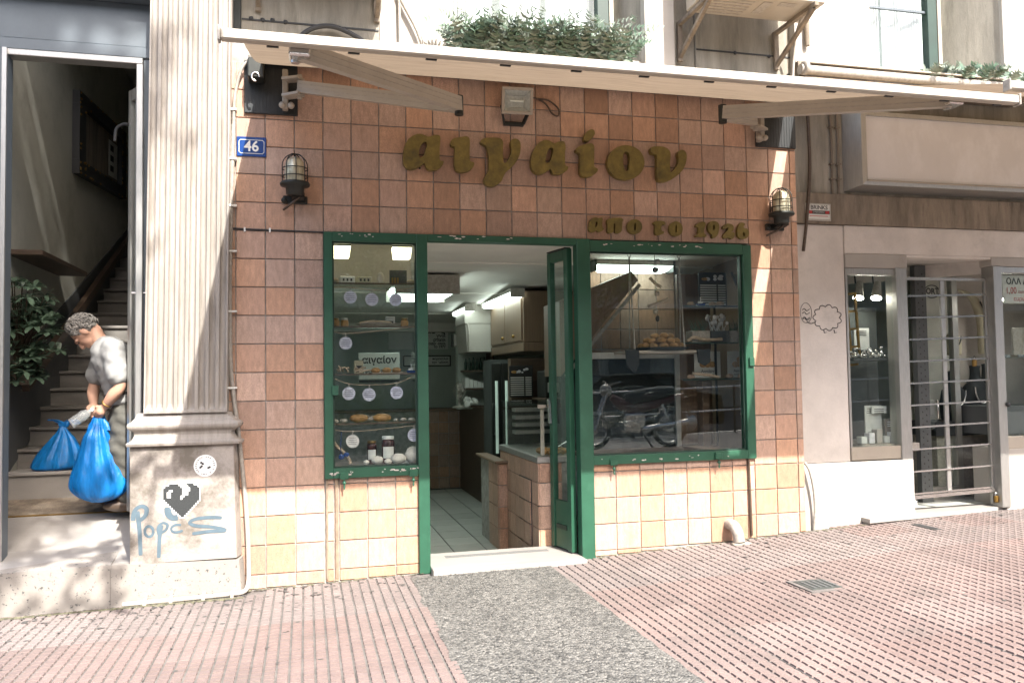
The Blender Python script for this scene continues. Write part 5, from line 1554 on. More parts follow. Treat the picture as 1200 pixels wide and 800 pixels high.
# spray painted word and stickers on the plinth
for pts, wdt in GRAFFITI:
    P = smooth_line([(x, 0, z) for x, z in pts], 6)
    vs, fs = [], []
    for i, p in enumerate(P):
        d = (P[min(i+1, len(P)-1)]-P[max(i-1, 0)]).normalized()
        nrm = Vector((-d.z, 0, d.x))
        e = wdt/2*(0.96+0.07*math.sin(i*.31))
        if i == 0 or i == len(P)-1:
            e *= 0.75
        for s_ in (-1, 1):
            q_ = p+nrm*e*s_
            vs.append((q_.x, YF-0.0015-0.00003*i, q_.z))
    fs = [(2*i, 2*i+1, 2*i+3, 2*i+2) for i in range(len(P)-1)]
    MB().add(vs, fs).build('graffiti', 'spray', pl_)
rows_h = ["...#####....####...", ".########wwww#####.", "##########wwww#####", "###oo#####wwww#####", "##oo######www######", "##oo######www######", "##oo#####ww########", "#########w#########", ".##################", "..################.", "...##############..", "....############...", ".....##########....", "......########.....", ".......######......", "........####.......", ".........##........"]
hx0, hx1, hz0, hz1 = -0.449, -0.221, 0.502, 0.725
cw, chh = (hx1-hx0)/19, (hz1-hz0)/len(rows_h)
m_, mw = MB(), MB()
for j, row in enumerate(rows_h):
    for i, ch in enumerate(row):
        x, z = hx0+cw*i, hz1-chh*(j+1)
        if ch == '#':
            m_.quad((x, YF-0.004, z), (x+cw, YF-0.004, z), (x+cw, YF-0.004, z+chh), (x, YF-0.004, z+chh))
def cell(i, j):
    return rows_h[j//3][i//3] if 0 <= j//3 < len(rows_h) and 0 <= i//3 < 19 and j >= 0 and i >= 0 else '.'
for j in range(-1, 3*len(rows_h)+1):                     # white border one third of a cell wide, and the highlights
    for i in range(-1, 58):
        if cell(i, j) == '#' or not any(cell(i+a, j+b_) != '.' for a in (-1, 0, 1) for b_ in (-1, 0, 1)):
            continue
        x, z = hx0+cw/3*i, hz1-chh/3*(j+1)
        mw.quad((x, YF-0.004, z), (x+cw/3, YF-0.004, z), (x+cw/3, YF-0.004, z+chh/3), (x, YF-0.004, z+chh/3))
m_.build('heart_sticker', 'heart', pl_)
mw.build('heart_border', 'white_paint', pl_)
MB().lathe([(0, -0.001), (0.073, -0.001), (0.073, 0.001), (0, 0.001)], (-0.186, YF-0.002, 0.839), 'Y', 28, False).build('round_sticker', 'disc' if False else 'white_paint', pl_)
m_ = MB()
q = random.Random(8)
for k in range(26):
    a = 2*math.pi*k/26
    if q.random() < .75:
        m_.ball((-0.186+.058*math.cos(a), YF-.0036, .839+.058*math.sin(a)), q.uniform(.003, .006), .0005, .003, seg=6, ring=4)
for dx, dz in ((-.025, .02), (-.015, .012), (-.022, -.004), (-.03, -.012), (.02, -.016), (.028, -.012)):
    m_.ball((-0.186+dx, YF-.0036, .839+dz), .008, .0005, .007, seg=7, ring=4)
m_.build('sticker_print', 'ink', pl_)

# ------------------------------------------------------------------ entrance landing and stairwell
en = struct(MB().add([(-1.95, -0.122, -0.12), (-0.766, -0.122, -0.12), (-0.766, 0.30, -0.12), (-1.95, 0.30, -0.12),
                      (-1.95, -0.122, 0.202), (-0.766, -0.122, 0.218), (-0.766, 0.248, 0.272), (-1.95, 0.248, 0.272)],
                     [(0, 3, 2, 1), (4, 5, 6, 7), (0, 1, 5, 4), (1, 2, 6, 5), (2, 3, 7, 6), (3, 0, 4, 7)]).build('entrance_step', 'block'))
def slab(name, y0, y1, z0, z1, m, x0=-1.95, x1=-0.30, t=0.25):
    return struct(MB().add([(x0, y0, z0-t), (x1, y0, z0-t), (x1, y1, z1-t), (x0, y1, z1-t), (x0, y0, z0), (x1, y0, z0), (x1, y1, z1), (x0, y1, z1)],
                           [(0, 3, 2, 1), (4, 5, 6, 7), (0, 1, 5, 4), (1, 2, 6, 5), (2, 3, 7, 6), (3, 0, 4, 7)]).build(name, m))
slab('entrance_slab', -0.118, 0.246, 0.2065, 0.2765, 'marble_plain', x1=-0.655, t=0.02)
slab('entrance_ramp', 0.252, 0.640, 0.272, 0.448, 'marble_plain')
slab('threshold_strip', 0.642, 0.655, 0.452, 0.458, 'gold')
slab('hall_floor', 0.657, 1.02, 0.455, 0.532, 'concrete_beam')
sx = thing('staircase', 'straight grey marble staircase rising into the dim stairwell', 'stairs', (-1.0, 1.0, 0.5))
for i in range(15):
    y = 1.0+0.28*i
    z = 0.735+0.1575*i
    MB().box(-1.745, 0.2, y, y+0.30, z-0.45 if i else 0.3, z-0.032).build('riser', 'marble_plain' if i < 1 else 'stair', sx)
    MB().box(-1.745, 0.2, y-0.025, y+0.30, z-0.030, z, 0.006).build('tread', 'marble_plain' if i < 1 else 'stair', sx)
struct(MB().box(-1.90, -1.75, 0.16, 7.0, 0, 6.0).build('stairwell_wall', 'plaster_in'))
struct(MB().box(0.2, 0.35, 0.16, 0.4, 3.8, 6.0).build('stairwell_side_wall', 'plaster_in'))
struct(MB().box(-0.33, -0.2, 0.14, 7.0, 0, 6.0).build('stairwell_inner_wall', 'plaster_in'))
struct(MB().box(-1.9, 0.3, 6.2, 6.4, 0, 6.0).build('stairwell_back_wall', 'plaster_in'))
struct(MB().box(-1.9, 0.3, 0.18, 6.4, 5.4, 5.6).build('stairwell_ceiling', 'plaster_in'))
pp = [(0.2, 0.35), (0.2, 1.16), (1.0, 1.50), (2.21, 2.02), (5.32, 3.36), (6.1, 3.70), (6.1, 2.9)]
m_ = MB()
nn = len(pp)
m_.add([(-1.749, y, z) for y, z in pp]+[(-1.738, y, z) for y, z in pp], [tuple(range(nn, 2*nn)), tuple(reversed(range(nn)))]+[(k, (k+1) % nn, nn+(k+1) % nn, nn+k) for k in range(nn)])
dd = tag(m_.build('dado_panel', 'dado'), 'sloping dark grey dado band along the stairwell wall', 'wall panel')
hr = thing('handrail', 'dark wooden handrail sloping up the stairwell wall on brackets', 'handrail', (-1.69, 1.3, 1.4))
MB().bar((-1.68, 1.24, 1.385), (-1.68, 5.6, 3.43), 0.05, 0.085).build('rail', 'wood', hr)
for t in (0.02, 0.25, 0.5, 0.75):
    y, z = 1.24+4.36*t, 1.385+2.045*t
    MB().tube([(-1.74, y, z-.07), (-1.68, y, z-.07), (-1.68, y, z-.02)], 0.009, 6).build('bracket', 'steel', hr)
nb = thing('notice_frame', 'ornate dark frame with a notice sheet high on the stairwell wall', 'picture frame', (-1.74, 3.8, 4))
def wall_quad(y0, y1, lo, hi, x0, x1, name, m):
    sl = 0.095
    zl = lambda y: 3.47+lo+(y-2.78)*sl
    zh = lambda y: 3.47+hi+(y-2.78)*sl
    return MB().add([(x0, y0, zl(y0)), (x0, y1, zl(y1)), (x0, y1, zh(y1)), (x0, y0, zh(y0)), (x1, y0, zl(y0)), (x1, y1, zl(y1)), (x1, y1, zh(y1)), (x1, y0, zh(y0))],
                    [(0, 1, 2, 3), (7, 6, 5, 4), (0, 4, 5, 1), (1, 5, 6, 2), (2, 6, 7, 3), (3, 7, 4, 0)]).build(name, m, nb)
wall_quad(2.78, 4.95, 0.0, 0.14, -1.748, -1.68, 'frame_rail', 'ink')
wall_quad(2.78, 4.95, 0.70, 0.83, -1.748, -1.68, 'frame_rail', 'ink')
wall_quad(2.78, 3.02, 0.141, 0.699, -1.748, -1.68, 'frame_rail', 'ink')
wall_quad(4.70, 4.95, 0.141, 0.699, -1.748, -1.68, 'frame_rail', 'ink')
wall_quad(3.021, 4.699, 0.142, 0.698, -1.748, -1.735, 'backing', 'concrete_beam')
wall_quad(4.25, 4.69, 0.20, 0.62, -1.734, -1.730, 'sheet', 'paper')
for k in range(3):
    wall_quad(4.32+.0*k, 4.48, .26+.12*k, .33+.12*k, -1.7295, -1.728, 'print_block', 'ink')
m_ = MB()
for k in range(60):
    e = q.choice([0, 1, 2, 3])
    y = q.uniform(2.78, 4.95) if e < 2 else q.choice([3.0, 2.82, 4.72, 4.92])
    h = q.choice([.13, .01, .71, .82]) if e < 2 else q.uniform(0, .83)
    m_.ball((-1.678, y, 3.47+h+(y-2.78)*.095), .012, .018, .012, jit=.3, seg=6, ring=4)
m_.build('carving', 'gold', nb)
tag(MB().box(-1.748, -1.50, 1.0, 2.35, 2.40, 2.44, .004).build('wall_shelf', 'wood'), 'dark wooden shelf on the stairwell wall above the leafy plant', 'shelf')

# leafy plant beside the door jamb
pn = thing('umbrella_plant', 'dark green umbrella plant with broad glossy leaves hanging on the stairwell wall', 'plant', (-1.62, 1.0, 1.6))
q = random.Random(12)
m_ = MB()
ms = MB()
def leaf(m_, b_, d, ln, wd, droop=0.25):
    d = d.normalized()
    s_ = d.cross(Vector((0, 0, 1)))
    s_ = s_.normalized() if s_.length > .1 else Vector((1, 0, 0))
    pts = []
    prof_ = [(0, .12), (.25, .62), (.55, 1.0), (.8, .8), (1.0, .15)]
    vs = []
    for t, w_ in prof_:
        c = b_+d*ln*t-Vector((0, 0, droop*ln*t*t))
        vs += [c-s_*wd*w_/2+Vector((0, 0, .008*w_)), c, c+s_*wd*w_/2+Vector((0, 0, .008*w_))]
    fs = []
    for i in range(len(prof_)-1):
        for k in range(2):
            fs.append((i*3+k, i*3+k+1, i*3+k+4, i*3+k+3))
    m_.add(vs, fs, True)
for k in range(74):
    while True:
        c = Vector((q.uniform(-1.70, -1.40), q.uniform(0.75, 1.35), q.uniform(1.40, 2.20)))
        u = ((c.x+1.64)/0.25)**2+((c.y-1.0)/.36)**2+((c.z-1.80)/.42)**2
        if u < 1 or (u < 1.3 and q.random() < .2):
            break
    nl = q.randint(5, 8)
    out = Vector((q.uniform(0, .6), q.uniform(-1, .1), q.uniform(-.1, .6)))
    for j in range(nl):
        a = 2*math.pi*j/nl+q.uniform(-.2, .2)
        d = Vector((math.cos(a), math.sin(a)*.7, 0.2))+out*.45+Vector((0, 0, math.sin(a)*.45))
        leaf(m_, c, d, q.uniform(.075, .125), q.uniform(.036, .052), q.uniform(.1, .5))
    ms.tube([(-1.68, 1.05, 1.5), ((c.x-1.68)/2, (c.y+1.05)/2, (c.z+1.5)/2+.05), c], .005, 4)
m_.build('leaves', 'leaf', pn, kind='stuff')
ms.build('stems', 'wood', pn)
MB().lathe([(0, -.12), (.06, -.12), (.085, .05), (.08, .05), (.06, -.1), (0, -.1)], (-1.655, 1.05, 1.52), n=14).build('pot', 'concrete_beam', pn)

# ------------------------------------------------------------------ door surround of the entrance
es = thing('entrance_frame', 'slate grey metal entrance door frame and header left of the pillar', 'door frame', (-1.05, 0.1, 0.3))
MB().box(-1.95, -0.52, 0.10, 0.20, 3.745, 4.05, .004).build('header', 'header', es)
MB().box(-1.95, -0.52, 0.085, 0.20, 3.665, 3.742, .004).build('lower_rail', 'header', es)
MB().box(-1.47, -0.62, 0.075, 0.19, 3.62, 3.662, .004).build('door_head', 'alu', es)
MB().box(-1.95, -0.52, -0.02, 0.14, 4.052, 4.20, .006).build('cornice', 'header', es)
MB().box(-1.95, -0.52, -0.10, 0.14, 4.21, 4.6).build('fascia', 'marble', es)
MB().box(-1.60, -1.463, 0.075, 0.19, 0.24, 3.662, .004).build('jamb', 'header', es)
MB().box(-1.490, -1.462, 0.055, 0.0745, 0.24, 3.66).build('jamb_edge', 'alu', es)
MB().box(-0.662, -0.618, 0.075, 0.19, 0.27, 3.62, .004).build('jamb', 'alu', es)
MB().box(-0.617, -0.56, 0.10, 0.2, 0.25, 3.745).build('jamb', 'header', es)
MB().tube([(-0.69, 0.10, 2.02), (-0.58, 0.10, 2.02)], .008, 6).build('stay', 'steel', es)
struct(MB().box(-1.98, -1.60, 0.12, 0.3, 0, 4.6).build('side_wall', 'render'))
ed = thing('entrance_door', 'open aluminium entrance door leaf standing beside the pillar', 'door', (-0.66, 0.2, 0.5))
a_, b_ = Vector((-0.655, 0.195, 0)), Vector((-0.738, 0.33, 0))
dv = (b_-a_).normalized()
for p, w_ in ((a_+dv*.02, .04), (b_-dv*.02, .045)):
    MB().bar(p+Vector((0, 0, .50)), p+Vector((0, 0, 3.50)), w_, .04, upv=dv).build('stile', 'alu', ed)
MB().bar(a_+dv*.045+Vector((0, 0, 3.46)), b_-dv*.045+Vector((0, 0, 3.46)), .04, .08).build('top_rail', 'alu', ed)
MB().bar(a_+dv*.045+Vector((0, 0, .58)), b_-dv*.045+Vector((0, 0, .58)), .04, .16).build('bottom_rail', 'alu', ed)
MB().bar(a_+dv*.045+Vector((0, 0, 2.04)), b_-dv*.045+Vector((0, 0, 2.04)), .006, 2.75).build('pane', 'glass_thin', ed)
MB().tube(smooth_line([(-0.76, .33, 3.26), (-0.80, .36, 3.27), (-0.85, .38, 3.24), (-0.86, .38, 3.15)]), .012, 6).build('closer_arm', 'ink', ed)

# ------------------------------------------------------------------ man with bags
pr_ = thing('person', 'grey haired man in a grey short sleeved shirt over a blue bag', 'person', (-0.80, 0.6, 0.46))
def fuse(m_, voxel, smooth=4):
    """grow one continuous skin over overlapping volumes"""
    me = bpy.data.meshes.new('tmp')
    me.from_pydata(m_.v, [], m_.f)
    o = bpy.data.objects.new('tmp', me)
    C.objects.link(o)
    rm = o.modifiers.new('r', 'REMESH')
    rm.mode = 'VOXEL'
    rm.voxel_size = voxel
    sm = o.modifiers.new('sm', 'SMOOTH')
    sm.iterations = smooth
    sm.factor = 0.5
    me2 = bpy.data.meshes.new_from_object(o.evaluated_get(bpy.context.evaluated_depsgraph_get()))
    bpy.data.objects.remove(o)
    me2.polygons.foreach_set('use_smooth', [True]*len(me2.polygons))
    return me2
def limb(m_, pts, radii, n=14):
    P = smooth_line(pts, 6)
    Q = smooth_line([(r_, 0, 0) for r_ in radii], 6)
    m_.tube(P, .03, n, radii=[max(.004, q_.x) for q_ in Q])
    for p, r_ in ((P[0], radii[0]), (P[-1], radii[-1])):
        m_.ball(p, r_, seg=12, ring=8)
def trunk(m_, keys, extra=0.0):
    """keys: (x, y, z, front-back radius, side radius)"""
    A = smooth_line([k[:3] for k in keys], 5)
    B = smooth_line([(k[3], k[4], 0) for k in keys], 5)
    tilt_ = Euler((0, R(-24), 0)).to_matrix()
    for p, b in zip(A, B):
        m_.ball(p, b.x+extra, b.y+extra, .07+extra*.5, 18, 10, rot=tilt_)
TORSO = [(-0.815, .62, 1.19, .115, .155), (-0.82, .62, 1.29, .112, .150), (-0.845, .62, 1.40, .112, .150), (-0.885, .62, 1.51, .118, .165), (-0.925, .62, 1.60, .112, .175), (-0.955, .62, 1.665, .080, .14)]
HC = Vector((-1.105, .612, 1.785))
HU = Vector((-0.90, 0.0, 0.32)).normalized()
HY = Vector((0, 1, 0))
HF = Vector((-HU.z, 0, HU.x)).normalized()
HF = HF if HF.z < 0 else -HF
HR = Matrix((HU, HY, HF)).transposed()
def hp(u, f, y=0.0):
    return HC+HU*u+HF*f+HY*y
SHN, SHF = (-0.880, .455, 1.645), (-0.985, .775, 1.650)
ARM_N = [(-0.885, .47, 1.64), (-0.850, .43, 1.53), (-0.822, .405, 1.385), (-0.872, .425, 1.312), (-0.936, .470, 1.232)]
ARM_F = [(-0.985, .76, 1.65), (-1.035, .795, 1.53), (-1.075, .785, 1.395), (-1.072, .73, 1.325), (-1.050, .65, 1.248)]
b = MB()
trunk(b, TORSO)
limb(b, [(-0.965, .615, 1.66), (-1.01, .612, 1.72), tuple(hp(-.06, -.02))], [.065, .058, .056])
b.ball(hp(0.005, -0.005), .103, .078, .096, 20, 14, rot=HR)
b.ball(hp(-.035, .045), .074, .060, .056, 16, 12, rot=HR)
b.ball(hp(-.088, .068), .032, .036, .032, 12, 9, rot=HR)
limb(b, [tuple(hp(.004, .094)), tuple(hp(-.018, .110)), tuple(hp(-.032, .118))], [.010, .013, .014], 10)
b.ball(hp(-.036, .106, .011), .010)
b.ball(hp(-.036, .106, -.011), .010)
limb(b, [tuple(hp(.018, .082, -.045)), tuple(hp(.022, .095)), tuple(hp(.018, .082, .045))], [.012, .014, .012], 9)
limb(b, [tuple(hp(-.062, .094, -.022)), tuple(hp(-.061, .101)), tuple(hp(-.062, .094, .022))], [.007, .009, .007], 8)
limb(b, [tuple(hp(-.073, .092, -.018)), tuple(hp(-.074, .098)), tuple(hp(-.073, .092, .018))], [.007, .009, .007], 8)
for s_ in (-1, 1):
    b.ball(hp(-.012, .0, .080*s_), .034, .012, .020, 12, 9, rot=HR)
    b.ball(hp(-.036, .004, .078*s_), .012, .010, .011, rot=HR)
limb(b, ARM_N, [.060, .050, .041, .043, .027])
limb(b, ARM_F, [.060, .050, .041, .042, .027])
for hip, kne, ank, toe in (((-0.80, .53, 1.16), (-0.835, .50, .86), (-0.775, .52, .56), (-0.88, .50, .51)), ((-0.83, .71, 1.16), (-0.895, .71, .86), (-0.855, .74, .57), (-0.96, .73, .52))):
    limb(b, [hip, ((hip[0]+kne[0])/2, (hip[1]+kne[1])/2, (hip[2]+kne[2])/2), kne, ((kne[0]+ank[0])/2+.02, (kne[1]+ank[1])/2, (kne[2]+ank[2])/2+.04), ank], [.088, .078, .058, .054, .038])
    limb(b, [ank, toe], [.038, .030], 10)
def hand(wrist, d, side, nrm, curl):
    """palm, four bent fingers of unequal length and a thumb leaving the side of the palm"""
    w_, d, side, nrm = Vector(wrist), Vector(d).normalized(), Vector(side).normalized(), Vector(nrm).normalized()
    b.ball(w_+d*.045, .034, .034, .034, 12, 9)
    limb(b, [tuple(w_), tuple(w_+d*.05)], [.026, .030], 10)
    for k, ln in enumerate((.030, .034, .032, .025)):
        k0 = w_+d*.070+side*(.026-.0175*k)
        limb(b, [tuple(w_+d*.045+side*(.020-.0135*k)), tuple(k0)], [.013, .011], 8)
        p1 = k0+(d*.75+nrm*.5*curl).normalized()*ln
        p2 = p1+(d*.15+nrm*curl).normalized()*ln*.8
        p3 = p2+(nrm*.6*curl-d*.75).normalized()*ln*.65
        limb(b, [tuple(k0), tuple(p1), tuple(p2), tuple(p3)], [.0105, .0100, .0092, .0080], 8)
    t0 = w_+d*.022+side*.024
    t1 = t0+side*.024+d*.018+nrm*.012
    t2 = t1+d*.022+nrm*.022-side*.004
    limb(b, [tuple(t0), tuple(t1), tuple(t2)], [.014, .0115, .0095], 8)
hand((-0.936, .470, 1.232), (-.62, .20, -.75), (-.72, -.1, .60), (.25, .95, -.1), 1.0)
hand((-1.050, .65, 1.248), (.10, -.62, -.75), (-.80, -.2, .2), (.55, .1, -.6), 1.0)
link('body', fuse(b, .0052, 3), pr_).data.materials.append(MT['skin'])
m_ = MB()
for s_ in (-1, 1):
    m_.ball(hp(.000, .092, .030*s_), .006, .011, .005, 8, 6, rot=HR)
m_.build('eyes', 'ink', pr_)
# shirt with collar, pocket and soft folds
b = MB()
trunk(b, [k for k in TORSO[1:]], .030)
for arm in (ARM_N, ARM_F):
    e = Vector(arm[1])+(Vector(arm[2])-Vector(arm[1]))*.46
    limb(b, [arm[0], arm[1], tuple(e)], [.088, .084, .088])
limb(b, [(-0.985, .545, 1.700), (-1.030, .565, 1.672), (-1.040, .61, 1.655), (-1.030, .66, 1.672), (-0.985, .68, 1.700), (-0.955, .612, 1.735), (-0.985, .545, 1.700)], [.017]*7, 8)
b.box(-1.005, -.965, .47, .53, 1.50, 1.60, .01)
sh = fuse(b, .009, 5)
sh.vertices.foreach_get
for v in sh.vertices:
    c = v.co
    f = math.sin(c.x*38+c.z*52+c.y*9+math.sin(c.z*20)*1.4)*.0030+math.sin(c.z*95-c.x*70+math.sin(c.y*30)*1.8)*.0013
    v.co = c+v.normal*f
link('shirt', sh, pr_).data.materials.append(MT['shirt'])
b = MB()
trunk(b, [(-0.815, .62, 1.13, .12, .155), (-0.815, .62, 1.22, .12, .155), (-0.82, .62, 1.30, .116, .152)], .010)
for hip, kne, hem in (((-0.80, .54, 1.15), (-0.835, .50, .86), (-0.785, .515, .60)), ((-0.83, .70, 1.15), (-0.895, .71, .86), (-0.865, .735, .61))):
    limb(b, [hip, ((hip[0]+kne[0])/2, (hip[1]+kne[1])/2, (hip[2]+kne[2])/2), kne, hem], [.112, .100, .083, .077])
tr_ = fuse(b, .010, 5)
for v in tr_.vertices:
    c = v.co
    v.co = c+v.normal*(math.sin(c.z*42+c.x*50)*.005+math.sin(c.z*80+c.y*40+math.sin(c.x*30))*.0035)
link('trousers', tr_, pr_).data.materials.append(MT['trousers'])
MB().tube([(-0.823+.138*math.cos(a), .62+.170*math.sin(a), 1.325+.02*math.cos(a)) for a in [math.pi*k/16 for k in range(33)]], .013, 8, cap=False).build('belt', 'ink', pr_)
for x, y, z in ((-0.83, .51, .515), (-0.91, .735, .525)):
    MB().ball((x, y, z), .13, .048, .045).build('shoe', 'wood', pr_)
m_ = MB()
q = random.Random(77)
m_.ball(hp(.018, -.020), .102, .088, .098, 16, 12, jit=.04, rot=HR)
n_h = 0
while n_h < 420:
    d = Vector((q.gauss(0, 1), q.gauss(0, 1), q.gauss(0, 1))).normalized()          # in head axes: up, side, face
    if not (d.x > .12 or d.z < -.05) or (d.z > .62 and d.x < .72) or d.x < -.62:
        continue
    n_h += 1
    p = HC+HU*(.018+d.x*.102)+HY*(d.y*.090)+HF*(-.018+d.z*.098)
    dw = HU*d.x+HY*d.y+HF*d.z
    t1 = dw.cross(Vector((q.uniform(-1, 1), q.uniform(-1, 1), q.uniform(-1, 1)))).normalized()
    L_ = q.uniform(.014, .030)
    pts = [p-t1*L_*.5, p+dw*L_*.40, p+t1*L_*.6+dw*L_*.55, p+t1*L_*1.05+dw*L_*.15]
    m_.tube(smooth_line(pts, 3), .005, 5, radii=None)
m_.build('hair', 'hair', pr_)
wr = Vector((-0.918, .457, 1.255))
wa = Vector((-.62, .43, -.78)).normalized()
wb = wa.orthogonal().normalized()
wc = wa.cross(wb)
MB().tube([wr+(wb*math.cos(a)+wc*math.sin(a))*.033 for a in [k*math.pi/9 for k in range(19)]], .006, 6, cap=False).build('watch', 'gold', pr_)

def plastic_bag(name, label, rings, top, seed, handles):
    t = thing(name, label, 'bag', (rings[-1][0], rings[-1][1], rings[-1][2]), None)
    q = random.Random(seed)
    n = 72
    ph = [q.uniform(0, 6.28) for _ in range(8)]
    R_ = []
    # resample the rings smoothly
    P = smooth_line([(r_[0], r_[1], r_[2]) for r_ in rings], 6)
    W = smooth_line([(r_[3], r_[4], 0) for r_ in rings], 6)
    m_ = MB()
    vs = []
    for i, (p, w_) in enumerate(zip(P, W)):
        t_ = i/(len(P)-1)
        for k in range(n):
            a = 2*math.pi*k/n
            f = 1+(.10*(1-t_)**.6+.025)*(math.sin(7*a+ph[0]+t_*1.3)*.55+math.sin(13*a+ph[1]-t_*2)*.45+math.sin(23*a+ph[2])*.3)
            f += .035*math.sin(3*a+5*t_+ph[3])*t_+.02*math.sin(9*t_+5*a+ph[4])
            vs.append((p.x+w_.x*f*math.cos(a), p.y+w_.y*f*math.sin(a), p.z+.018*math.sin(2*a+ph[5])*t_*(1-t_)*2))
    L_ = len(P)
    fs = [(i*n+k, i*n+(k+1) % n, (i+1)*n+(k+1) % n, (i+1)*n+k) for i in range(L_-1) for k in range(n)]
    m_.add(vs, [tuple(reversed(f)) for f in fs], True)
    m_.build('sack', 'bag', t)
    for h in handles:
        m_ = MB()
        P2 = smooth_line([x[:3] for x in h], 5)
        vs = []
        for i, p in enumerate(P2):
            s_ = h[min(len(h)-1, i//5)][3]
            s_ *= 1
            vs += [(p.x-s_, p.y-.01, p.z+.004), (p.x-.3*s_, p.y+.012, p.z), (p.x+.3*s_, p.y-.012, p.z+.003), (p.x+s_, p.y+.008, p.z)]
        m_.add(vs, [(i*4+k, i*4+k+1, i*4+k+5, i*4+k+4) for i in range(len(P2)-1) for k in range(3)], True)
        m_.build('handle', 'bag', t)
plastic_bag('plastic_bag', 'big bright blue plastic bag held up by the man in front of the steps',
            [(-0.985, .50, 1.15, .030, .028), (-0.985, .50, 1.09, .048, .042), (-0.99, .50, 1.02, .085, .07), (-0.985, .50, .93, .115, .09), (-0.978, .50, .83, .152, .115), (-0.968, .50, .72, .190, .135), (-0.962, .50, .645, .192, .135), (-0.965, .50, .585, .135, .11), (-0.975, .50, .550, .05, .05)],
            None, 5, [[(-1.03, .49, 1.04, .03), (-1.01, .50, 1.12, .022), (-0.985, .52, 1.185, .016)], [(-0.93, .49, 1.06, .03), (-0.955, .51, 1.13, .02), (-0.975, .53, 1.18, .015)]])
plastic_bag('plastic_bag', 'darker blue tied plastic bag standing on the first stair behind the bright one',
            [(-1.375, 1.1, 1.07, .020, .02), (-1.37, 1.1, 1.03, .040, .035), (-1.37, 1.1, .97, .085, .07), (-1.385, 1.1, .88, .14, .10), (-1.40, 1.1, .80, .172, .125), (-1.405, 1.1, .755, .18, .13), (-1.40, 1.1, .738, .12, .10), (-1.40, 1.1, .737, .02, .02)],
            None, 9, [[(-1.375, 1.1, 1.06, .02), (-1.39, 1.09, 1.10, .03), (-1.44, 1.08, 1.125, .022), (-1.455, 1.08, 1.115, .012)], [(-1.36, 1.1, 1.06, .02), (-1.33, 1.1, 1.10, .035), (-1.29, 1.1, 1.12, .03), (-1.27, 1.1, 1.08, .015)]])
bt = thing('water_bottle', 'crumpled clear plastic bottle held sideways above the blue bags', 'bottle', (-1.1, .53, 1.15))
A_, B_ = Vector((-1.170, .515, 1.112)), Vector((-1.035, .56, 1.212))
ax = (B_-A_).normalized()
pts, rad_ = [], []
for t, r_ in ((0, .012), (.01, .034), (.05, .038), (.15, .036), (.25, .038), (.40, .036), (.52, .039), (.66, .037), (.78, .026), (.86, .014), (.95, .013)):
    pts.append(A_+(B_-A_)*t)
    rad_.append(r_)
MB().tube(pts, .03, 16, radii=rad_).build('body', 'bottle', bt)
MB().tube([A_+(B_-A_)*.93, A_+(B_-A_)*1.02], .016, 12).build('cap', 'white_paint', bt)
# ------------------------------------------------------------------ neighbouring jewellery shop
ng = thing('neighbour_facade', 'cream rendered facade of the neighbouring shop with a brown concrete beam', 'facade', (5.5, 0.1, 0.1))
def prism_x(poly, z_fn, name, m, parent):
    pass
# column beside the tiles, its base and beam
MB().box(4.466, 4.962, 0.09, 0.40, 0.64, 2.660, .004).build('column', 'render', ng)
MB().box(4.466, 5.56, 0.048, 0.40, 0.03, 0.640, .008).build('base', 'white', ng)
MB().box(6.545, 7.6, 0.075, 0.45, 0.10, 0.690, .004).build('base', 'white', ng)
MB().box(4.466, 8.5, 0.06, 0.40, 2.664, 2.925, .004).build('concrete_beam', 'concrete_beam', ng)
MB().box(4.466, 8.5, 0.10, 0.40, 2.928, 3.95).build('upper_wall', 'concrete', ng)
MB().box(4.965, 8.5, 0.08, 0.40, 2.418, 2.661, .004).build('lintel', 'render', ng)
MB().box(5.586, 6.479, 0.082, 0.40, 2.396, 2.417).build('lintel_edge', 'render', ng)
MB().box(4.965, 5.585, 0.074, 0.40, 2.295, 2.417, .004).build('lintel_drop', 'white', ng)
MB().box(6.48, 8.5, 0.074, 0.40, 2.335, 2.417, .004).build('lintel_drop', 'white', ng)
# loose cable and thin pipes on the upper wall
tag(MB().tube(smooth_line([(4.62, 0.05, 3.70), (4.63, 0.05, 3.2), (4.60, 0.045, 2.85), (4.56, 0.03, 2.62), (4.535, 0.04, 2.42)]), .014, 8).build('hanging_cable', 'wood'), 'thick dark cable hanging at the corner of the tiled front', 'cable')
for x, lab in ((4.865, 'left of two thin rusty pipes on the grey wall beside the blank sign'), (4.93, 'right of two thin rusty pipes on the grey wall beside the blank sign')):
    t = thing('wall_pipe', lab, 'pipe', (x, .08, 2.93), 'thin pipes beside the blank sign')
    MB().tube([(x, .085, 3.8), (x+.005, .085, 3.4), (x, .085, 2.93)], .010, 7).build('pipe', 'concrete_beam', t)
    for z in (3.05, 3.18, 3.5):
        MB().box(x-.02, x+.02, .068, .099, z, z+.012).build('clip', 'concrete_beam', t)
tag(MB().tube(smooth_line([(4.47, .02, .66), (4.50, .0, .60), (4.535, .0, .45), (4.55, .01, .28), (4.545, .03, .10)]), .012, 7).build('loose_hose', 'cable_grey'), 'thin grey cable looping down the white base at the tile edge', 'cable')

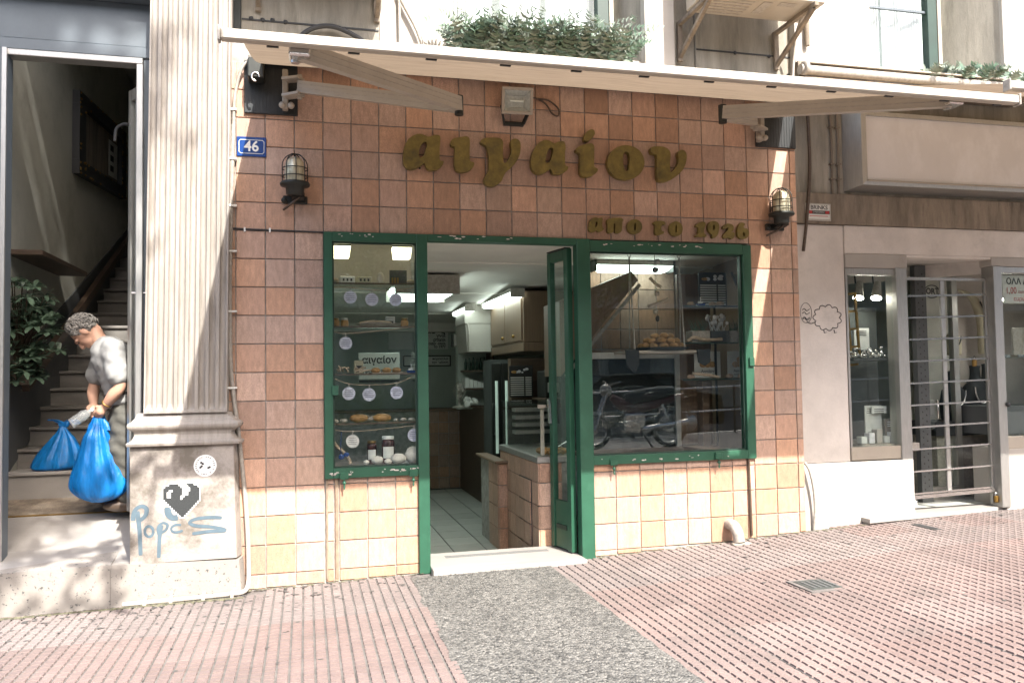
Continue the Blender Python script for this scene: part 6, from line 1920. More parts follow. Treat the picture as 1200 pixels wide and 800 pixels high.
# security plaque
sp_ = thing('security_plaque', 'small weathered security company plate on the brown beam', 'plaque', (4.7, .05, 2.76))
MB().box(4.578, 4.822, .052, .059, 2.685, 2.835, .003).build('plate', 'alu', sp_)
MB().box(4.592, 4.808, .0495, .0515, 2.70, 2.822).build('white_field', 'paper', sp_)
MB().box(4.594, 4.806, .0480, .0492, 2.742, 2.772).build('black_band', 'ink', sp_)
for x in (4.600, 4.764):
    MB().add([(x, .0472, 2.745), (x+.037, .0472, 2.745), (x+.037, .0472, 2.769), (x, .0472, 2.769)], [(0, 1, 2, 3)]).build('red_patch', 'red_ink', sp_)
text_mesh('lettering', 'BRINKS', .048, 'ink', sp_, (4.705, .0488, 2.797), bold=.0012, sx=1.05)
text_mesh('lettering', 'ΣΥΝΑΓΕΡΜΟΣ', .020, 'paper', sp_, (4.70, .0470, 2.757), sx=.8)
MB().box(4.61, 4.79, .0484, .0492, 2.722, 2.727).build('red_line', 'red_ink', sp_)

# blank sign box
bs_ = thing('blank_sign', 'large blank beige sign box in an aluminium frame over the neighbouring shop', 'sign', (6.2, 0, 3.3))
X0, X1, ZB, ZT = 4.985, 8.4, 2.955, 3.66
m_ = MB()
fz = -0.06
# frame: bevelled trim round the recessed panel
o_ = [(X0, ZB), (X1, ZB), (X1, ZT), (X0, ZT)]
i_ = [(X0+.115, ZB+.075), (X1-.1, ZB+.075), (X1-.1, ZT-.08), (X0+.115, ZT-.08)]
mid = [(X0+.075, ZB+.030), (X1-.06, ZB+.030), (X1-.06, ZT-.04), (X0+.075, ZT-.04)]
vs = [(x, .095, z) for x, z in o_]+[(x, fz, z) for x, z in mid]+[(x, fz-.012, z) for x, z in i_]+[(x, fz+.01, z) for x, z in i_]
fs = []
for a in range(3):
    for k in range(4):
        fs.append((a*4+k, a*4+(k+1) % 4, (a+1)*4+(k+1) % 4, (a+1)*4+k))
m_.add(vs, fs)
m_.build('frame', 'alu', bs_)
MB().box(X0+.11, X1-.095, fz+.008, fz+.016, ZB+.07, ZT-.075).build('panel', 'lightbox', bs_)
MB().box(X0+.112, X1-.097, fz-.02, fz+.004, ZB+.058, ZB+.070).build('drip_edge', 'white_alu', bs_)

# left shop window
def shop_window(x0, x1, z0, z1, label, y=.10):
    t = thing('shop_window', label, 'window', ((x0+x1)/2, y, z0), None)
    MB().box(x0, x1, y-.02, y+.06, z1-.055, z1, .003).build('top_rail', 'alu', t)
    MB().box(x0, x1, y-.025, y+.06, z0, z0+.11, .003).build('bottom_rail', 'white_alu', t)
    return t
wl = shop_window(4.965, 5.50, .650, 2.292, 'narrow jewellery shop window with dark frame beside the cream column')
MB().box(4.966, 4.985, .085, .16, .762, 2.236).build('stile', 'alu', wl)
MB().box(5.455, 5.565, .060, .20, .10, 2.300, .004).build('post', 'alu', wl)
MB().box(4.985, 5.455, .115, .120, .760, 2.237).build('pane', 'glass_n', wl)
wr = shop_window(6.56, 7.6, .690, 2.332, 'right hand jewellery shop window with a printed price notice')
MB().box(6.482, 6.575, .060, .20, .175, 2.333, .004).build('post', 'alu', wr)
MB().box(6.576, 7.6, .115, .120, .800, 2.277).build('pane', 'glass_n', wr)
# price notice
pn_ = thing('price_notice', 'white notice with price text taped inside the right shop window', 'notice', (6.9, .13, 2.0))
MB().add([(6.640, .128, 2.262), (7.20, .128, 2.262), (7.20, .128, 2.005), (6.650, .128, 2.005), (6.640, .132, 2.262), (7.20, .132, 2.262), (7.20, .132, 2.005), (6.650, .132, 2.005)],
         [(0, 3, 2, 1), (4, 5, 6, 7), (0, 1, 5, 4), (1, 2, 6, 5), (2, 3, 7, 6), (3, 0, 4, 7)]).build('sheet', 'paper', pn_)
text_mesh('lettering', 'ΟΛΑ ΑΠΟ', .078, 'ink', pn_, (6.685, .126, 2.205), align='LEFT', bold=.002)
text_mesh('lettering', '1,00', .085, 'red_ink', pn_, (6.675, .126, 2.120), align='LEFT', sx=.85)
text_mesh('lettering', 'έως', .04, 'red_ink', pn_, (6.815, .126, 2.110), align='LEFT')
text_mesh('lettering', '5,00', .085, 'red_ink', pn_, (6.885, .126, 2.120), align='LEFT', sx=.85)
text_mesh('lettering', 'ευρώ', .055, 'red_ink', pn_, (6.76, .126, 2.045), align='LEFT')

# recessed entrance: soffit, door, grille
struct(MB().add([(5.57, .41, 2.40), (6.50, .41, 2.40), (6.50, .42, 2.40), (5.60, 1.25, 2.40), (5.57, .41, 2.45), (6.50, .41, 2.45), (6.50, .42, 2.45), (5.60, 1.25, 2.45)],
                [(0, 3, 2, 1), (4, 5, 6, 7), (0, 1, 5, 4), (1, 2, 6, 5), (2, 3, 7, 6), (3, 0, 4, 7)]).build('entrance_soffit', 'white'))
MB().add([(6.49, .20, 2.28), (5.62, 1.20, 2.28), (5.62, 1.20, 2.399), (6.49, .20, 2.399), (6.51, .22, 2.28), (5.64, 1.22, 2.28), (5.64, 1.22, 2.399), (6.51, .22, 2.399)],
         [(0, 1, 2, 3), (7, 6, 5, 4), (0, 4, 5, 1), (2, 6, 7, 3), (1, 5, 6, 2), (0, 3, 7, 4)]).build('soffit_edge', 'render', ng)
struct(MB().box(4.5, 9.0, 2.6, 2.75, 0, 3.2).build('shop_back_wall', 'shopwall'))
struct(MB().box(4.5, 9.0, .38, 2.6, 2.665, 2.75).build('shop_ceiling', 'ceil'))
MB().box(7.6, 8.9, .10, .40, .1, 2.417).build('end_wall', 'render', ng)
struct(MB().box(8.9, 9.0, .10, 2.6, 0, 2.66).build('shop_end_wall', 'shopwall'))
struct(MB().box(4.5, 5.55, .41, 2.6, .05, .24).build('shop_floor', 'floor_tile'))
struct(MB().box(5.551, 9.0, .30, 2.6, .05, .178).build('shop_floor', 'floor_tile'))
struct(MB().box(4.48, 4.62, .41, 2.6, 0, 2.46).build('shop_side_wall', 'shopwall'))
dr = thing('shop_door', 'glazed shop door behind the steel grille of the recessed entrance', 'door', (6.320, 1.0, .2))
MB().box(6.020, 6.140, .50, .56, .18, 2.39).build('perforated_post', 'dado', dr)
m_ = MB()
for k in range(34):
    for j in range(2):
        m_.ball((6.055+.045*j, .498, .30+.06*k+.03*j), .008, .003, .008, seg=6, ring=4)
m_.build('holes', 'ink', dr)
MB().box(6.150, 6.210, .60, .66, .18, 2.36, .003).build('stile', 'alu', dr)
MB().box(6.210, 6.520, .625, .631, .30, 2.30).build('pane', 'glass_n', dr)
MB().box(6.210, 6.520, .60, .66, .18, .30).build('bottom_rail', 'alu', dr)
MB().box(6.210, 6.540, .60, .66, 2.30, 2.36).build('top_rail', 'alu', dr)
MB().box(6.520, 6.580, .60, .66, .18, 2.36).build('stile', 'alu', dr)
MB().tube([(6.250, .56, 1.12), (6.250, .53, 1.12), (6.250, .53, .95), (6.250, .56, .95)], .009, 7).build('pull_handle', 'steel', dr)
MB().box(6.160, 6.260, .588, .599, .98, 1.12, .003).build('lock_plate', 'alu', dr)
gr_ = thing('door_grille', 'steel security grille of horizontal bars across the recessed shop entrance', 'grille', (6.05, .15, .2))
gx0, gx1 = 5.598, 6.470
zt, zb = 2.205, .305
for x in (gx0, 6.005, gx1):
    MB().box(x-.013 if x != 6.005 else x-.022, x+.013 if x != 6.005 else x+.022, .143, .165, zb if x == 6.005 else .20, zt, .003).build('upright', 'alu', gr_)
for k in range(10):
    z = 2.065-.1925*k
    MB().bar((gx0+.014, .134, z-.004), (gx1-.014, .134, z+.018), .014, .014).build('bar', 'steel', gr_)
MB().bar((gx0, .138, zb-.006), (gx1, .138, zb+.018), .03, .030).build('bottom_rail', 'steel', gr_)
MB().box(gx0, gx1, .143, .165, zt+.001, zt+.026).build('top_rail', 'alu', gr_)
for x in (5.60, 6.475):
    t = thing('padlock', 'brass padlock at the right foot of the shop grille' if x > 6 else 'white wrapped lock at the left foot of the shop grille', 'padlock', (x, .1, .25), None)
    MB().box(x-.025, x+.025, .10, .13, .215, .275, .006).build('lock_body', 'gold' if x > 6 else 'paper', t)
    MB().tube([(x+.017*math.cos(a), .115, .276+.025*math.sin(a)) for a in [math.pi*k/8 for k in range(9)]], .005, 6).build('shackle', 'steel', t)
t = thing('padlock', 'small padlock hanging from a bar high on the shop grille', 'padlock', (6.27, .13, 1.60), None)
MB().box(6.285, 6.325, .118, .142, 1.435, 1.495, .005).build('lock_body', 'gold', t)
MB().tube([(6.305+.014*math.cos(a), .13, 1.496+.03*math.sin(a)) for a in [math.pi*k/8 for k in range(9)]], .004, 6).build('shackle', 'ink', t)
st_ = thing('grille_sticker', 'round black marker tag drawn on the upper part of the shop grille door', 'sticker', (6.25, .59, 2.12))
m_ = MB().tube([(6.31+.085*math.cos(a), .618, 2.16+.06*math.sin(a)) for a in [math.pi*k/14 for k in range(29)]], .005, 5, cap=False)
m_.build('ring', 'ink', st_)
text_mesh('lettering', 'ΟRΤ', .075, 'ink', st_, (6.315, .615, 2.16), bold=.004)
# doorstep
ds = thing('doorstep', 'white marble doorstep running along the neighbouring shop entrance', 'step', (6.2, .2, .1))
def dstep(z0, z1, off, name, m):
    f0, f1 = -.05-off, .24-off
    MB().add([(5.02-off*.3, f0, z0), (7.6, f1, z0), (7.6, .9, z0), (5.02-off*.3, .9, z0), (5.02-off*.3, f0, z1), (7.6, f1, z1), (7.6, .9, z1), (5.02-off*.3, .9, z1)],
             [(0, 3, 2, 1), (4, 5, 6, 7), (0, 1, 5, 4), (1, 2, 6, 5), (2, 3, 7, 6), (3, 0, 4, 7)]).build(name, m, ds)
dstep(.05, .138, -.012, 'riser', 'block')
dstep(.142, .176, .012, 'slab', 'marble_plain')

# jewellery displays
def bust(x, y, z, s, m, label, lean_=0, chain=True):
    t = thing('necklace_bust', label, 'display bust', (x, y, z), 'necklace busts in the jewellery shop')
    m_ = MB().lathe([(0, 0), (.09*s, 0), (.10*s, .02*s), (.105*s, .12*s), (.085*s, .20*s), (.04*s, .25*s), (.034*s, .31*s), (.038*s, .33*s), (0, .335*s)], (0, 0, 0), n=16)
    mx_ = Euler((lean_, 0, 0)).to_matrix()
    m_.v = [tuple(Vector((x, y, z))+mx_ @ Vector((v[0], v[1]*.5, v[2]))) for v in m_.v]
    m_.build('form', m, t)
    if chain:
        MB().tube([(x+.055*s*math.cos(a), y-.055*s, z+.20*s-.10*s*math.sin(a)) for a in [math.pi*k/12 for k in range(13)]], .006*s, 5).build('necklace', 'steel' if m == 'charcoal' else 'ink', t)
bust(6.655, .78, .915, 1.45, 'charcoal', 'dark necklace bust at the left on the display shelf behind the grille')
bust(6.905, .76, .915, 1.60, 'charcoal', 'dark necklace bust in the middle of the shelf behind the grille')
bust(7.09, .80, .915, 1.65, 'charcoal', 'dark necklace bust at the right of the shelf behind the grille')
bust(6.65, .75, 1.55, .92, 'cream', 'cream necklace bust with dark beads on the glass shelf behind the grille')
hn_ = thing('display_horn', 'tall curved cream necklace stand at the top right behind the grille', 'display stand', (7.0, .8, 1.55))
MB().tube(smooth_line([(7.09, .80, 1.56), (7.08, .80, 1.80), (7.04, .80, 1.98), (6.94, .80, 2.13), (6.78, .80, 2.20)]), .06, 12, radii=[.07, .07, .07, .07, .07, .066, .064, .062, .06, .058, .056, .053, .05, .045, .04, .035, .03, .025, .02, .015, .01]).build('stand', 'cream', hn_)
MB().tube(smooth_line([(6.97, .73, 2.08), (7.04, .72, 1.94), (7.10, .73, 1.88)]), .008, 5).build('necklace', 'ink', hn_)
tag(MB().box(6.44, 7.3, .62, .98, 1.525, 1.537).build('glass_shelf', 'glass_thin'), 'upper glass shelf of cream displays behind the grille', 'shelf')
tag(MB().box(6.30, 7.3, .62, .98, .775, .912, .004).build('display_shelf', 'charcoal'), 'black display shelf of dark busts behind the grille', 'shelf')
struct(MB().box(6.42, 7.9, .99, 1.02, .178, 2.40).build('display_wall', 'render'))
tag(MB().box(6.34, 7.3, .66, .98, .179, .770).build('cupboard', 'cable_grey'), 'grey cupboard base under the black display shelf', 'cupboard')
# contents of the left window
def spot2(x, label):
    t = thing('track_spotlight', label, 'lamp', (x, .45, 2.2), 'track spotlights in the jewellery shop')
    MB().tube([(x, .50, 2.30), (x, .49, 2.21)], .008, 6).build('stem', 'blackmetal', t)
    MB().tube([(x+.03, .47, 2.22), (x-.03, .42, 2.07)], .045, 14, radii=[.028, .048]).build('can', 'cable_grey', t)
    MB().tube([(x-.0302, .4198, 2.0694), (x-.0312, .419, 2.066)], .044, 14).build('lens', 'spot_lens', t)
spot2(5.370, 'left of two grey track spotlights in the narrow shop window')
spot2(5.560, 'right of two grey track spotlights in the narrow shop window')
tag(MB().bar((5.220, .50, 2.29), (5.690, .52, 2.33), .03, .03).build('lamp_track', 'blackmetal'), 'black track carrying two spotlights in the narrow shop window', 'track')
gf = thing('gilt_frame', 'gilt slatted stand at the left edge of the narrow shop window', 'stand', (5.240, .4, 1.4))
for x in (5.200, 5.290):
    MB().bar((x, .40, 2.12), (x+.03, .40, 1.53), .016, .02).build('post', 'gold', gf)
for k in range(5):
    MB().bar((5.190, .40, 2.10-.16*k), (5.300, .40, 2.11-.16*k), .014, .02).build('rung', 'gold', gf)
tag(MB().box(5.130, 5.660, .22, .50, 1.500, 1.520).build('window_shelf', 'dado'), 'grey shelf with trinkets across the narrow shop window', 'shelf')
q = random.Random(41)
m_ = MB()
for k in range(70):
    m_.ball((q.uniform(5.160, 5.500), q.uniform(.24, .4), 1.530+q.uniform(0, .09)*q.random()), q.uniform(.006, .018), jit=.3, seg=6, ring=4)
struct(tag(m_.build('trinkets', 'steel'), 'heap of small silver trinkets on the shelf of the narrow shop window', 'trinkets'), 'stuff')
tag(MB().ball((5.570, .32, 1.560), .065, .06, .055, jit=.08).build('glass_bowl', 'glass_n'), 'round glass bowl at the right end of the trinket shelf', 'bowl')
for x0, x1, z0, z1, y, m, lab in ((5.330, 5.490, 1.60, 1.80, .48, 'paper', 'white card with faint lines standing on the trinket shelf'),
                                  (5.280, 5.450, .80, 1.10, .30, 'paper', 'tall white leaflet stand in the narrow shop window'),
                                  (5.330, 5.480, 1.03, 1.095, .27, 'white_paint', 'small printed card on the tall white leaflet stand'),
                                  (5.470, 5.670, .80, .98, .28, 'concrete_beam', 'brown framed print leaning low in the narrow shop window')):
    t = thing('display_card', lab, 'card', (x0, y, z0), 'cards in the narrow shop window')
    MB().box(x0, x1, y, y+.012, z0, z1, .002).build('card', m, t)
    m_ = MB()
    for k in range(3):
        m_.box(x0+.02, x1-.03, y-.002, y-.0008, z1-.03-.018*k, z1-.025-.018*k)
    m_.build('print', 'ink' if m != 'concrete_beam' else 'paper', t)
for k in range(6):
    x = 5.160+.078*k
    tag(MB().box(x, x+.06, .20, .27, .775, .835+.03*(k % 3), .004).build('jewellery_box', ['paper', 'disc', 'white'][k % 3]), 'small pale jewellery box, %s from the left at the foot of the narrow shop window' % ['first', 'second', 'third', 'fourth', 'fifth', 'sixth'][k], 'box', 'jewellery boxes in the narrow window')
tag(MB().box(5.120, 5.700, .14, .60, .70, .772).build('window_floor', 'cable_grey'), 'grey display floor of the narrow shop window', 'display floor')
struct(MB().box(5.360, 5.680, .62, .66, .78, 2.0).build('partition_wall', 'dark'))
spot2(7.02, 'single bright spotlight inside the right shop window below the notice')
# contents of the right window
tag(MB().box(6.62, 7.6, .25, .60, 1.500, 1.512).build('glass_shelf', 'glass_thin'), 'glass shelf of small frames in the right hand shop window', 'shelf')
for x, lab in ((6.86, 'left small pale frame on the glass shelf of the right shop window'), (7.10, 'right small pale frame on the glass shelf of the right shop window')):
    t = thing('display_stand', lab, 'frame', (x, .4, 1.51), 'pale frames in the right shop window')
    MB().box(x-.06, x+.06, .42, .44, 1.514, 1.80, .003).build('panel', 'cable_grey', t)
    MB().box(x-.075, x+.075, .36, .46, 1.514, 1.54).build('foot', 'steel', t)
tag(MB().box(6.62, 7.6, .30, .70, .80, 1.06).build('dark_plinth', 'dado'), 'dark display plinth low in the right shop window', 'plinth')
tag(MB().ball((6.575, .05, 1.09), .022, .02, .022).build('door_stop', 'ink'), 'black round stop on the right shop window post', 'stop')
# marker doodle of a sheep on the column
sd = thing('marker_doodle', 'thin black marker drawing of a fluffy sheep on the cream column', 'graffiti', (4.72, .09, 1.8))
m_ = MB()
cx, cz = 4.78, 1.865
pts = []
for k in range(11):
    a0 = 2*math.pi*k/11
    for j in range(6):
        a = a0+2*math.pi/11*j/6
        r_ = 1+.22*math.sin(math.pi*j/6)
        pts.append((cx+.115*r_*math.cos(a), .0885, cz+.092*r_*math.sin(a)))
m_.tube(pts+[pts[0]], .0035, 4, cap=False)
m_.tube([(4.575+.055*math.cos(a), .0885, 1.905+.085*math.sin(a)) for a in [math.pi*k/10 for k in range(21)]], .0022, 4, cap=False)
for z in (1.93, 1.90, 1.86, 1.85):
    m_.tube(smooth_line([(4.54, .0885, z), (4.56, .0885, z+.012), (4.58, .0885, z-.008), (4.61, .0885, z+.008)], 3), .0035, 4)
m_.tube(smooth_line([(4.58, .0885, 1.83), (4.62, .0885, 1.815), (4.66, .0885, 1.83)]), .004, 4)
for x in (4.74, 4.84):
    m_.tube([(x, .0885, 1.765), (x+.005, .0885, 1.735), (x+.025, .0885, 1.74)], .0035, 4)
m_.build('marker_line', 'ink', sd)

# second awning over the neighbouring shop
awning(4.515, 8.6, 3.90, 3.075, 2.1, 'beige canvas awning over the neighbouring shop at the upper right', [((8.3, -.15, 3.6), (7.4, -1.1, 3.3), (8.3, -2.03, 3.05))], slots=False, inset=(-.005, .1))
er = thing('awning_roller_end', 'round end plate of the right awning roller above the tiles', 'end plate', (4.5, -.05, 3.93))
MB().lathe([(0, 0), (.055, 0), (.062, .012), (.062, .03), (0, .03)], (4.505, -.075, 3.94), 'X', 20).build('disc', 'cable_grey', er)
MB().lathe([(0, 0), (.02, 0), (.02, .012), (0, .012)], (4.492, -.075, 3.94), 'X', 10).build('hub', 'ink', er)
MB().box(4.50, 4.56, -.02, .03, 3.86, 4.02).build('bracket', 'concrete_beam', er)
# ------------------------------------------------------------------ first floor above the shops
uf = thing('upper_facade', 'first floor facade of white fins and stained concrete panels above the awnings', 'facade', (3, .1, 3.9))
ZL, ZH = 3.83, 6.4
def wallbox(x0, x1, y0, y1, name, m, z0=ZL, z1=ZH):
    MB().box(x0, x1, y0, y1, z0, z1, .004).build(name, m, uf)
wallbox(0.03, 1.02, .10, .34, 'concrete_panel', 'concrete')
wallbox(1.022, 1.545, .098, .34, 'white_or_lit_panel', 'white')  # sunlit part of the same concrete wall, its brightness painted in white
wallbox(3.135, 3.395, .02, .34, 'white_fin', 'white')
wallbox(3.397, 3.62, .12, .34, 'concrete_panel', 'concrete')
wallbox(3.622, 4.50, .10, .34, 'concrete_panel', 'concrete')
wallbox(4.502, 5.20, .02, .34, 'white_or_lit_panel', 'white')
wallbox(6.66, 9.0, .02, .5, 'white_or_lit_panel', 'white')
MB().box(1.545, 3.135, .10, .34, ZL, 3.95).build('sill_wall', 'white', uf)
MB().box(5.20, 6.66, .04, .34, ZL, 4.05).build('sill_wall', 'white', uf)
for x0, x1, z in ((0.035, 1.015, 4.005), (3.625, 4.495, 4.085)):
    MB().box(x0, x1, .094, .0995, z, z+.012).build('joint_line', 'ink', uf)
m_ = MB()
m_.add([(3.135, .10, 3.96), (3.02, .40, 3.96), (3.02, .40, ZH), (3.135, .10, ZH), (3.134, .34, 3.96), (3.134, .34, ZH)], [(0, 1, 2, 3)])
m_.build('window_reveal', 'concrete', uf)
m_ = MB()
m_.add([(6.66, .06, 4.06), (6.40, .52, 4.06), (6.40, .52, ZH), (6.66, .06, ZH)], [(0, 1, 2, 3)])
m_.build('window_reveal', 'concrete', uf)
for k, (x, z) in enumerate([(.10, 4.02), (.18, 4.015), (.25, 4.02), (.34, 4.015), (3.98, 4.09), (4.30, 4.085)]):
    MB().ball((x, .096, z), .016, .008, .016, jit=.2).build('bolt_hole', 'ink', uf)
MB().box(-0.02, 0.028, .08, .34, 3.7, ZH).build('dark_gap', 'dark', uf)
MB().box(0.0, 9.0, .55, .6, 3.5, ZH).build('inner_wall', 'shopwall', uf)
MB().box(-0.02, 9.0, .02, .6, ZH, ZH+.15).build('slab', 'concrete', uf)
def up_window(x0, x1, xf, y, label, seed, trans):
    t = thing('upper_window', label, 'window', ((x0+x1)/2, y, 4), None)
    MB().box(x0, xf, y, y+.006, 3.96, ZH).build('pane', 'glass_up', t)
    MB().box(x0-.02, x0+.03, y-.03, y+.04, 3.96, ZH).build('stile', 'white_alu', t)
    MB().box(xf, xf+.10, y-.04, y+.04, 3.96, ZH, .003).build('stile', 'green_dark', t)
    MB().box(xf+.102, xf+.14, y-.05, y+.04, 3.96, ZH, .003).build('stile', 'white_alu', t)
    MB().box(x0+.03, xf, y-.012, y+.012, trans, trans+.02).build('glazing_bar', 'header', t)
    q = random.Random(seed)
    for c0, c1 in ((x0+.02, x0+(xf-x0)*.30), (x0+(xf-x0)*.36, x0+(xf-x0)*.64), (x0+(xf-x0)*.67, xf-.015)):
        vs, n = [], 70
        f0 = q.uniform(0, 6)
        for k in range(n+1):
            u = (c1-c0)*k/n
            x = c0+u
            yy = y+.085+.026*math.sin(u*25+f0)+.006*math.sin(u*61+f0)
            vs += [(x, yy, 3.9), (x+.02*math.sin(f0+k), yy, ZH)]
        MB().add(vs, [(2*k, 2*k+2, 2*k+3, 2*k+1) for k in range(n)], True).build('curtain', 'curtain', t)
up_window(1.58, 2.83, 2.83, .32, 'first floor window with white curtains and a planter over the tiled shop', 1, 4.9)
up_window(5.43, 6.30, 6.08, .32, 'first floor window with white curtains at the upper right', 2, 4.72)
# air conditioners on brackets
def aircon(x0, x1, z0, label):
    t = thing('air_conditioner', label, 'air conditioner', (x0, -.2, z0), 'air conditioners on the first floor facade')
    MB().box(x0, x1, -.47, -.10, z0, z0+.75, .01).build('case', 'white_alu', t)
    m_ = MB()
    for k in range(7):
        m_.box(x0+.12, x0+.45, -.43+.045*k, -.41+.045*k, z0-.004, z0-.0005)
    m_.box(x0+.52, x0+.60, -.40, -.2, z0-.004, z0-.0005).box(x0+.66, x0+.80, -.42, -.36, z0-.004, z0-.0005)
    m_.build('underside_ribs', 'cable_grey', t)
    for x in (x0+.03, x1-.10):
        m_ = MB()
        m_.bar((x, .095, z0-.018), (x, -.50, z0-.018), .035, .03)
        m_.bar((x, .095, z0-.30), (x, -.46, z0-.035), .03, .03)
        m_.box(x-.02, x+.02, .07, .098, z0-.33, z0-.005)
        m_.build('bracket', 'concrete_beam', t)
    return t
aircon(3.44, 4.46, 4.30, 'air conditioner on brackets under the top edge of the view right of the middle')
aircon(0.12, 1.10, 4.40, 'air conditioner just above the view over the left end of the awning')
m_ = MB()
tag(MB().tube([(4.60, -.01, 4.9), (4.60, -.01, 4.16)], .022, 8).build('drain_pipe', 'concrete_beam'), 'short grey brown pipe on the white wall beside the air conditioner', 'pipe')
tag(MB().tube(smooth_line([(4.38, -.30, 4.30), (4.44, -.1, 4.22), (4.46, -.02, 4.05), (4.44, -.02, 3.80)]), .012, 7).build('drain_hose', 'cable_grey'), 'pale drain hose hanging from the air conditioner', 'hose')
tag(MB().tube(smooth_line([(1.10, .07, 4.6), (1.16, .06, 4.3), (1.30, .05, 4.02), (1.36, .04, 3.8)]), .016, 7).build('facade_cable', 'cable_grey'), 'curved pale cable on the sunlit-painted panel left of the planter', 'cable')
tag(MB().tube([(1.16, .06, 4.7), (1.17, .06, 3.8)], .011, 7).build('facade_pipe', 'cable_grey'), 'thin straight pipe on the sunlit-painted panel left of the planter', 'pipe')
tag(MB().tube(smooth_line([(0.40, .06, 3.86), (.52, .05, 3.96), (.66, .04, 3.99), (.80, .04, 3.95), (.95, .05, 3.87), (1.05, .06, 3.80)]), .018, 8).build('black_hose', 'ink'), 'black hose arching above the awning in front of the concrete panel', 'hose')
# planters with dusty foliage
def planter_box(x0, x1, y, z, label, nfr, hgt, seed):
    t = thing('window_planter', label, 'planter', ((x0+x1)/2, y, z), 'planters on the first floor sills')
    MB().box(x0, x1, y-.10, y+.10, z-.19, z-.12, .006).build('trough', 'concrete_beam', t)
    q = random.Random(seed)
    m_, md = MB(), MB()
    for k in range(nfr):
        b_ = Vector((q.uniform(x0, x1), y+q.uniform(-.1, .08), z-.04))
        a = q.uniform(0, 6.28)
        L_ = q.uniform(.5, 1.0)*hgt
        d = Vector((math.cos(a)*.55, math.sin(a)*.5-.25, 0))
        n = 9
        tgt = m_ if q.random() < .5 else md
        for j in range(1, n+1):
            t_ = j/n
            c = b_+d*L_*t_+Vector((0, 0, L_*(1.25*t_-.75*t_*t_)))
            tang = (d+Vector((0, 0, 1.25-1.5*t_))).normalized()
            s_ = tang.cross(Vector((q.uniform(-.3, .3), -1, .3))).normalized()
            for sg_ in (-1, 1):
                l_ = .055*(1-t_*.55)*q.uniform(.8, 1.2)
                tip = c+s_*sg_*l_+tang*l_*.35
                w_ = tang*.011
                tgt.add([c-w_, c+w_, tip+w_*.3, tip-w_*.3], [(0, 1, 2, 3)])
    m_.build('pale_fronds', 'leaf_pale', t, kind='stuff')
    md.build('green_fronds', 'leaf', t, kind='stuff')
planter_box(1.56, 2.92, -.02, 3.86, 'planter of dusty fern like fronds on the sill above the awning', 460, .50, 3)
planter_box(5.75, 6.75, -.02, 3.99, 'sparse planter of dusty fronds on the upper right sill', 90, .24, 4)
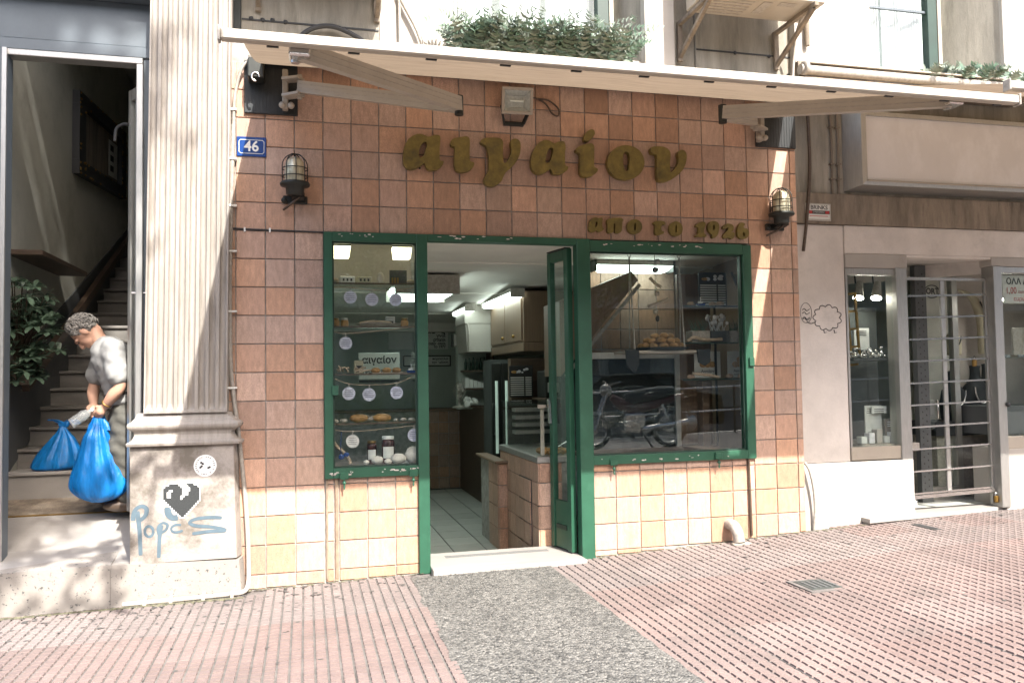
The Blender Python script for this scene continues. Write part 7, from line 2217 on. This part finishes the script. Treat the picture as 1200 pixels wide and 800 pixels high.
# ------------------------------------------------------------------ the street behind the viewer (it shows in the glass and shades the left side)
def tree(x, y, h, crown, n, seed, label, low=0):
    t = thing('street_tree', label, 'tree', (x, y, gz(x)), 'street trees along the kerb')
    q = random.Random(seed)
    m_ = MB()
    top = Vector((x+.15, y+.1, h))
    m_.tube(smooth_line([(x, y, gz(x)-.1), (x+.05, y, h*.35), (x-.05, y+.05, h*.7), top]), .1, 9, radii=None if False else [.16-.10*k/15 for k in range(16)])
    tips = []
    for k in range(22 if low else 11):
        a = q.uniform(0, 6.28)
        b0 = Vector((x, y, h*q.uniform(.5, .95)))
        e = Vector((crown[0][0]+crown[1][0]*math.cos(a)*q.uniform(.4, .85), crown[0][1]+crown[1][1]*math.sin(a)*q.uniform(.4, .85), crown[0][2]+crown[1][2]*q.uniform(-.6, .7)))
        mid = (b0+e)/2+Vector((q.uniform(-.2, .2), q.uniform(-.2, .2), .2))
        m_.tube(smooth_line([b0, mid, e], 4), .03, 6, radii=[.05-.004*k for k in range(9)])
        tips += [mid, e, (mid+e)/2]
    if low:                                              # one long branch reaches over the pavement towards the doorway
        m_.tube(smooth_line([(x, y, 6.2), (x-.2, y+1.6, 6.6), (x-.45, y+3.2, 5.9), (x-.75, y+4.4, 4.9)], 6), .04, 7, radii=[.07-.0028*k for k in range(19)])
        for k in range(6):
            m_.tube(smooth_line([(x-.45-.05*k, y+3.2+.2*k, 5.9-.17*k), (x-.6+.22*(k-2.5), y+4.2, 5.2-.1*k), (x-.7+.30*(k-2.5), y+4.35, 4.5+.1*k)], 4), .015, 5)
    m_.build('trunk', 'bark', t)
    m_ = MB()
    cl = [p+Vector((q.uniform(-.4, .4), q.uniform(-.4, .4), q.uniform(-.3, .4))) for p in tips for _ in range(2)]
    for k in range(n):
        c0 = q.choice(cl)
        c = c0+Vector((q.gauss(0, .24), q.gauss(0, .28), q.gauss(0, .22)))
        if low and any(((c.x+.30*c.y-a_)/.15)**2+((c.z+1.1*c.y-b_)/.10)**2 < 1 for a_, b_ in ((-1.03, 3.87), (-.85, 3.88), (-.61, 3.86))):
            continue                                      # crown gaps shaped to let sun patches onto the entrance header
        s_ = q.uniform(.05, .10)
        d = Vector((q.uniform(-1, 1), q.uniform(-1, 1), q.uniform(-.6, .6))).normalized()
        e = d.cross(Vector((q.uniform(-1, 1), q.uniform(-1, 1), q.uniform(-1, 1)))).normalized()
        m_.add([c-d*s_, c+e*s_*.45, c+d*s_, c-e*s_*.45], [(0, 1, 2, 3)])
    for k in range(low):                                 # thin hanging twigs below the crown
        c0 = Vector((q.uniform(-.75, .48), -4+q.uniform(-.25, .25), 4.15+1.9*q.random()**1.3))
        d0 = Vector((q.uniform(-1, 1), q.uniform(-1, 1), q.uniform(-.4, .3))).normalized()
        for j in range(11):
            c = c0+d0*q.uniform(-.24, .24)+Vector((q.gauss(0, .04), q.gauss(0, .04), q.gauss(0, .04)))
            s_ = q.uniform(.065, .12)
            d = (d0+Vector((q.uniform(-1, 1), q.uniform(-1, 1), q.uniform(-1, 1)))).normalized()
            e = d.cross(Vector((q.uniform(-1, 1), q.uniform(-1, 1), q.uniform(-1, 1)))).normalized()
            m_.add([c-d*s_, c+e*s_*.5, c+d*s_, c-e*s_*.5], [(0, 1, 2, 3)])
    m_.build('crown', 'leaf_tree', t, kind='stuff')
tree(0.6, -8.3, 12.5, ((0.85, -8.0, 13.0), (.85, .8, 2.5)), 12500, 5, 'tall slender street tree at the kerb behind the viewer shading the entrance', 24)
tree(7.5, -13.5, 4.0, ((7.5, -13.5, 4.2), (2.2, 1.8, 1.6)), 3000, 6, 'leafy tree across the road reflected in the shop windows')
tree(2.0, -14.0, 4.0, ((2.0, -14.0, 4.4), (2.4, 1.8, 1.8)), 3000, 7, 'bushy tree across the road seen only as a reflection')
# building across the road
ob = thing('street_building', 'dark apartment block across the road seen only as a reflection', 'building', (5, -22, 0))
MB().box(-40, 75, -24, -20, -3, 10.5).build('wall', 'concrete', ob)
for i in range(34):
    for j in range(3):
        x = -36+2.9*i
        MB().box(x, x+1.5, -19.99, -19.95, 1.2+2.9*j, 2.9+2.9*j).build('window', 'dark', ob)
for j in range(2):
    MB().box(-40, 75, -19.94, -19.0, 3.6+2.9*j, 3.75+2.9*j).build('balcony', 'white', ob)
# rail along the kerb
kr = thing('kerb_railing', 'low metal railing along the kerb reflected in the right window', 'railing', (8, -9, 0))
for k in range(9):
    x = 5.6+1.1*k
    MB().tube([(x, -9.0, gz(x)), (x, -9.0, gz(x)+.95)], .025, 8).build('post', 'blackmetal', kr)
for z in (.45, .92):
    MB().tube([(5.6, -9.0, gz(5.6)+z), (14.4, -9.0, gz(14.4)+z)], .018, 7).build('rail', 'steel', kr)
# parked motorbike
mk = thing('motorbike', 'parked dark red motorbike behind the viewer, reflected in the right window', 'motorbike', (5.35, -8.0, gz(5.6)))
g0 = gz(5.6)
def wheel(x):
    m_ = MB()
    m_.tube([(x+.255*math.cos(a), -8.0, g0+.29+.255*math.sin(a)) for a in [2*math.pi*k/28 for k in range(29)]], .035, 8, cap=False)
    w_ = m_.build('wheel', 'rubber', mk)
    m_ = MB()
    m_.tube([(x+.215*math.cos(a), -8.0, g0+.29+.215*math.sin(a)) for a in [2*math.pi*k/24 for k in range(25)]], .014, 6, cap=False)
    for k in range(12):
        a = math.pi*k/6
        m_.tube([(x, -8.0+.02*(k % 2), g0+.29), (x+.21*math.cos(a), -8.0, g0+.29+.21*math.sin(a))], .004, 4)
    m_.tube([(x, -8.06, g0+.29), (x, -7.94, g0+.29)], .05, 12)
    r_ = m_.build('rim', 'steel', w_)
wheel(6.20)
wheel(4.95)
m_ = MB()
m_.tube(smooth_line([(5.25, -8.0, g0+.80), (5.55, -8.0, g0+.62), (5.85, -8.0, g0+.66), (6.45, -8.0, g0+.80)]), .07, 10, radii=[.05, .06, .08, .09, .09, .09, .09, .09, .09, .09, .085, .08, .07, .06, .05, .04])
m_.build('fairing', 'red', mk)
m_ = MB()
m_.tube(smooth_line([(5.45, -8.0, g0+.76), (5.70, -8.0, g0+.80), (6.00, -8.0, g0+.84), (6.30, -8.0, g0+.88)]), .08, 10, radii=[.05, .07, .09, .10, .105, .11, .11, .11, .11, .11, .11, .11, .10, .09, .07, .04])
m_.build('seat', 'charcoal', mk)
m_ = MB().box(5.42, 5.78, -8.10, -7.90, g0+.25, g0+.55, .03)
m_.tube([(5.70, -7.88, g0+.30), (6.45, -7.86, g0+.40)], .045, 10)
m_.build('engine', 'steel', mk)
m_ = MB()
for s_ in (-1, 1):
    m_.tube([(4.95, -8.0+s_*.06, g0+.29), (5.20, -8.0+s_*.06, g0+.95)], .022, 8)
    m_.tube([(5.20, -8.0, g0+.98), (5.26, -8.0+s_*.33, g0+1.03)], .014, 7)
    m_.tube([(6.20, -8.0+s_*.07, g0+.29), (6.05, -8.0+s_*.07, g0+.68)], .025, 8)
m_.tube([(6.20, -8.0, g0+.31), (5.65, -8.0, g0+.32)], .03, 7)
m_.build('fork', 'steel', mk)
MB().ball((5.16, -8.0, g0+.90), .10, .09, .10).build('headlamp', 'white_alu', mk)
m_ = MB()
m_.tube([(6.20+.31*math.cos(a), -8.0, g0+.29+.31*math.sin(a)) for a in [math.pi*(.05+.5*k/8) for k in range(9)]], .04, 8)
m_.tube([(6.48, -8.0, g0+.78), (6.56, -8.0, g0+.48)], .03, 7)
m_.build('mudguard', 'blackmetal', mk)
MB().tube([(5.70, -7.92, g0+.26), (5.82, -7.75, g0+.01)], .015, 6).build('side_stand', 'blackmetal', mk)

mk.scale = (1.12, 1.12, 1.12)
mk.location = (5.67, -7.2, gz(5.67))

# unseen dark car, added to darken the right window reflection behind the motorbike
pc = thing('added_dark_car', 'dark car added out of view to darken the reflection behind the motorbike', 'car', (7.2, -11.2, gz(7.2)-.14))
cz = gz(7.2)-.14
side = [(5.0, .28), (5.02, .62), (5.25, .80), (6.05, .90), (6.60, 1.38), (8.15, 1.42), (8.85, .98), (9.35, .92), (9.42, .45), (9.38, .28)]
MB().prism_y([(x, z+cz) for x, z in side], -11.95, -10.35).build('body', 'carpaint', pc)
MB().prism_y([(6.22, .93+cz), (6.66, 1.32+cz), (7.30, 1.34+cz), (7.30, .93+cz)], -11.96, -10.34).build('side_window', 'glass_n', pc)
MB().prism_y([(7.38, .93+cz), (7.38, 1.34+cz), (8.08, 1.35+cz), (8.62, .98+cz)], -11.96, -10.34).build('side_window', 'glass_n', pc)
for x in (5.75, 8.55):
    for y in (-11.86, -10.44):
        w_ = MB().lathe([(0, -.1), (.31, -.1), (.33, -.05), (.33, .05), (.31, .1), (0, .1)], (x, y, cz+.33), 'Y', 22).build('wheel', 'rubber', pc)
        MB().lathe([(0, -.112), (.19, -.112), (.2, -.1), (.2, .1), (.19, .112), (0, .112)], (x, y, cz+.33), 'Y', 18).build('rim', 'alu', w_)
for x in (5.02, 9.38):
    MB().box(x-.02, x+.03, -11.8, -11.5, .58+cz, .70+cz).build('lamp', 'white_alu' if x < 6 else 'red', pc)

# clipped hedge in a trough across the street, seen as green in the left window
hd_ = thing('street_hedge', 'sunlit hedge across the street seen only as a reflection in the left window', 'hedge', (1.8, -13.0, gz(1.8)))
MB().box(-1.5, 5.0, -13.3, -12.7, gz(1.8)-.2, gz(1.8)+.35).build('trough', 'concrete', hd_)
q = random.Random(3)
m_ = MB()
for k in range(2600):
    c = Vector((q.uniform(-1.5, 5.0), -13+q.uniform(-.35, .35), gz(1.8)+.3+q.uniform(0, .85)))
    s_ = q.uniform(.04, .09)
    d = Vector((q.uniform(-1, 1), q.uniform(-1, 1), q.uniform(-.6, .6))).normalized()
    e = d.cross(Vector((q.uniform(-1, 1), q.uniform(-1, 1), q.uniform(-1, 1)))).normalized()
    m_.add([c-d*s_, c+e*s_*.5, c+d*s_, c-e*s_*.5], [(0, 1, 2, 3)])
m_.build('foliage', 'leaf_tree', hd_, kind='stuff')
